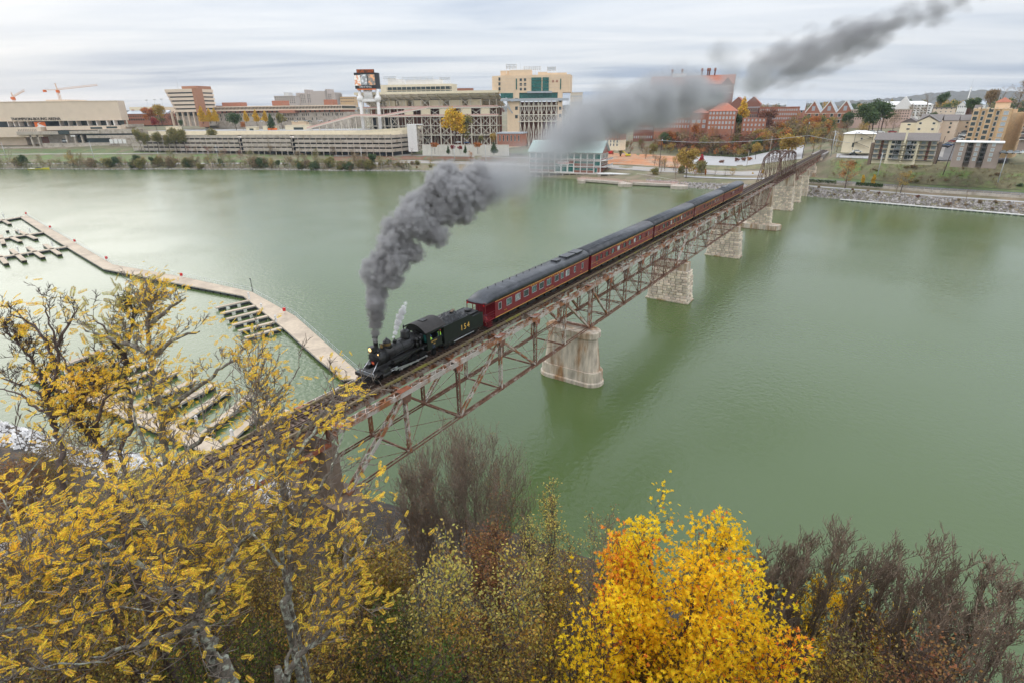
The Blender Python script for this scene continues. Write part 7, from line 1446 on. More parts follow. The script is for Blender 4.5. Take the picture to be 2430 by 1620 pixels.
def quads(pos, nrm_, size, rs):
    """cloud of small leaf quads: arrays of centres, sizes"""
    n = len(pos); a = rs.normal(size=(n, 3)); a /= np.linalg.norm(a, axis=1)[:, None]; b = np.cross(a, nrm_); b /= np.linalg.norm(b, axis=1)[:, None]+1e-9; s = size[:, None]
    v = np.stack([pos-a*s*.5, pos+b*s*.42, pos+a*s*.5, pos-b*s*.42], 1).reshape(-1, 3); f = np.arange(4*n).reshape(-1, 4); return v, f
def npmesh(name, v, f, m):
    me = bpy.data.meshes.new(name); nf, k = f.shape; me.vertices.add(len(v)); me.vertices.foreach_set('co', v.astype(np.float32).ravel()); me.loops.add(nf*k); me.loops.foreach_set('vertex_index', f.ravel().astype(np.int32))
    me.polygons.add(nf); me.polygons.foreach_set('loop_start', np.arange(0, nf*k, k, dtype=np.int32)); me.polygons.foreach_set('loop_total', np.full(nf, k, dtype=np.int32)); me.update(calc_edges=True); me.materials.append(m); return me
def skel(seed, H, spread, n1, n2, n3, r0, up=.5, trunk=.35, droop=0.):
    """bare branching skeleton: returns list of (points, radii), and the twig tips"""
    rg = random.Random(seed); out = []; tips = []
    def wander(p, d, L_, k, j): 
        pts = [p]
        for i in range(k): d = (d+V(rg.uniform(-j, j), rg.uniform(-j, j), rg.uniform(-j*.5, j)-droop)).normalized(); p = p+d*(L_/k); pts.append(p)
        return pts, d
    tp, d = wander(V(0, 0, -1.5), V(0, 0, 1), H*.9+1.5, 7, .07); out.append((tp, [r0*(1-.88*i/7) for i in range(8)]))
    for a in range(n1):
        f_ = trunk+(1-trunk)*a/n1; i = min(6, int(f_*7)); p = tp[i].lerp(tp[i+1], f_*7-i); an = a*2.4+rg.uniform(-.5, .5); dd = V(math.cos(an), math.sin(an), up+rg.uniform(0, .5)).normalized(); L1 = spread*(1-.62*abs(f_-.45))*rg.uniform(.8, 1.15)
        b, d1 = wander(p, dd, L1, 4, .22); out.append((b, [r0*.42*(1-f_*.6)*(1-.8*k/4) for k in range(5)]))
        for c in range(n2):
            g_ = .25+.75*c/n2; j = min(3, int(g_*4)); q = b[j].lerp(b[j+1], g_*4-j); d2 = (d1+V(rg.uniform(-1, 1), rg.uniform(-1, 1), rg.uniform(-.3, .9))).normalized(); e_, d3 = wander(q, d2, L1*.45*rg.uniform(.7, 1.2), 3, .25); out.append((e_, [r0*.13*(1-.7*k/3) for k in range(4)]))
            for h in range(n3):
                q2 = e_[1].lerp(e_[3], rg.random()); d4 = (d3+V(rg.uniform(-1, 1), rg.uniform(-1, 1), rg.uniform(-.2, .8))).normalized(); t_, _ = wander(q2, d4, L1*.24*rg.uniform(.7, 1.2), 2, .3); out.append((t_, [r0*.05, r0*.035, r0*.02])); tips.append(t_[2])
            tips.append(e_[3])
    return out, tips
def proto(kind, seed):
    rs = np.random.RandomState(seed); rg = random.Random(seed); H = 10.; t = thing('tree', 'proto', 'tree', (0, 0, -200))
    if kind == 'bare': sk, tips = skel(seed, H, 4.0, 11, 5, 3, .22, .7, .25); nl = 0
    elif kind == 'sparse': sk, tips = skel(seed, H, 3.9, 10, 4, 3, .2, .6, .25); nl = 1500
    else: sk, tips = skel(seed, H, 3.3, 7, 3, 0, .2, .5, .25); nl = 2600
    mb = MB()
    for i, (p, r) in enumerate(sk): mb.tube(p, r, 5 if i == 0 else 3, cap=False)
    if kind not in ('shrub', 'hedge'): mb.build('trunk', M['barkdk'], t)
    if nl:
        if kind == 'sparse': c = np.array([tuple(x) for x in tips]); idx = rs.randint(0, len(c), nl); pos = c[idx]+rs.normal(size=(nl, 3))*.42; size = rs.uniform(.14, .34, nl)
        else:
            if kind == 'round': lob = [((rg.uniform(-1.9, 1.9), rg.uniform(-1.9, 1.9), rg.uniform(3.6, 8.4)), rg.uniform(1., 1.8)) for _ in range(19)]
            elif kind == 'cone': lob = [((rg.uniform(-.5, .5)*(10-z)/4, rg.uniform(-.5, .5)*(10-z)/4, z), .35+(10-z)*.21) for z in np.linspace(1.5, 9.4, 14)]
            elif kind == 'column': lob = [((rg.uniform(-.3, .3), rg.uniform(-.3, .3), z), 1.15*math.sin(math.pi*(z/11))**.5) for z in np.linspace(1.2, 9.6, 12)]
            elif kind == 'umbrella': lob = [((rg.uniform(-2.8, 2.8), rg.uniform(-2.8, 2.8), rg.uniform(6.2, 8.8)), rg.uniform(.9, 1.4)) for _ in range(16)]
            else: lob = [((rg.uniform(-3.4, 3.4), rg.uniform(-2.6, 2.6), rg.uniform(1.2, 6.5)), rg.uniform(1.5, 2.6)) for _ in range(16)]; 
            w_ = np.array([l[1]**2 for l in lob]); idx = rs.choice(len(lob), nl, p=w_/w_.sum()); c = np.array([l[0] for l in lob])[idx]; R_ = np.array([l[1] for l in lob])[idx]
            d = rs.normal(size=(nl, 3)); d /= np.linalg.norm(d, axis=1)[:, None]; pos = c+d*(R_*rs.uniform(.55, 1.12, nl))[:, None]; size = rs.uniform(.28, .62, nl)*(1.25 if kind == 'shrub' else 1)
            pos[:, 2] = np.maximum(pos[:, 2], .1)
        v, f = quads(pos, rs.normal(size=(nl, 3)), size, rs); me = npmesh('crown', v, f, M['leaf olive']); o = bpy.data.objects.new('crown', me); COL.objects.link(o); o.parent = t; o['kind'] = 'stuff'
    return t
PR = {k: [proto(k, 10*i+s) for s in range(n)] for i, (k, n) in enumerate((('round', 4), ('sparse', 4), ('bare', 4), ('cone', 2), ('column', 2), ('shrub', 4), ('umbrella', 1)))}
rgt = random.Random(77)
def btree(kind, col, p, h, label, cat='tree', group=None, wx=1.):
    b = rgt.choice(PR[kind]); t = dup(b, p, rgt.uniform(0, 6.28), (h/10*wx, h/10*wx, h/10), label, group, {'crown': M['leaf '+col]} if col else ({'trunk': M['twig']} if kind == 'bare' else None)); t['category'] = cat; t.name = 'shrub' if cat == 'shrub' else 'tree'; return t
def pick(ws): 
    x = rgt.random()*sum(w_ for *_, w_ in ws)
    for *a, w_ in ws:
        x -= w_
        if x <= 0: return a
    return ws[-1][:-1]
CW = {'orange': 'orange', 'gold': 'golden brown', 'yellow': 'yellow', 'red': 'red', 'russet': 'russet', 'olive': 'olive', 'green': 'dark green', 'tan': 'tan', 'crimson': 'crimson', None: 'bare brown'}
LM = [(0, 'arena'), (240, 'arena end'), (330, 'garage left end'), (430, 'office tower'), (560, 'long office block'), (700, 'office block right end'), (790, 'garage middle'), (870, 'scoreboard'), (985, 'stair tower'), (1080, 'golden stadium tree'), (1210, 'bright brick building'), (1340, 'boathouse'), (1450, 'drilling rig'), (1500, 'yellow excavator'), (1530, 'leftmost brick hall'), (1580, 'pinkish hall left half'), (1620, 'pinkish hall right half'), (1660, 'low brick hall'), (1695, 'hipped hall left half'), (1725, 'hipped hall right half'), (1760, 'yellow cone tree'), (1790, 'low brick wing'), (1825, 'flat block left half'), (1860, 'flat block right half'), (1890, 'tall utility pole'), (1925, 'first white edged gable'), (1970, 'second white edged gable'), (2020, 'cream annex'), (2090, 'cream apartments left end'), (2150, 'cream apartments middle'), (2210, 'cream apartments right end'), (2270, 'grey block left side'), (2340, 'grey block right side'), (2420, 'right picture edge'), (2520, 'right picture border')]
def nearest(x, y):
    q = np.array([x, y, far_z(math.degrees(math.atan2(x, y)), 10)-CH]); px = 1215+FPX*(q@_R)/(q@_F); return min(LM, key=lambda l: abs(l[0]-px))[1]
SEEN = {}
SHORT = {'on the wooded slope below the brick buildings': 'on the wooded slope', 'growing on the river bank at the far left shore': 'on the shoreline', 'on the shore below the parking garage and arena': 'on the left shore', 'along the river road in front of the garage': 'along the river road', 'around the construction site': 'by the clay site', 'among the buildings on the hill at right': 'on the hill', 'scattered over the grassy slope under the apartments': 'on the grass slope'}
def zone(n, th, vr, ws, hr, where, cat='tree', wx=1.):
    for _ in range(n):
        kind, col = pick(ws); a = rgt.uniform(*th); v = vr[0]+(vr[1]-vr[0])*rgt.random()**.9; x, y = pol(a, v); h = rgt.uniform(*hr)
        hw = ('low', 'middling', 'tall')[min(2, int(3*(h-hr[0])/(hr[1]-hr[0]+1e-6)))]; dw = ('front row', 'middle row', 'back row')[min(2, int(3*(v-vr[0])/(vr[1]-vr[0]+1e-6)))]; lb = f'{hw} {CW[col]} {cat} {SHORT.get(where, "on the bank")} by the {nearest(x, y)}, {dw}'
        if lb in SEEN: continue
        SEEN[lb] = 1
        btree(kind, col, (x, y, far_z(a, v)), h, lb, cat, f'{CW[col]} {cat}s {where}', wx)
zone(120, (-45, -12.5), (.5, 10), (('shrub', 'olive', 3), ('shrub', 'green', 2), ('shrub', 'tan', 2), ('sparse', 'olive', 3), ('sparse', 'tan', 3), ('round', 'green', 1.5), ('sparse', 'gold', 1.5), ('bare', None, 1.5)), (4.5, 10.5), 'growing on the river bank at the far left shore', 'shrub')
zone(22, (-45, -12), (3, 20), (('bare', None, 4), ('sparse', 'tan', 3), ('sparse', 'olive', 1.5)), (6, 12), 'on the shore below the parking garage and arena')
zone(20, (-30, -9), (36, 80), (('bare', None, 3), ('sparse', 'russet', 2), ('sparse', 'tan', 2)), (5, 9), 'along the river road in front of the garage')
zone(12, (-12, -5), (1, 14), (('shrub', 'olive', 2), ('shrub', 'tan', 2), ('sparse', 'gold', 1)), (2, 4.5), 'on the bank below the white wall', 'shrub')
zone(118, (14.5, 28.3), (129, 205), (('sparse', 'tan', 6), ('bare', None, 4), ('round', 'tan', 3), ('round', 'olive', 3.), ('sparse', 'gold', 3), ('round', 'gold', 1.2), ('round', 'russet', 1), ('round', 'orange', .8), ('round', 'green', .8)), (8, 15), 'on the wooded slope below the brick buildings')
zone(16, (9, 15), (92, 150), (('sparse', 'tan', 4), ('round', 'olive', 2), ('bare', None, 3), ('sparse', 'russet', 2), ('round', 'orange', 1)), (6, 12), 'around the construction site')
zone(22, (14, 19), (10, 60), (('sparse', 'tan', 3), ('sparse', 'gold', 2), ('bare', None, 2), ('shrub', 'olive', 2)), (4, 9), 'between the river road and the water left of the bridge')
zone(20, (27, 31.5), (66, 180), (('sparse', 'tan', 4), ('bare', None, 3), ('round', 'olive', 2), ('sparse', 'gold', 2)), (8, 13), 'beyond the far end of the bridge')
zone(38, (28, 45), (150, 330), (('bare', None, 4), ('sparse', 'tan', 4), ('round', 'russet', 1.4), ('round', 'olive', 1.5), ('round', 'green', 1.3), ('sparse', 'orange', .6)), (9, 15), 'among the buildings on the hill at right')
def wood(nm, n, th, vr, cols, hr, seed, nq=330):
    rs = np.random.RandomState(seed); VV = []; MI = []; ms = list(dict.fromkeys(cols))
    for k in range(n):
        a = rs.uniform(*th); v = rs.uniform(*vr); x, y = pol(a, v); h = rs.uniform(*hr); z = far_z(a, v); L_ = rs.randint(0, 7, nq); C_ = np.column_stack([rs.uniform(-.3, .3, 7), rs.uniform(-.3, .3, 7), rs.uniform(.35, .85, 7)])[L_]; d = rs.normal(size=(nq, 3)); d /= np.linalg.norm(d, axis=1)[:, None]
        P_ = (C_+d*rs.uniform(.08, .2, nq)[:, None])*h+np.array([x, y, z]); vv, _ = quads(P_, rs.normal(size=(nq, 3)), rs.uniform(.05, .1, nq)*h, rs); VV.append(vv); MI += [ms.index(cols[rs.randint(len(cols))])]*nq
        s_ = h*.02; q = np.array([[x-s_, y, z-1], [x+s_, y, z-1], [x+s_*.4, y, z+h*.8], [x-s_*.4, y, z+h*.8]]); VV.append(q); MI.append(len(ms))
    v = np.concatenate(VV); me = npmesh(nm, v, np.arange(len(v)).reshape(-1, 4), M['leaf '+ms[0]]); [me.materials.append(M['leaf '+c]) for c in ms[1:]]; me.materials.append(M['barkdk']); me.polygons.foreach_set('material_index', np.array(MI, dtype=np.int32)); o = bpy.data.objects.new(nm, me); COL.objects.link(o); o['kind'] = 'stuff'
wood('distant_woodland', 190, (20, 52), (300, 950), ['tan', 'tan', 'olive', 'green', 'russet', 'gold'], (12, 19), 1)
wood('distant_woodland', 90, (-31, -15), (260, 520), ['tan', 'russet', 'russet', 'olive', 'green'], (11, 17), 2)
wood('distant_woodland', 130, (-42, 22), (450, 1000), ['tan', 'olive', 'russet'], (12, 18), 3)
wood('slope_undergrowth', 560, (14, 28.5), (127, 200), ['tan', 'tan', 'olive', 'russet', 'gold', 'olive', 'orange'], (3.5, 8), 4, 130)
wood('slope_undergrowth', 430, (29.3, 50), (25.5, 42.5), ['olive', 'tan', 'tan', 'russet', 'tan', 'olive'], (.9, 2.6), 5, 70)
wood('slope_woodland', 230, (14.5, 28.8), (130, 205), ['tan', 'tan', 'russet', 'olive', 'gold', 'tan', 'orange', 'olive'], (8, 14), 8, 300)
wood('bank_undergrowth', 420, (-45, -10), (1, 9), ['olive', 'tan', 'green', 'tan', 'olive'], (3, 7), 6, 110)
zone(24, (29.5, 50), (25, 42), (('shrub', 'olive', 3), ('shrub', 'green', 2), ('shrub', 'tan', 3)), (.9, 2.2), 'scattered over the grassy slope under the apartments', 'shrub', 1.5)
zone(30, (25, 45), (1, 5.5), (('shrub', 'tan', 3), ('shrub', 'russet', 1)), (1, 2), 'among the rocks under the right hand walkway', 'shrub')
def sp(kind, col, px, py, Y_, h, label, cat='tree', wx=1.): 
    p = at(px, py, Y_); btree(kind, col, p, h, label, cat, None, wx)
sp('round', 'yellow', 1078, 343, 480, 29, 'big golden yellow tree in front of the stadium', wx=1.05); sp('round', 'olive', 1100, 343, 488, 24, 'olive green tree touching the right side of the big golden tree')
for x, b, h, wx in ((335, 350, 17, .8), (352, 352, 14, .8), (375, 352, 15, 1.), (420, 356, 20, .8), (440, 356, 19, .8), (508, 354, 19, .8), (402, 356, 14, .8)): sp('round', 'olive', x, b, 545, h, f'bushy olive green tree by the garage left part, {("at the arena end","second from the arena end","third, widest","tall one of a close pair, left","tall one of a close pair, right","alone farther right","small one before the pair")[(335,352,375,420,440,508,402).index(x)]}', wx=wx)
sp('round', 'green', 562, 309, 592, 17, 'dark green bushy tree below the long office block', wx=1.2); sp('cone', 'green', 646, 309, 585, 16, 'slim dark conifer right of the bushy green tree'); sp('round', 'olive', 671, 305, 590, 15, 'rounded mid green tree beside the slim conifer'); sp('round', 'green', 505, 288, 690, 14, 'dark green tree between the office tower and long block')
sp('round', 'orange', 578, 311, 590, 9, 'orange shrub like tree at the foot of the dark green tree')
for i, (x, b, h) in enumerate(((482, 289, 15), (500, 289, 13), (513, 289, 13), (585, 289, 11), (609, 289, 12), (631, 289, 11))): sp('cone', 'yellow', x, b, 612, h, 'yellow pointed tree before the long office block, '+('leftmost', 'second from left', 'third from left', 'fourth from left', 'fifth from left', 'rightmost')[i], wx=1.2)
sp('round', 'orange', 360, 293, 610, 16, 'orange tree right of the arena', wx=1.3); sp('round', 'gold', 384, 291, 612, 18, 'gold tree between arena and office tower'); sp('round', 'red', 372, 306, 590, 11, 'dark red tree below the orange tree by the arena'); sp('round', 'green', 432, 304, 595, 8, 'small green tree under the office tower')
sp('umbrella', 'orange', 1032, 362, 452, 7.5, 'orange spreading tree before the left end of the white wall', wx=1.2); sp('umbrella', 'orange', 1134, 362, 444, 7.5, 'orange spreading tree before the right part of the white wall', wx=1.2); sp('umbrella', 'red', 1075, 364, 446, 6, 'dark red small tree before the white wall'); sp('umbrella', 'red', 1092, 364, 445, 5.5, 'second dark red small tree before the white wall'); sp('cone', 'green', 1064, 365, 446, 6, 'small dark conifer before the white wall, left'); sp('cone', 'green', 1105, 364, 444, 6, 'small dark conifer before the white wall, middle'); sp('cone', 'green', 1172, 364, 440, 8, 'pair like dark conifer before the white wall, right', wx=1.4)
sp('sparse', 'orange', 1118, 384, 420, 6.5, 'small orange red tree on the bank near the smoke'); sp('round', 'olive', 1142, 343, 470, 7, 'small green tree behind the white wall'); sp('round', 'gold', 1170, 344, 465, 9, 'tan gold tree left of the bright brick building')
sp('cone', 'yellow', *q7(1222, 625), 485, 17, 'tall yellow cone shaped tree between brick buildings', wx=1.2); sp('round', 'russet', *q7(1480, 800), 455, 20, 'tall russet tree before the flat roofed brick block'); sp('round', 'orange', *q7(690, 840), 455, 12, 'orange red tree on the slope below the hipped roof'); sp('sparse', 'orange', *q7(880, 860), 450, 10, 'thin bright orange tree on the wooded slope'); sp('cone', 'crimson', *q7(772, 1130), 400, 7, 'crimson cone shaped tree at the parking lot entrance', wx=1.4); sp('round', 'gold', *q7(1745, 1060), 372, 15, 'wide golden tree behind the through truss', wx=1.6); sp('round', 'gold', *q7(1380, 1050), 395, 10, 'round golden tree above the parking lot'); sp('round', 'green', *q7(950, 480), 540, 12, 'dark conifers left of the red gables', wx=1.3); sp('round', 'green', *q7(1180, 740), 462, 12, 'dark green tree between the hipped hall and the low wing')
for i, (x, y, k, c, h) in enumerate(((600, 1290, 'round', 'gold', 18), (920, 1290, 'bare', None, 7), (1030, 1300, 'bare', None, 7.5), (1110, 1290, 'sparse', 'gold', 6), (1335, 1310, 'column', 'yellow', 4.5), (815, 1260, 'column', 'orange', 4), (700, 1260, 'sparse', 'orange', 4), (488, 1270, 'bare', None, 9), (1445, 1310, 'column', 'yellow', 6))): sp(k, c, *q7(x, y), 338-i % 3, h, ('tall gold leaved tree by the round end pod', 'bare rounded tree by the river walk, first', 'bare rounded tree by the river walk, second', 'small gold tree by the river walk beside two bare ones', 'thin yellow column tree beside the through truss', 'tiny orange column tree by the road', 'little orange tree right of the tall gold one', 'bare thin tree left of the tall gold one', 'yellow tree under the near portal of the through truss')[i])
for i, (x, y, c) in enumerate(((1165, 1140, 'russet'), (1232, 1135, 'russet'), (1305, 1130, 'orange'), (988, 1165, 'russet'))): sp('umbrella', c, *q7(x, y), 405-i, 5, 'small rust red tree in the parking lot, '+('second', 'third', 'fourth', 'first')[i]+' from left')
for i, (x, y, k, c, h, wx) in enumerate(((350, 1215, 'sparse', 'orange', 12, 1.2), (525, 1228, 'column', 'yellow', 6, 1.), (638, 1235, 'column', 'yellow', 6.5, 1.), (910, 1265, 'bare', None, 8, 1.2), (960, 1255, 'sparse', 'gold', 8, 1.4), (1680, 1330, 'bare', None, 5, 1.))): 
    p = at(1930+x*.2168, 180+y*.2168, (282, 279, 276, 262, 263, 244)[i]); btree(k, c, p, h, ('orange brown tree on the riverside walkway right of the bridge', 'left of two slim yellow trees on the riverside walkway', 'right of two slim yellow trees on the riverside walkway', 'bare tree beside the tan gold tree on the walkway', 'tan gold tree on the riverside walkway', 'thin bare sapling by the right hand rocks')[i], wx=wx)
for i, (x, y, Y_, h) in enumerate(((430, 365, 380, 16), (560, 350, 385, 18), (660, 360, 385, 17), (500, 400, 370, 13))): sp('round', 'green', *q8(x, y+20), Y_, h, 'dark green tree above the small annex, '+('leftmost', 'tallest', 'rightmost', 'front')[i], wx=1.2)
for i, (x, y, Y_, h, k, c) in enumerate(((1930, 130, 330, 11, 'round', 'tan'), (2060, 120, 345, 12, 'bare', None), (2260, 130, 320, 14, 'sparse', 'tan'), (1350, 130, 480, 14, 'round', 'green'), (1700, 215, 380, 12, 'round', 'green'), (1170, 215, 400, 15, 'bare', None))): sp(k, c, *q8(x, y+25), Y_, h, ('tan tree behind the orange tower roof', 'bare tree behind the orange tower turret', 'tan tree at the right edge behind the tower', 'dark green tree under the distant hills', 'dark green tree left of the orange tower', 'bare leaning tree before the white hotel')[i])
# hedges by the lot and road
for nm, th0, th1, v in (('hedge', 17.5, 26, 128.5), ('hedge', 25.5, 30, 10.9), ('hedge', 31.5, 33.5, 10.9)):
    rs = np.random.RandomState(int(th0*7)); n = 1400; th = rs.uniform(th0, th1, n); P_ = np.array([(*pol(a, v+rs.uniform(-.8, .8)), 0) for a in th]); P_[:, 2] = [far_z(a, v)+rs.uniform(.1, 1.5) for a in th]; vv, ff = quads(P_, rs.normal(size=(n, 3)), rs.uniform(.4, .7, n), rs); o = bpy.data.objects.new('hedge', npmesh('hedge', vv, ff, M['leaf green'])); COL.objects.link(o); tag(o, {17.5: 'long dark green hedge along the back of the parking lot', 25.5: 'dark green hedge by the road right of the bridge piers', 31.5: 'dark green hedge behind the two slim yellow trees'}[th0], 'hedge')
for k_ in PR:
    for t_ in PR[k_]:
        for c_ in list(t_.children): bpy.data.objects.remove(c_)
        bpy.data.objects.remove(t_)
# ---------------------------------------------------------------- smoke and steam
def plume(name, label, puffs, vox, nscale, namp, sharp, dens, col, seed=0, warp=0., anis=0., along=None):
    """puffs: (centre, radius, weight); real fog volume evaluated on a voxel grid"""
    lo = Vector([min(c[i]-r*1.5 for c, r, w_ in puffs) for i in range(3)]); hi = Vector([max(c[i]+r*1.5 for c, r, w_ in puffs) for i in range(3)])
    me = bpy.data.meshes.new(name); o = bpy.data.objects.new(name, me); COL.objects.link(o); tag(o, label, 'smoke' if 'smoke' in label else 'steam', kind='stuff')
    m = bpy.data.materials.new(name); m.use_nodes = True; nt = m.node_tree; nt.nodes.clear(); a = nt.nodes.new('ShaderNodeVolumePrincipled'); b = nt.nodes.new('ShaderNodeOutputMaterial'); nt.links.new(a.outputs[0], b.inputs['Volume'])
    a.inputs['Color'].default_value = tuple(col)+(1,); a.inputs['Density'].default_value = dens; a.inputs['Anisotropy'].default_value = anis
    g = bpy.data.node_groups.new(name, 'GeometryNodeTree'); g.interface.new_socket('Geometry', in_out='INPUT', socket_type='NodeSocketGeometry'); g.interface.new_socket('Geometry', in_out='OUTPUT', socket_type='NodeSocketGeometry')
    N = g.nodes.new; L = g.links.new; go = N('NodeGroupOutput'); vc = N('GeometryNodeVolumeCube'); sm = N('GeometryNodeSetMaterial'); sm.inputs['Material'].default_value = m
    L(vc.outputs[0], sm.inputs[0]); L(sm.outputs[0], go.inputs[0]); vc.inputs['Min'].default_value = lo; vc.inputs['Max'].default_value = hi
    for k, ax in enumerate('XYZ'): vc.inputs['Resolution '+ax].default_value = max(8, int((hi[k]-lo[k])/vox))
    def fm(op, a_, b_=None, c_=None):
        n = N('ShaderNodeMath'); n.operation = op
        for i, v in enumerate((a_, b_, c_)):
            if v is None: continue
            if isinstance(v, (int, float)): n.inputs[i].default_value = v
            else: L(v, n.inputs[i])
        return n.outputs[0]
    P = N('GeometryNodeInputPosition').outputs[0]
    nz = N('ShaderNodeTexNoise'); nz.inputs['Scale'].default_value = nscale; nz.inputs['Detail'].default_value = 5; nz.inputs['Roughness'].default_value = .58; ad = N('ShaderNodeVectorMath'); ad.inputs[1].default_value = (seed*7.3, seed*3.1, 0); 
    Q = P
    if along is not None:               # streaks drawn out along the drift
        u = along.normalized(); dt = N('ShaderNodeVectorMath'); dt.operation = 'DOT_PRODUCT'; L(P, dt.inputs[0]); dt.inputs[1].default_value = u; sc = N('ShaderNodeVectorMath'); sc.operation = 'SCALE'; sc.inputs[0].default_value = u; L(dt.outputs['Value'], sc.inputs['Scale']); s2 = N('ShaderNodeVectorMath'); s2.operation = 'SCALE'; s2.inputs['Scale'].default_value = -.68; L(sc.outputs[0], s2.inputs[0]); a3 = N('ShaderNodeVectorMath'); L(P, a3.inputs[0]); L(s2.outputs[0], a3.inputs[1]); Q = a3.outputs[0]
    L(Q, ad.inputs[0]); L(ad.outputs[0], nz.inputs['Vector'])
    vo = N('ShaderNodeTexVoronoi'); vo.feature = 'SMOOTH_F1'; vo.inputs['Scale'].default_value = nscale*1.6; vo.inputs['Smoothness'].default_value = .25; vo.inputs['Detail'].default_value = 1.5; L(ad.outputs[0], vo.inputs['Vector'])
    n_ = fm('ADD', fm('MULTIPLY', fm('SUBTRACT', nz.outputs[0], .5), namp*1.6), fm('MULTIPLY', fm('SUBTRACT', .42, vo.outputs['Distance']), namp))
    acc = None
    for c, r, w_ in puffs:
        d = N('ShaderNodeVectorMath'); d.operation = 'DISTANCE'; L(P, d.inputs[0]); d.inputs[1].default_value = c
        f = fm('MULTIPLY_ADD', d.outputs['Value'], -1/r, 1.); f = fm('ADD', f, n_)
        cl = N('ShaderNodeClamp'); L(fm('MULTIPLY', f, sharp), cl.inputs[0]); f = fm('MULTIPLY', cl.outputs[0], w_)
        acc = f if acc is None else fm('MAXIMUM', acc, f)
    L(acc, vc.inputs['Density']); md = o.modifiers.new('fog', 'NODES'); md.node_group = g; me.materials.append(m)
    return o
def pf(lst, jit=0., seed=1):
    rg = random.Random(seed); return [(dp(x, y, D+rg.uniform(-jit, jit)), r*D/FPX, w_) for x, y, D, r, w_ in lst]
D0 = 52.2
near = [(890, 806, D0, 9, 1.5), (890, 790, D0, 14, 1.5), (891, 770, D0, 20, 1.4), (893, 748, D0, 27, 1.3), (892, 722, D0, 30, 1.2), (896, 694, D0, 33, 1.1), (885, 672, D0, 26, .9), (872, 650, D0, 24, .8), (905, 652, D0, 42, 1), (930, 662, D0, 34, 1), (876, 628, D0, 26, .8), (905, 622, D0, 40, .9), (940, 622, D0-.3, 46, 1), (925, 585, D0-.5, 44, .8), (960, 590, D0, 46, .9), (985, 602, D0+.3, 32, .9), (935, 545, D0-.3, 42, .8), (972, 528, D0, 58, .85), (985, 495, D0+.4, 48, .8), (1015, 545, D0+.6, 46, 1), (1040, 560, D0+.8, 34, 1), (1012, 478, D0+.8, 44, .8), (1050, 500, D0+1.2, 52, 1), (1040, 440, D0+1.6, 46, .8), (1078, 465, D0+2, 56, 1), (1060, 415, D0+2.4, 42, .7), (1108, 445, D0+3, 56, .9), (1095, 500, D0+2.2, 44, 1), (1130, 480, D0+3, 34, .8), (1130, 420, D0+4, 48, .6), (1145, 455, D0+4, 42, .6)]
plume('smoke', 'near black smoke gushing out of the locomotive stack', pf(near[:5]), .1, 1.6, .5, 3.2, 5., (.40, .385, .38), 5)
plume('smoke', 'dense grey billowing coal smoke column above the locomotive', pf(near[4:], .5), .16, 1.0, .5, 3.6, 4.6, (.55, .54, .54), 1)
thin = [(1150, 440, 57, 60, 1.6), (1175, 425, 58.5, 66, 1.3), (1215, 420, 61, 72, 1.), (1570, 205, 98, 62, .8), (1650, 235, 106, 66, .8), (1250, 405, 64, 75, .7), (1225, 450, 62, 50, .35), (1300, 385, 70, 85, .6), (1790, 190, 126, 52, .5), (1600, 190, 100, 60, .35), (1335, 335, 73, 80, .9), (1380, 320, 77, 85, 1.), (1410, 290, 81, 80, 1.), (1460, 280, 86, 75, 1.), (1500, 255, 90, 72, .9), (1560, 245, 96, 78, 1.), (1620, 240, 103, 78, 1.1), (1680, 225, 111, 66, .8), (1640, 190, 106, 50, .4), (1740, 190, 118, 50, .4), (1710, 130, 115, 45, .3), (1440, 215, 84, 50, .35), (1530, 200, 92, 40, .3)]
plume('smoke_veil', 'thin translucent smoke veil drifting in front of the stadium and brick halls', pf(thin, 1., 3), .8, .13, .5, 1.15, 1.15, (.58, .58, .59), 2, along=dp(1680, 225, 111)-dp(1205, 425, 61))
far_ = [(1835, 160, 133, 78, 1.), (1874, 170, 135, 59, .9), (1860, 130, 134, 56, .5), (1912, 138, 137, 72, 1.1), (1960, 128, 139, 67, 1.1), (2000, 105, 141, 70, 1.1), (2040, 90, 143, 64, 1.1), (2085, 70, 145, 59, 1.1), (2130, 52, 147, 51, 1.), (2170, 40, 149, 45, .9), (2225, 25, 151, 45, .8), (2280, 3, 153, 40, .7), (2340, -25, 155, 40, .6), (2010, 60, 141, 40, .35), (1940, 90, 138, 48, .4), (2450, -70, 160, 54, .5)]
plume('smoke_trail', 'dark streak of older smoke crossing the sky towards the upper right corner', pf(far_, 1., 4), .6, .2, .7, .8, .7, (.44, .43, .44), 3, along=dp(2280, 3, 153)-dp(1835, 160, 133))
steam = [(934, 800, 53.2, 4, 1), (938, 790, 53.2, 6, 1), (941, 778, 53.2, 8, 1), (945, 765, 53.2, 10, 1), (949, 752, 53.3, 11, .9), (955, 740, 53.3, 11, .8), (958, 730, 53.4, 8, .5), (962, 720, 53.4, 6, .3)]
plume('steam', 'small white steam jet rising from the safety valve of the locomotive', pf(steam), .06, 2.2, .35, 4., 16., (.99, .99, .99), 4)
# ---------------------------------------------------------------- air
hz = MB().bx(-1700, 3400, -60, 4500, -3, 140).build('haze', None, kind='stuff'); m = bpy.data.materials.new('haze'); m.use_nodes = True; nt = m.node_tree; nt.nodes.clear(); a = nt.nodes.new('ShaderNodeVolumePrincipled'); b = nt.nodes.new('ShaderNodeOutputMaterial'); nt.links.new(a.outputs[0], b.inputs['Volume']); a.inputs['Color'].default_value = (.70, .82, 1, 1); a.inputs['Density'].default_value = .00006; hz.data.materials.append(m)
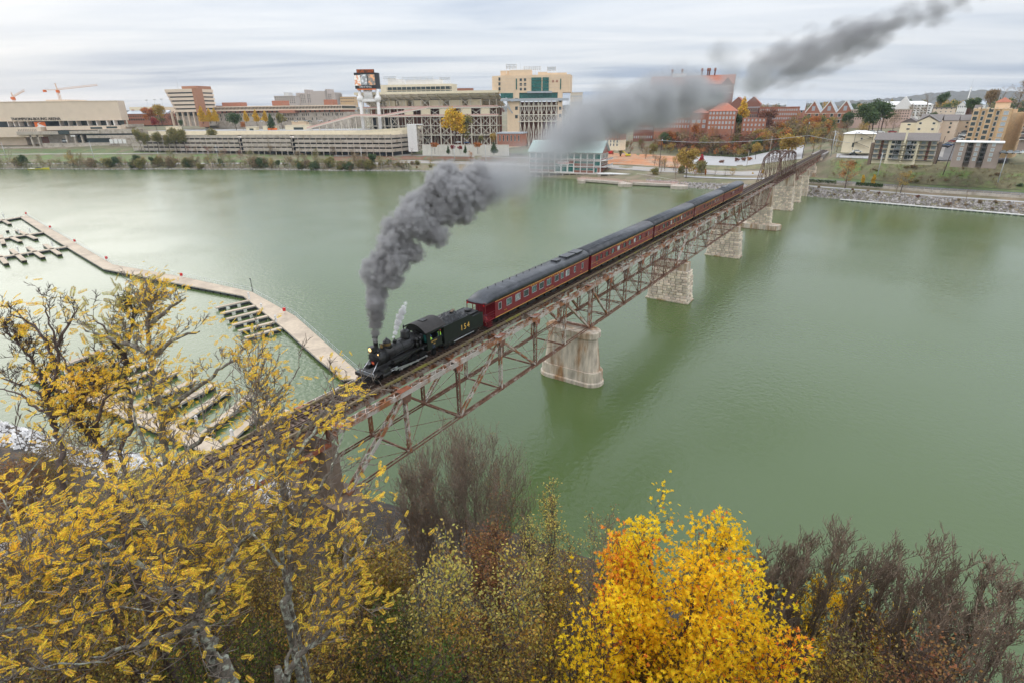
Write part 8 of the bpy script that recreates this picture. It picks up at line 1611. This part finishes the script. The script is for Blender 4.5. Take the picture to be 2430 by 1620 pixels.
# ---------------------------------------------------------------- foreground trees on the bluff
def tri(mb, pts, rad, n=3):
    """light tapered twig"""
    b = len(mb.v); m_ = len(pts)
    for i in range(m_):
        d = pts[min(i+1, m_-1)]-pts[max(0, i-1)]; u = d.orthogonal().normalized() if d.length > 1e-6 else V(1, 0, 0); w_ = d.cross(u).normalized()
        for k in range(n): a = 2.0944*k if n == 3 else 2*math.pi*k/n; mb.v.append(tuple(pts[i]+(u*math.cos(a)+w_*math.sin(a))*rad[i]))
    for i in range(m_-1):
        for k in range(n): a = b+i*n+k; c = b+i*n+(k+1) % n; mb.f.append((a, c, c+n, a+n)); mb.sm.append(True)
def smooth_path(P, sub=4, jit=0., rg=None):
    out = []; n = len(P)
    for i in range(n-1):
        p0, p1, p2, p3 = P[max(0, i-1)], P[i], P[i+1], P[min(n-1, i+2)]
        for k in range(sub):
            t = k/sub; q = .5*((2*p1)+(p2-p0)*t+(2*p0-5*p1+4*p2-p3)*t*t+(3*p1-p0-3*p2+p3)*t**3)
            if jit and rg: q = q+V(rg.gauss(0, jit), rg.gauss(0, jit), rg.gauss(0, jit))
            out.append(q)
    out.append(P[-1]); return out
def sprout(mb, path, r0, r1, rg, n, L_, lev, tips, f0=.15, up=.35, wind=V(0, 0, 0), jit=.25, twn=3):
    m_ = len(path)
    for k in range(n):
        f_ = f0+(1-f0)*(k+rg.random())/n; i = min(m_-2, int(f_*(m_-1))); p = path[i].lerp(path[i+1], f_*(m_-1)-i); d0 = (path[i+1]-path[i]).normalized(); r = (r0+(r1-r0)*f_)*.5
        d = (d0*rg.uniform(.3, 1.)+V(rg.uniform(-1, 1), rg.uniform(-1, 1), rg.uniform(-.7, 1)+up)*1.0+wind).normalized(); Lk = L_*rg.uniform(.55, 1.25)*(1-.35*f_); seg = 5 if lev > 1 else 3; pts = [p]
        for s in range(seg): d = (d+V(rg.uniform(-jit, jit), rg.uniform(-jit, jit), rg.uniform(-jit, jit)+up*.12)).normalized(); p = p+d*Lk/seg; pts.append(p)
        ra = max(.009, r*.46); rb = max(.0045, ra*.25); tri(mb, pts, [ra+(rb-ra)*s/seg for s in range(seg+1)], 5 if lev > 1 and ra > .03 else 3)
        if lev > 0: sprout(mb, pts, ra, rb, rg, twn, L_*.45, lev-1, tips, .2, up, wind, jit, twn)
        tips.append((pts[-1], d))
def stamp(tv, tf, pos, mats_, scale):
    v = np.einsum('nij,kj->nki', mats_, tv)*scale[:, None, None]+pos[:, None, :]; n, k, _ = v.shape; f = (tf[None]+(np.arange(n)*k)[:, None, None]).reshape(-1, tf.shape[1]); return v.reshape(-1, 3), f
def frames(d, rs, droop=0.):
    d = d+rs.normal(size=d.shape)*.35; d[:, 2] -= droop; d /= np.linalg.norm(d, axis=1)[:, None]; u = rs.normal(size=d.shape)*.75+np.array([0, -.5, 1.]); s = np.cross(d, u); s /= np.linalg.norm(s, axis=1)[:, None]; n = np.cross(s, d); return np.stack([d, s, n], 2)
# templates (x along the leaf), all quads
def leaflet(p, a, L_, w_, tilt=0.):
    c, s = math.cos(a), math.sin(a); q = []
    for u, v in ((0, 0), (.45, -.5), (1, 0), (.45, .5)): x = p[0]+(u*L_*c-v*w_*s); y = p[1]+(u*L_*s+v*w_*c); q.append((x, y, p[2]-u*L_*tilt+.12*abs(v)*w_))
    return q
tv = []
for k in range(8):
    x = .16+.80*k/7; z = -.22*x*x; Lf = .26*(1-.35*abs(k/7-.45))
    for s in (-1, 1): tv += leaflet((x, 0, z), s*1.15, Lf*1.1, .115, .4)
tv += leaflet((.97, 0, -.21), 0, .22, .1, .3); tv += [(0, -.006, 0), (.97, -.006, -.21), (.97, .006, -.21), (0, .006, 0)]
PIN = (np.array(tv), np.arange(len(tv)).reshape(-1, 4))
tv = []
for a, L_ in ((0, 1.), (.85, .85), (-.85, .85), (1.8, .55), (-1.8, .55)): tv += leaflet((.12, 0, 0), a, L_*.9, .34, .15)
MAP = (np.array(tv), np.arange(len(tv)).reshape(-1, 4))
tv = leaflet((0, 0, 0), 0, 1., .55, .2); OV = (np.array(tv), np.arange(4).reshape(-1, 4))
M['greytwig'] = mat('grey twigs', (.20, .165, .135), .95, .3, 3); leafmat('locust leaf', (.98, .62, .06), (.92, .64, .09), .026, .3, .5); leafmat('maple leaf', (.95, .70, .03), (.95, .58, .02), .02, .2, .5); leafmat('maple orange leaf', (.72, .17, .03), (.8, .32, .03), .02, .3, .3)
leafmat('pale green leaf', (.44, .38, .12), (.55, .42, .09), .03, .35, .3); leafmat('under leaf', (.40, .25, .04), (.16, .13, .04), .03, .6, .2); leafmat('dark green leaf', (.06, .10, .02), (.12, .11, .02), .03, .5, .2); leafmat('brown small leaf', (.30, .15, .05), (.2, .10, .045), .03, .45, .2)
def leaves(t, name, tpl, tips, m, per, size, seed, spreadr=.15, droop=.2, frac=1.):
    rs = np.random.RandomState(seed); T = [q for q in tips if rs.rand() < frac]; P_ = np.repeat(np.array([tuple(a) for a, b in T]), per, 0); D_ = np.repeat(np.array([tuple(b) for a, b in T]), per, 0)
    P_ = P_+rs.normal(size=P_.shape)*spreadr; D_ = D_+rs.normal(size=D_.shape)*.5+(np.array([.5, .15, 0]) if tpl is PIN else 0); v, f = stamp(*tpl, P_, frames(D_, rs, droop), rs.uniform(size*.65, size*1.2, len(P_))); v = v-np.array(t.location); me = npmesh(name, v, f, m); o = bpy.data.objects.new(name, me); COL.objects.link(o); o.parent = t; o['kind'] = 'stuff'; return len(f)
def fgtree(label, limbs, r, seed, nb, Lb, lev, twn, m='bark', up=.3, wind=V(0, 0, 0), name='tree', jit=.25, group=None):
    """limbs: list of [(px, py, depth), ...] traced limbs, first one is the trunk"""
    rg = random.Random(seed); base = dp(*limbs[0][0]); gz_ = near_z(base.x, base.y); t = thing(name, label, 'tree' if name == 'tree' else 'shrub', V(base.x, base.y, gz_), 0, group); tips = []
    tb = MB(); bb = MB()
    for i, lm in enumerate(limbs):
        P_ = [dp(*q) for q in lm]; ri = r*(1 if i == 0 else .62)
        if i == 0: P_ = [V(base.x, base.y, gz_-.4)]+P_
        pa = smooth_path(P_, 4, .025, rg); n = len(pa); tb.tube([q for q in pa], [ri*(1-.78*k/(n-1))*rg.uniform(.9, 1.1) for k in range(n)], 7, cap=False)
        L_ = sum((pa[k+1]-pa[k]).length for k in range(n-1)); sprout(bb, pa, ri, ri*.25, rg, max(3, int(nb*L_)), Lb, lev, tips, .3 if i == 0 else .12, up, wind, jit, twn); tips.append((pa[-1], (pa[-1]-pa[-2]).normalized()))
    tb.build('trunk', M[m], t, world=True); bb.build('branches', M[m if m != 'bark' else 'greytwig'], t, world=True, kind='stuff'); return t, tips
WIND = V(.25, .1, .05)
def Z8(*p): return [(a*.5102, 1100+b*.5102, D) for a, b, D in p]
def Z6(*p): return [(a*.3316, 680+b*.3316, D) for a, b, D in p]
T1, tp = fgtree('large leaning locust with lichened grey trunk rising from the bottom edge, golden fern like leaves', [
    Z8((1080, 1080, 9.2), (1000, 920, 9.2), (975, 830, 9.3), (930, 735, 9.4), (865, 650, 9.5), (828, 570, 9.6), (830, 480, 9.7), (880, 390, 9.8), (940, 280, 10), (1000, 180, 10.3), (1010, 60, 10.6)),
    Z8((930, 700, 9.4), (980, 600, 9.2), (1040, 500, 9), (1100, 400, 8.9), (1180, 290, 8.8)), Z8((820, 620, 9.5), (740, 560, 9.8), (600, 440, 10.2), (440, 330, 10.6), (300, 270, 11), (120, 230, 11.4)),
    Z8((925, 735, 9.4), (905, 800, 9.2), (900, 860, 9.1)), Z8((860, 480, 9.7), (700, 300, 10.1), (560, 130, 10.6), (420, 20, 11)), Z8((600, 440, 10.2), (420, 470, 10.5), (200, 440, 10.9), (-20, 470, 11.3)), Z8((905, 740, 9.3), (800, 790, 8.9), (640, 850, 8.6), (420, 900, 8.4))], .12, 11, 3.2, 1.5, 2, 4, wind=WIND)
leaves(T1, 'foliage', PIN, tp, M['locust leaf'], 3, .145, 1, .16, .15, .22)
T2, tp = fgtree('slender forked locust standing right of the large one at the bottom edge', [Z8((1300, 1090, 9.6), (1320, 1010, 9.6), (1390, 890, 9.7), (1480, 810, 9.8), (1560, 745, 9.9), (1590, 620, 10.1), (1595, 480, 10.3), (1610, 330, 10.6), (1640, 190, 10.9)), Z8((1330, 980, 9.6), (1350, 860, 9.9), (1400, 940, 10.)), Z8((1595, 500, 10.3), (1680, 400, 10.5), (1730, 300, 10.7))], .075, 12, 2.6, 1.0, 2, 3, wind=WIND)
leaves(T2, 'foliage', PIN, tp, M['locust leaf'], 3, .155, 2, .15, .15, .2)
T3, tp = fgtree('tall straight locust with pale forked trunk in front of the bridge end', [Z8((1350, 780, 11.4), (1345, 680, 11.4), (1345, 560, 11.4), (1350, 430, 11.4), (1360, 280, 11.4), (1330, 170, 11.4), (1290, 60, 11.6), (1250, -60, 11.8), (1180, -200, 12), (1190, -330, 12.3)), Z8((1355, 300, 11.4), (1410, 210, 11.2), (1490, 90, 11.2), (1560, -30, 11.4), (1600, -200, 11.6)), Z8((1290, 60, 11.6), (1400, -60, 11.9), (1500, -220, 12.1), (1560, -330, 12.3)), Z8((1345, 520, 11.4), (1230, 380, 11.6), (1130, 250, 12))], .085, 13, 3., 1.1, 2, 4, wind=WIND)
leaves(T3, 'foliage', PIN, tp, M['locust leaf'], 3, .15, 3, .16, .15, .12)
T4, tp = fgtree('tall central locust of the left group reaching above the finger docks', [Z6((1270, 1900, 13.4), (1240, 1560, 13.4), (1200, 1350, 13.5), (1165, 1100, 13.6), (1160, 920, 13.7), (1110, 720, 13.8), (1065, 480, 14), (1050, 280, 14.2), (1080, 150, 14.4), (1010, 60, 14.6)), Z6((1110, 500, 14), (1240, 380, 14), (1430, 320, 14.1)), Z6((1060, 470, 14), (930, 420, 14), (730, 350, 14.2), (600, 300, 14.4)), Z6((1060, 300, 14.2), (1180, 180, 14.2), (1330, 80, 14.3)), Z6((1165, 900, 13.7), (1300, 800, 13.5), (1500, 660, 13.4), (1620, 560, 13.4), (1760, 520, 13.4)), Z6((1200, 1350, 13.5), (1330, 1180, 13.2), (1520, 1020, 13), (1700, 900, 12.9), (1900, 800, 12.8)), Z6((1240, 1560, 13.4), (1100, 1300, 13), (1000, 1050, 12.8), (930, 850, 12.8))], .12, 14, 3., .85, 2, 4, wind=WIND)
leaves(T4, 'foliage', PIN, tp, M['locust leaf'], 4, .16, 4, .2, .15, .11)
T5, tp = fgtree('dark crooked locust bending over the white rocks at left', [Z6((900, 1800, 13.8), (820, 1350, 13.8), (760, 1200, 13.9), (690, 1130, 14), (600, 1010, 14), (530, 935, 14), (545, 830, 14.1), (620, 770, 14.2), (700, 640, 14.4)), Z6((530, 935, 14), (400, 910, 14), (280, 880, 14.1), (150, 770, 14.3), (0, 730, 14.6)), Z6((690, 1130, 14), (700, 960, 13.7), (760, 800, 13.6), (900, 690, 13.6)), Z6((620, 770, 14.2), (500, 600, 14.3), (430, 480, 14.4))], .10, 15, 3., 1.0, 2, 4, 'barkdk', wind=WIND)
leaves(T5, 'foliage', PIN, tp, M['locust leaf'], 4, .16, 5, .2, .15, .15)
T6, tp = fgtree('nearly bare locust with thin upswept branches against the pale water at far left', [Z6((560, 1700, 15.4), (450, 1170, 15.4), (380, 980, 15.4), (345, 830, 15.4), (290, 640, 15.5), (210, 500, 15.6), (140, 400, 15.8), (40, 330, 16)), Z6((345, 800, 15.4), (400, 620, 15.3), (410, 430, 15.3), (340, 220, 15.4), (310, 110, 15.5)), Z6((400, 560, 15.3), (330, 400, 15.3), (200, 250, 15.4), (60, 200, 15.5)), Z6((410, 430, 15.3), (470, 290, 15.3), (560, 150, 15.5)), Z6((345, 800, 15.4), (180, 720, 15.3), (-30, 640, 15.3))], .09, 16, 3.4, .85, 2, 4, 'barkdk', wind=WIND)
leaves(T6, 'foliage', PIN, tp, M['locust leaf'], 1, .25, 6, .15, .2, .08)
T7, tp = fgtree('slim dark bare tree left of the tall central locust', [Z6((960, 1500, 16), (940, 1000, 16), (900, 640, 16), (905, 500, 16), (930, 330, 16), (960, 200, 16.1), (1060, 120, 16.2)), Z6((905, 520, 16), (820, 400, 16), (700, 250, 16.1), (620, 200, 16.2)), Z6((900, 640, 16), (760, 500, 16), (640, 420, 16.2))], .07, 17, 3., 1.0, 2, 4, 'barkdk')
leaves(T7, 'foliage', PIN, tp, M['pale green leaf'], 1, .28, 7, .15, .2, .15)
T8, tp = fgtree('thin twiggy sapling with sparse pale yellow leaves before the track', [[(690, 1420, 12.5), (672, 1200, 12.5), (657, 1095, 12.5), (640, 978, 12.6), (607, 912, 12.7), (597, 850, 12.8)], [(640, 978, 12.6), (680, 920, 12.6), (712, 870, 12.7)], [(657, 1095, 12.5), (730, 1010, 12.4), (800, 960, 12.4), (850, 930, 12.5)], [(672, 1200, 12.5), (560, 1090, 12.5), (490, 1010, 12.6), (470, 930, 12.7)]], .06, 18, 2.6, 1.2, 2, 3, wind=WIND)
leaves(T8, 'foliage', PIN, tp, M['locust leaf'], 3, .17, 8, .15, .15, .14)
T9, tp = fgtree('low spreading locust boughs filling the bottom left corner', [[(-80, 1700, 8.2), (-30, 1500, 8.3), (60, 1380, 8.5), (190, 1300, 8.8), (330, 1220, 9.2)], [(-30, 1500, 8.3), (120, 1480, 8.2), (280, 1440, 8.2), (420, 1460, 8.2)], [(-60, 1600, 8.2), (-20, 1350, 8.6), (20, 1200, 9), (100, 1080, 9.4)], [(60, 1380, 8.5), (40, 1250, 8.7), (-20, 1120, 9)], [(-70, 1650, 8), (100, 1580, 7.8), (260, 1570, 7.8)]], .04, 19, 3.2, 1.3, 2, 3, wind=WIND)
leaves(T9, 'foliage', PIN, tp, M['locust leaf'], 3, .15, 9, .15, .15, .26)
def bush(label, px, ytop, D, wpx, seed, nst=7, nb=2.2, Lb=.9, lev=2, twn=3, m='twig', lf=(), up=.6, name='shrub', r=.05, low=None, jit=.2, spread=1.):
    """stems fan out from the ground below a crown whose top is seen at (px, ytop)"""
    rg = random.Random(seed); top = dp(px, ytop, D); R_ = wpx/2*D/FPX; cx, cy = top.x, top.y; g = near_z(cx, cy); H = top.z-g; t = thing(name, label, 'tree' if name == 'tree' else 'shrub', V(cx, cy, g)); tips = []; tb = MB(); bb = MB()
    for k in range(nst):
        a = 2*math.pi*k/nst+rg.uniform(-.4, .4); q = rg.uniform(.25, 1) if k else .05; e_ = V(cx+math.cos(a)*R_*q*.8, cy+math.sin(a)*R_*q*.8, g+H*(1-.32*q*q)*rg.uniform(.86, 1.)); s0 = V(cx+math.cos(a)*.4*spread, cy+math.sin(a)*.4*spread, g-.4); mid = s0.lerp(e_, .45)+V(rg.uniform(-.3, .3), rg.uniform(-.3, .3), H*.06)
        pa = smooth_path([s0, mid, s0.lerp(e_, .75)+V(rg.uniform(-.3, .3), rg.uniform(-.3, .3), H*.04), e_], 4, .04, rg); n = len(pa); tb.tube(pa, [r*rg.uniform(.8, 1.2)*(1-.8*i/(n-1)) for i in range(n)], 5, cap=False)
        sprout(bb, pa, r, r*.2, rg, max(5, int(nb*H)), Lb*max(1., R_*.5), lev, tips, (low if low is not None else .35), up, V(0, 0, 0), jit, twn)
    tb.build('stems', M[m], t, world=True); bb.build('branches', M[m], t, world=True, kind='stuff')
    for i, (tpl, mm, per, size, fr) in enumerate(lf): leaves(t, 'foliage', tpl, tips, M[mm], per, size, seed*7+i, .16, .15, fr)
    return t
# bright maple
bush('blazing yellow orange maple at the bottom, right of centre', 1650, 1285, 13.2, 640, 31, 13, 2.2, 1.05, 2, 3, 'barkdk', [(MAP, 'maple leaf', 5, .105, .85), (MAP, 'maple orange leaf', 2, .10, .12)], .5, 'tree', .09, .15)
bush('small orange tipped maple stems at the left side of the blazing maple', 1500, 1225, 13.8, 170, 32, 5, 1.6, .8, 1, 3, 'barkdk', [(MAP, 'maple orange leaf', 4, .115, .9)], .5, 'tree', .05, .3)
bush('lower yellow maple branches left of the blazing crown', 1400, 1420, 12.8, 260, 33, 7, 1.9, .9, 2, 3, 'barkdk', [(MAP, 'maple leaf', 2, .105, .5)], .4, 'tree', .05, .3)
bush('yellow maple sprigs at the bottom edge right of the blazing maple', 1880, 1470, 12.6, 230, 34, 6, 1.8, .9, 1, 3, 'barkdk', [(MAP, 'maple orange leaf', 2, .11, .4), (MAP, 'maple leaf', 3, .11, .6)], .4, 'tree', .04, .3)
# bare dark trees at right
bush('bare birch like tree with pale stem at right, tallest of the bare ones', 2010, 1215, 17, 330, 41, 9, 3., 1.3, 2, 5, 'twig', (), .8, 'tree', .08, .3)
bush('bare dark tree left of the tallest bare one beside the maple', 1900, 1240, 18, 260, 42, 7, 2.8, 1.2, 2, 5, 'twig', (), .8, 'tree', .06, .3)
bush('bare dark tree right of the tallest bare one', 2130, 1280, 17.5, 240, 43, 7, 2.8, 1.2, 2, 5, 'twig', (), .8, 'tree', .06, .3)
bush('dense bare dark tree near the right edge', 2280, 1290, 15, 360, 44, 10, 3.1, 1.2, 2, 5, 'twig', (), .7, 'tree', .07, .25)
bush('dark bare thicket at the bottom right corner', 2420, 1330, 13.5, 400, 45, 11, 3.2, 1.1, 2, 5, 'twig', [(OV, 'brown small leaf', 1, .05, .1)], .6, 'tree', .06, .2)
bush('golden leaved small tree glowing behind the bare stems at right', 2010, 1370, 19.5, 290, 46, 8, 2.2, 1.1, 2, 3, 'barkdk', [(MAP, 'maple leaf', 2, .12, .6)], .5, 'tree', .06, .3)
bush('second golden tree low between bare stems at right', 2130, 1430, 18.5, 240, 47, 7, 2.2, 1.1, 2, 3, 'barkdk', [(MAP, 'maple orange leaf', 1, .11, .4), (MAP, 'maple leaf', 2, .11, .6)], .5, 'tree', .06, .25)
# mid shrubs between the trunks and the maple
bush('tall grey brown leafless shrub against the green water below the first span', 1090, 1060, 33, 400, 51, 20, 2.5, 1.2, 2, 4, 'twig', [(OV, 'brown small leaf', 1, .08, .15)], .8, 'shrub', .05, .25)
bush('low leafless thicket on the dark mud beside the round pier', 985, 1120, 31, 200, 57, 12, 3., 1.1, 2, 4, 'twig', [(OV, 'brown small leaf', 1, .08, .12)], .8, 'shrub', .04, .25)
bush('reddish brown bush right of the leafless shrub', 1190, 1140, 31, 200, 52, 9, 2., 1.1, 2, 3, 'twig', [(OV, 'brown small leaf', 1, .1, .4)], .6, 'shrub', .05, .25)
bush('olive leaved shrub breaking the waterline at bottom centre', 1300, 1160, 27, 200, 53, 8, 2., 1., 2, 3, 'barkdk', [(OV, 'pale green leaf', 2, .12, .6), (OV, 'brown small leaf', 1, .09, .3)], .6, 'shrub', .05, .25)
bush('thin brown bush between the olive shrub and the maple', 1440, 1235, 24, 240, 54, 8, 2.2, 1., 2, 3, 'twig', [(OV, 'pale green leaf', 1, .1, .4), (OV, 'brown small leaf', 1, .09, .4)], .6, 'shrub', .04, .2)
bush('pale yellow green sapling in the middle of the foreground thicket', 1040, 1290, 16, 300, 55, 9, 2.4, .9, 2, 3, 'bark', [(OV, 'pale green leaf', 2, .12, .6)], .5, 'tree', .05, .3)
bush('second pale green sapling nearer the maple', 1230, 1330, 16.5, 280, 56, 9, 2.4, .9, 2, 3, 'bark', [(OV, 'pale green leaf', 2, .12, .5), (OV, 'brown small leaf', 1, .08, .3)], .5, 'tree', .05, .3)
for px, yt, D, wp, lf, lab in ((110, 1075, 44, 300, 'under leaf', 'golden brown brush beside the white rocks at far left'), (300, 1120, 38, 280, 'pale green leaf', 'yellow green bush below the white rocks'), (440, 1150, 33, 200, 'pale green leaf', 'bright yellow green bush under the near end of the track'), (20, 1120, 40, 260, 'brown small leaf', 'russet brush at the left edge under the riprap'), (560, 1190, 30, 220, 'under leaf', 'golden brush beside the railway on the near bank'), (900, 1290, 23, 180, 'under leaf', 'thin golden brush on the mud right of the forked locust'), (200, 1180, 33, 260, 'under leaf', 'wide golden brush halfway down the left slope')):
    bush(lab, px, yt, D, wp, 90+px, 9, 2.6, 1.1, 2, 3, 'twig', [(OV, lf, 3, .15, .9), (OV, 'brown small leaf', 1, .1, .4)], .4, 'shrub', .04, .12)
i_ = 0
for px, yt, D, wp, lf in ((60, 1370, 17, 420, 'under leaf'), (300, 1330, 18, 420, 'under leaf'), (520, 1300, 19, 380, 'under leaf'), (720, 1330, 18, 360, 'under leaf'), (900, 1420, 16, 330, 'dark green leaf'), (1080, 1480, 14.5, 320, 'under leaf'), (1270, 1500, 14, 300, 'under leaf'), (480, 1420, 15, 400, 'dark green leaf'), (150, 1480, 13, 420, 'under leaf'), (760, 1480, 14, 340, 'under leaf'), (1160, 1250, 22, 260, 'brown small leaf'), (1340, 1330, 19, 260, 'under leaf'), (1000, 1550, 12, 340, 'dark green leaf'), (620, 1180, 26, 260, 'under leaf'), (420, 1180, 27, 320, 'under leaf'), (200, 1200, 26, 360, 'dark green leaf'), (1780, 1500, 15, 300, 'under leaf'), (2050, 1520, 14, 300, 'under leaf'), (2260, 1530, 13, 320, 'brown small leaf'), (1560, 1520, 14, 300, 'under leaf'), (820, 1250, 24, 200, 'under leaf'), (40, 1230, 25, 300, 'under leaf')):
    lab = ('golden brown', 'dark green', 'russet')[('under leaf', 'dark green leaf', 'brown small leaf').index(lf)]
    where = ['at the bottom left corner, back row', 'behind the big leaning trunk, left', 'behind the big leaning trunk, right', 'behind the slender forked locust', 'left of the pale green saplings', 'under the first pale green sapling', 'under the second pale green sapling', 'low behind the big trunk', 'at the bottom left corner, front row', 'at the foot of the forked locust', 'below the leafless shrub', 'left of the maple, higher one', 'at the bottom edge under the pale saplings', 'beside the round pier on the shore', 'below the railway on the left bank', 'near the white rocks on the left bank', 'under the right side of the maple', 'at the foot of the tallest bare tree', 'at the bottom right between bare stems', 'under the maple crown at the bottom', 'right of the round pier by the shore', 'at the left edge above the corner thicket'][i_]
    bush(f'tangled {lab} undergrowth {where}', px, yt, D, wp, 60+i_, 10, 2.3, 1.0, 2, 3, 'barkdk', [(OV, lf, 3, .12 if D > 20 else .10, .8), (OV, 'brown small leaf', 1, .07, .4)], .35, 'shrub', .035, .1); i_ += 1
# fallen twigs and leaf cover on the slope
rs = np.random.RandomState(5); n = 42000; th = rs.uniform(-75, 75, n); f_ = rs.uniform(.02, .66, n); P_ = np.zeros((n, 3))
for k in range(n): rr_ = float(np.interp(th[k], NT, NR))*(1-f_[k]); a = math.radians(th[k]); x, y = rr_*math.sin(a), rr_*math.cos(a); P_[k] = (x, y, near_z(x, y)+rs.uniform(0, .9)**3)
v, f = quads(P_, rs.normal(size=(n, 3)), rs.uniform(.06, .16, n), rs); o = bpy.data.objects.new('ground_cover', npmesh('ground_cover', v, f, M['under leaf'])); COL.objects.link(o); o['kind'] = 'stuff'
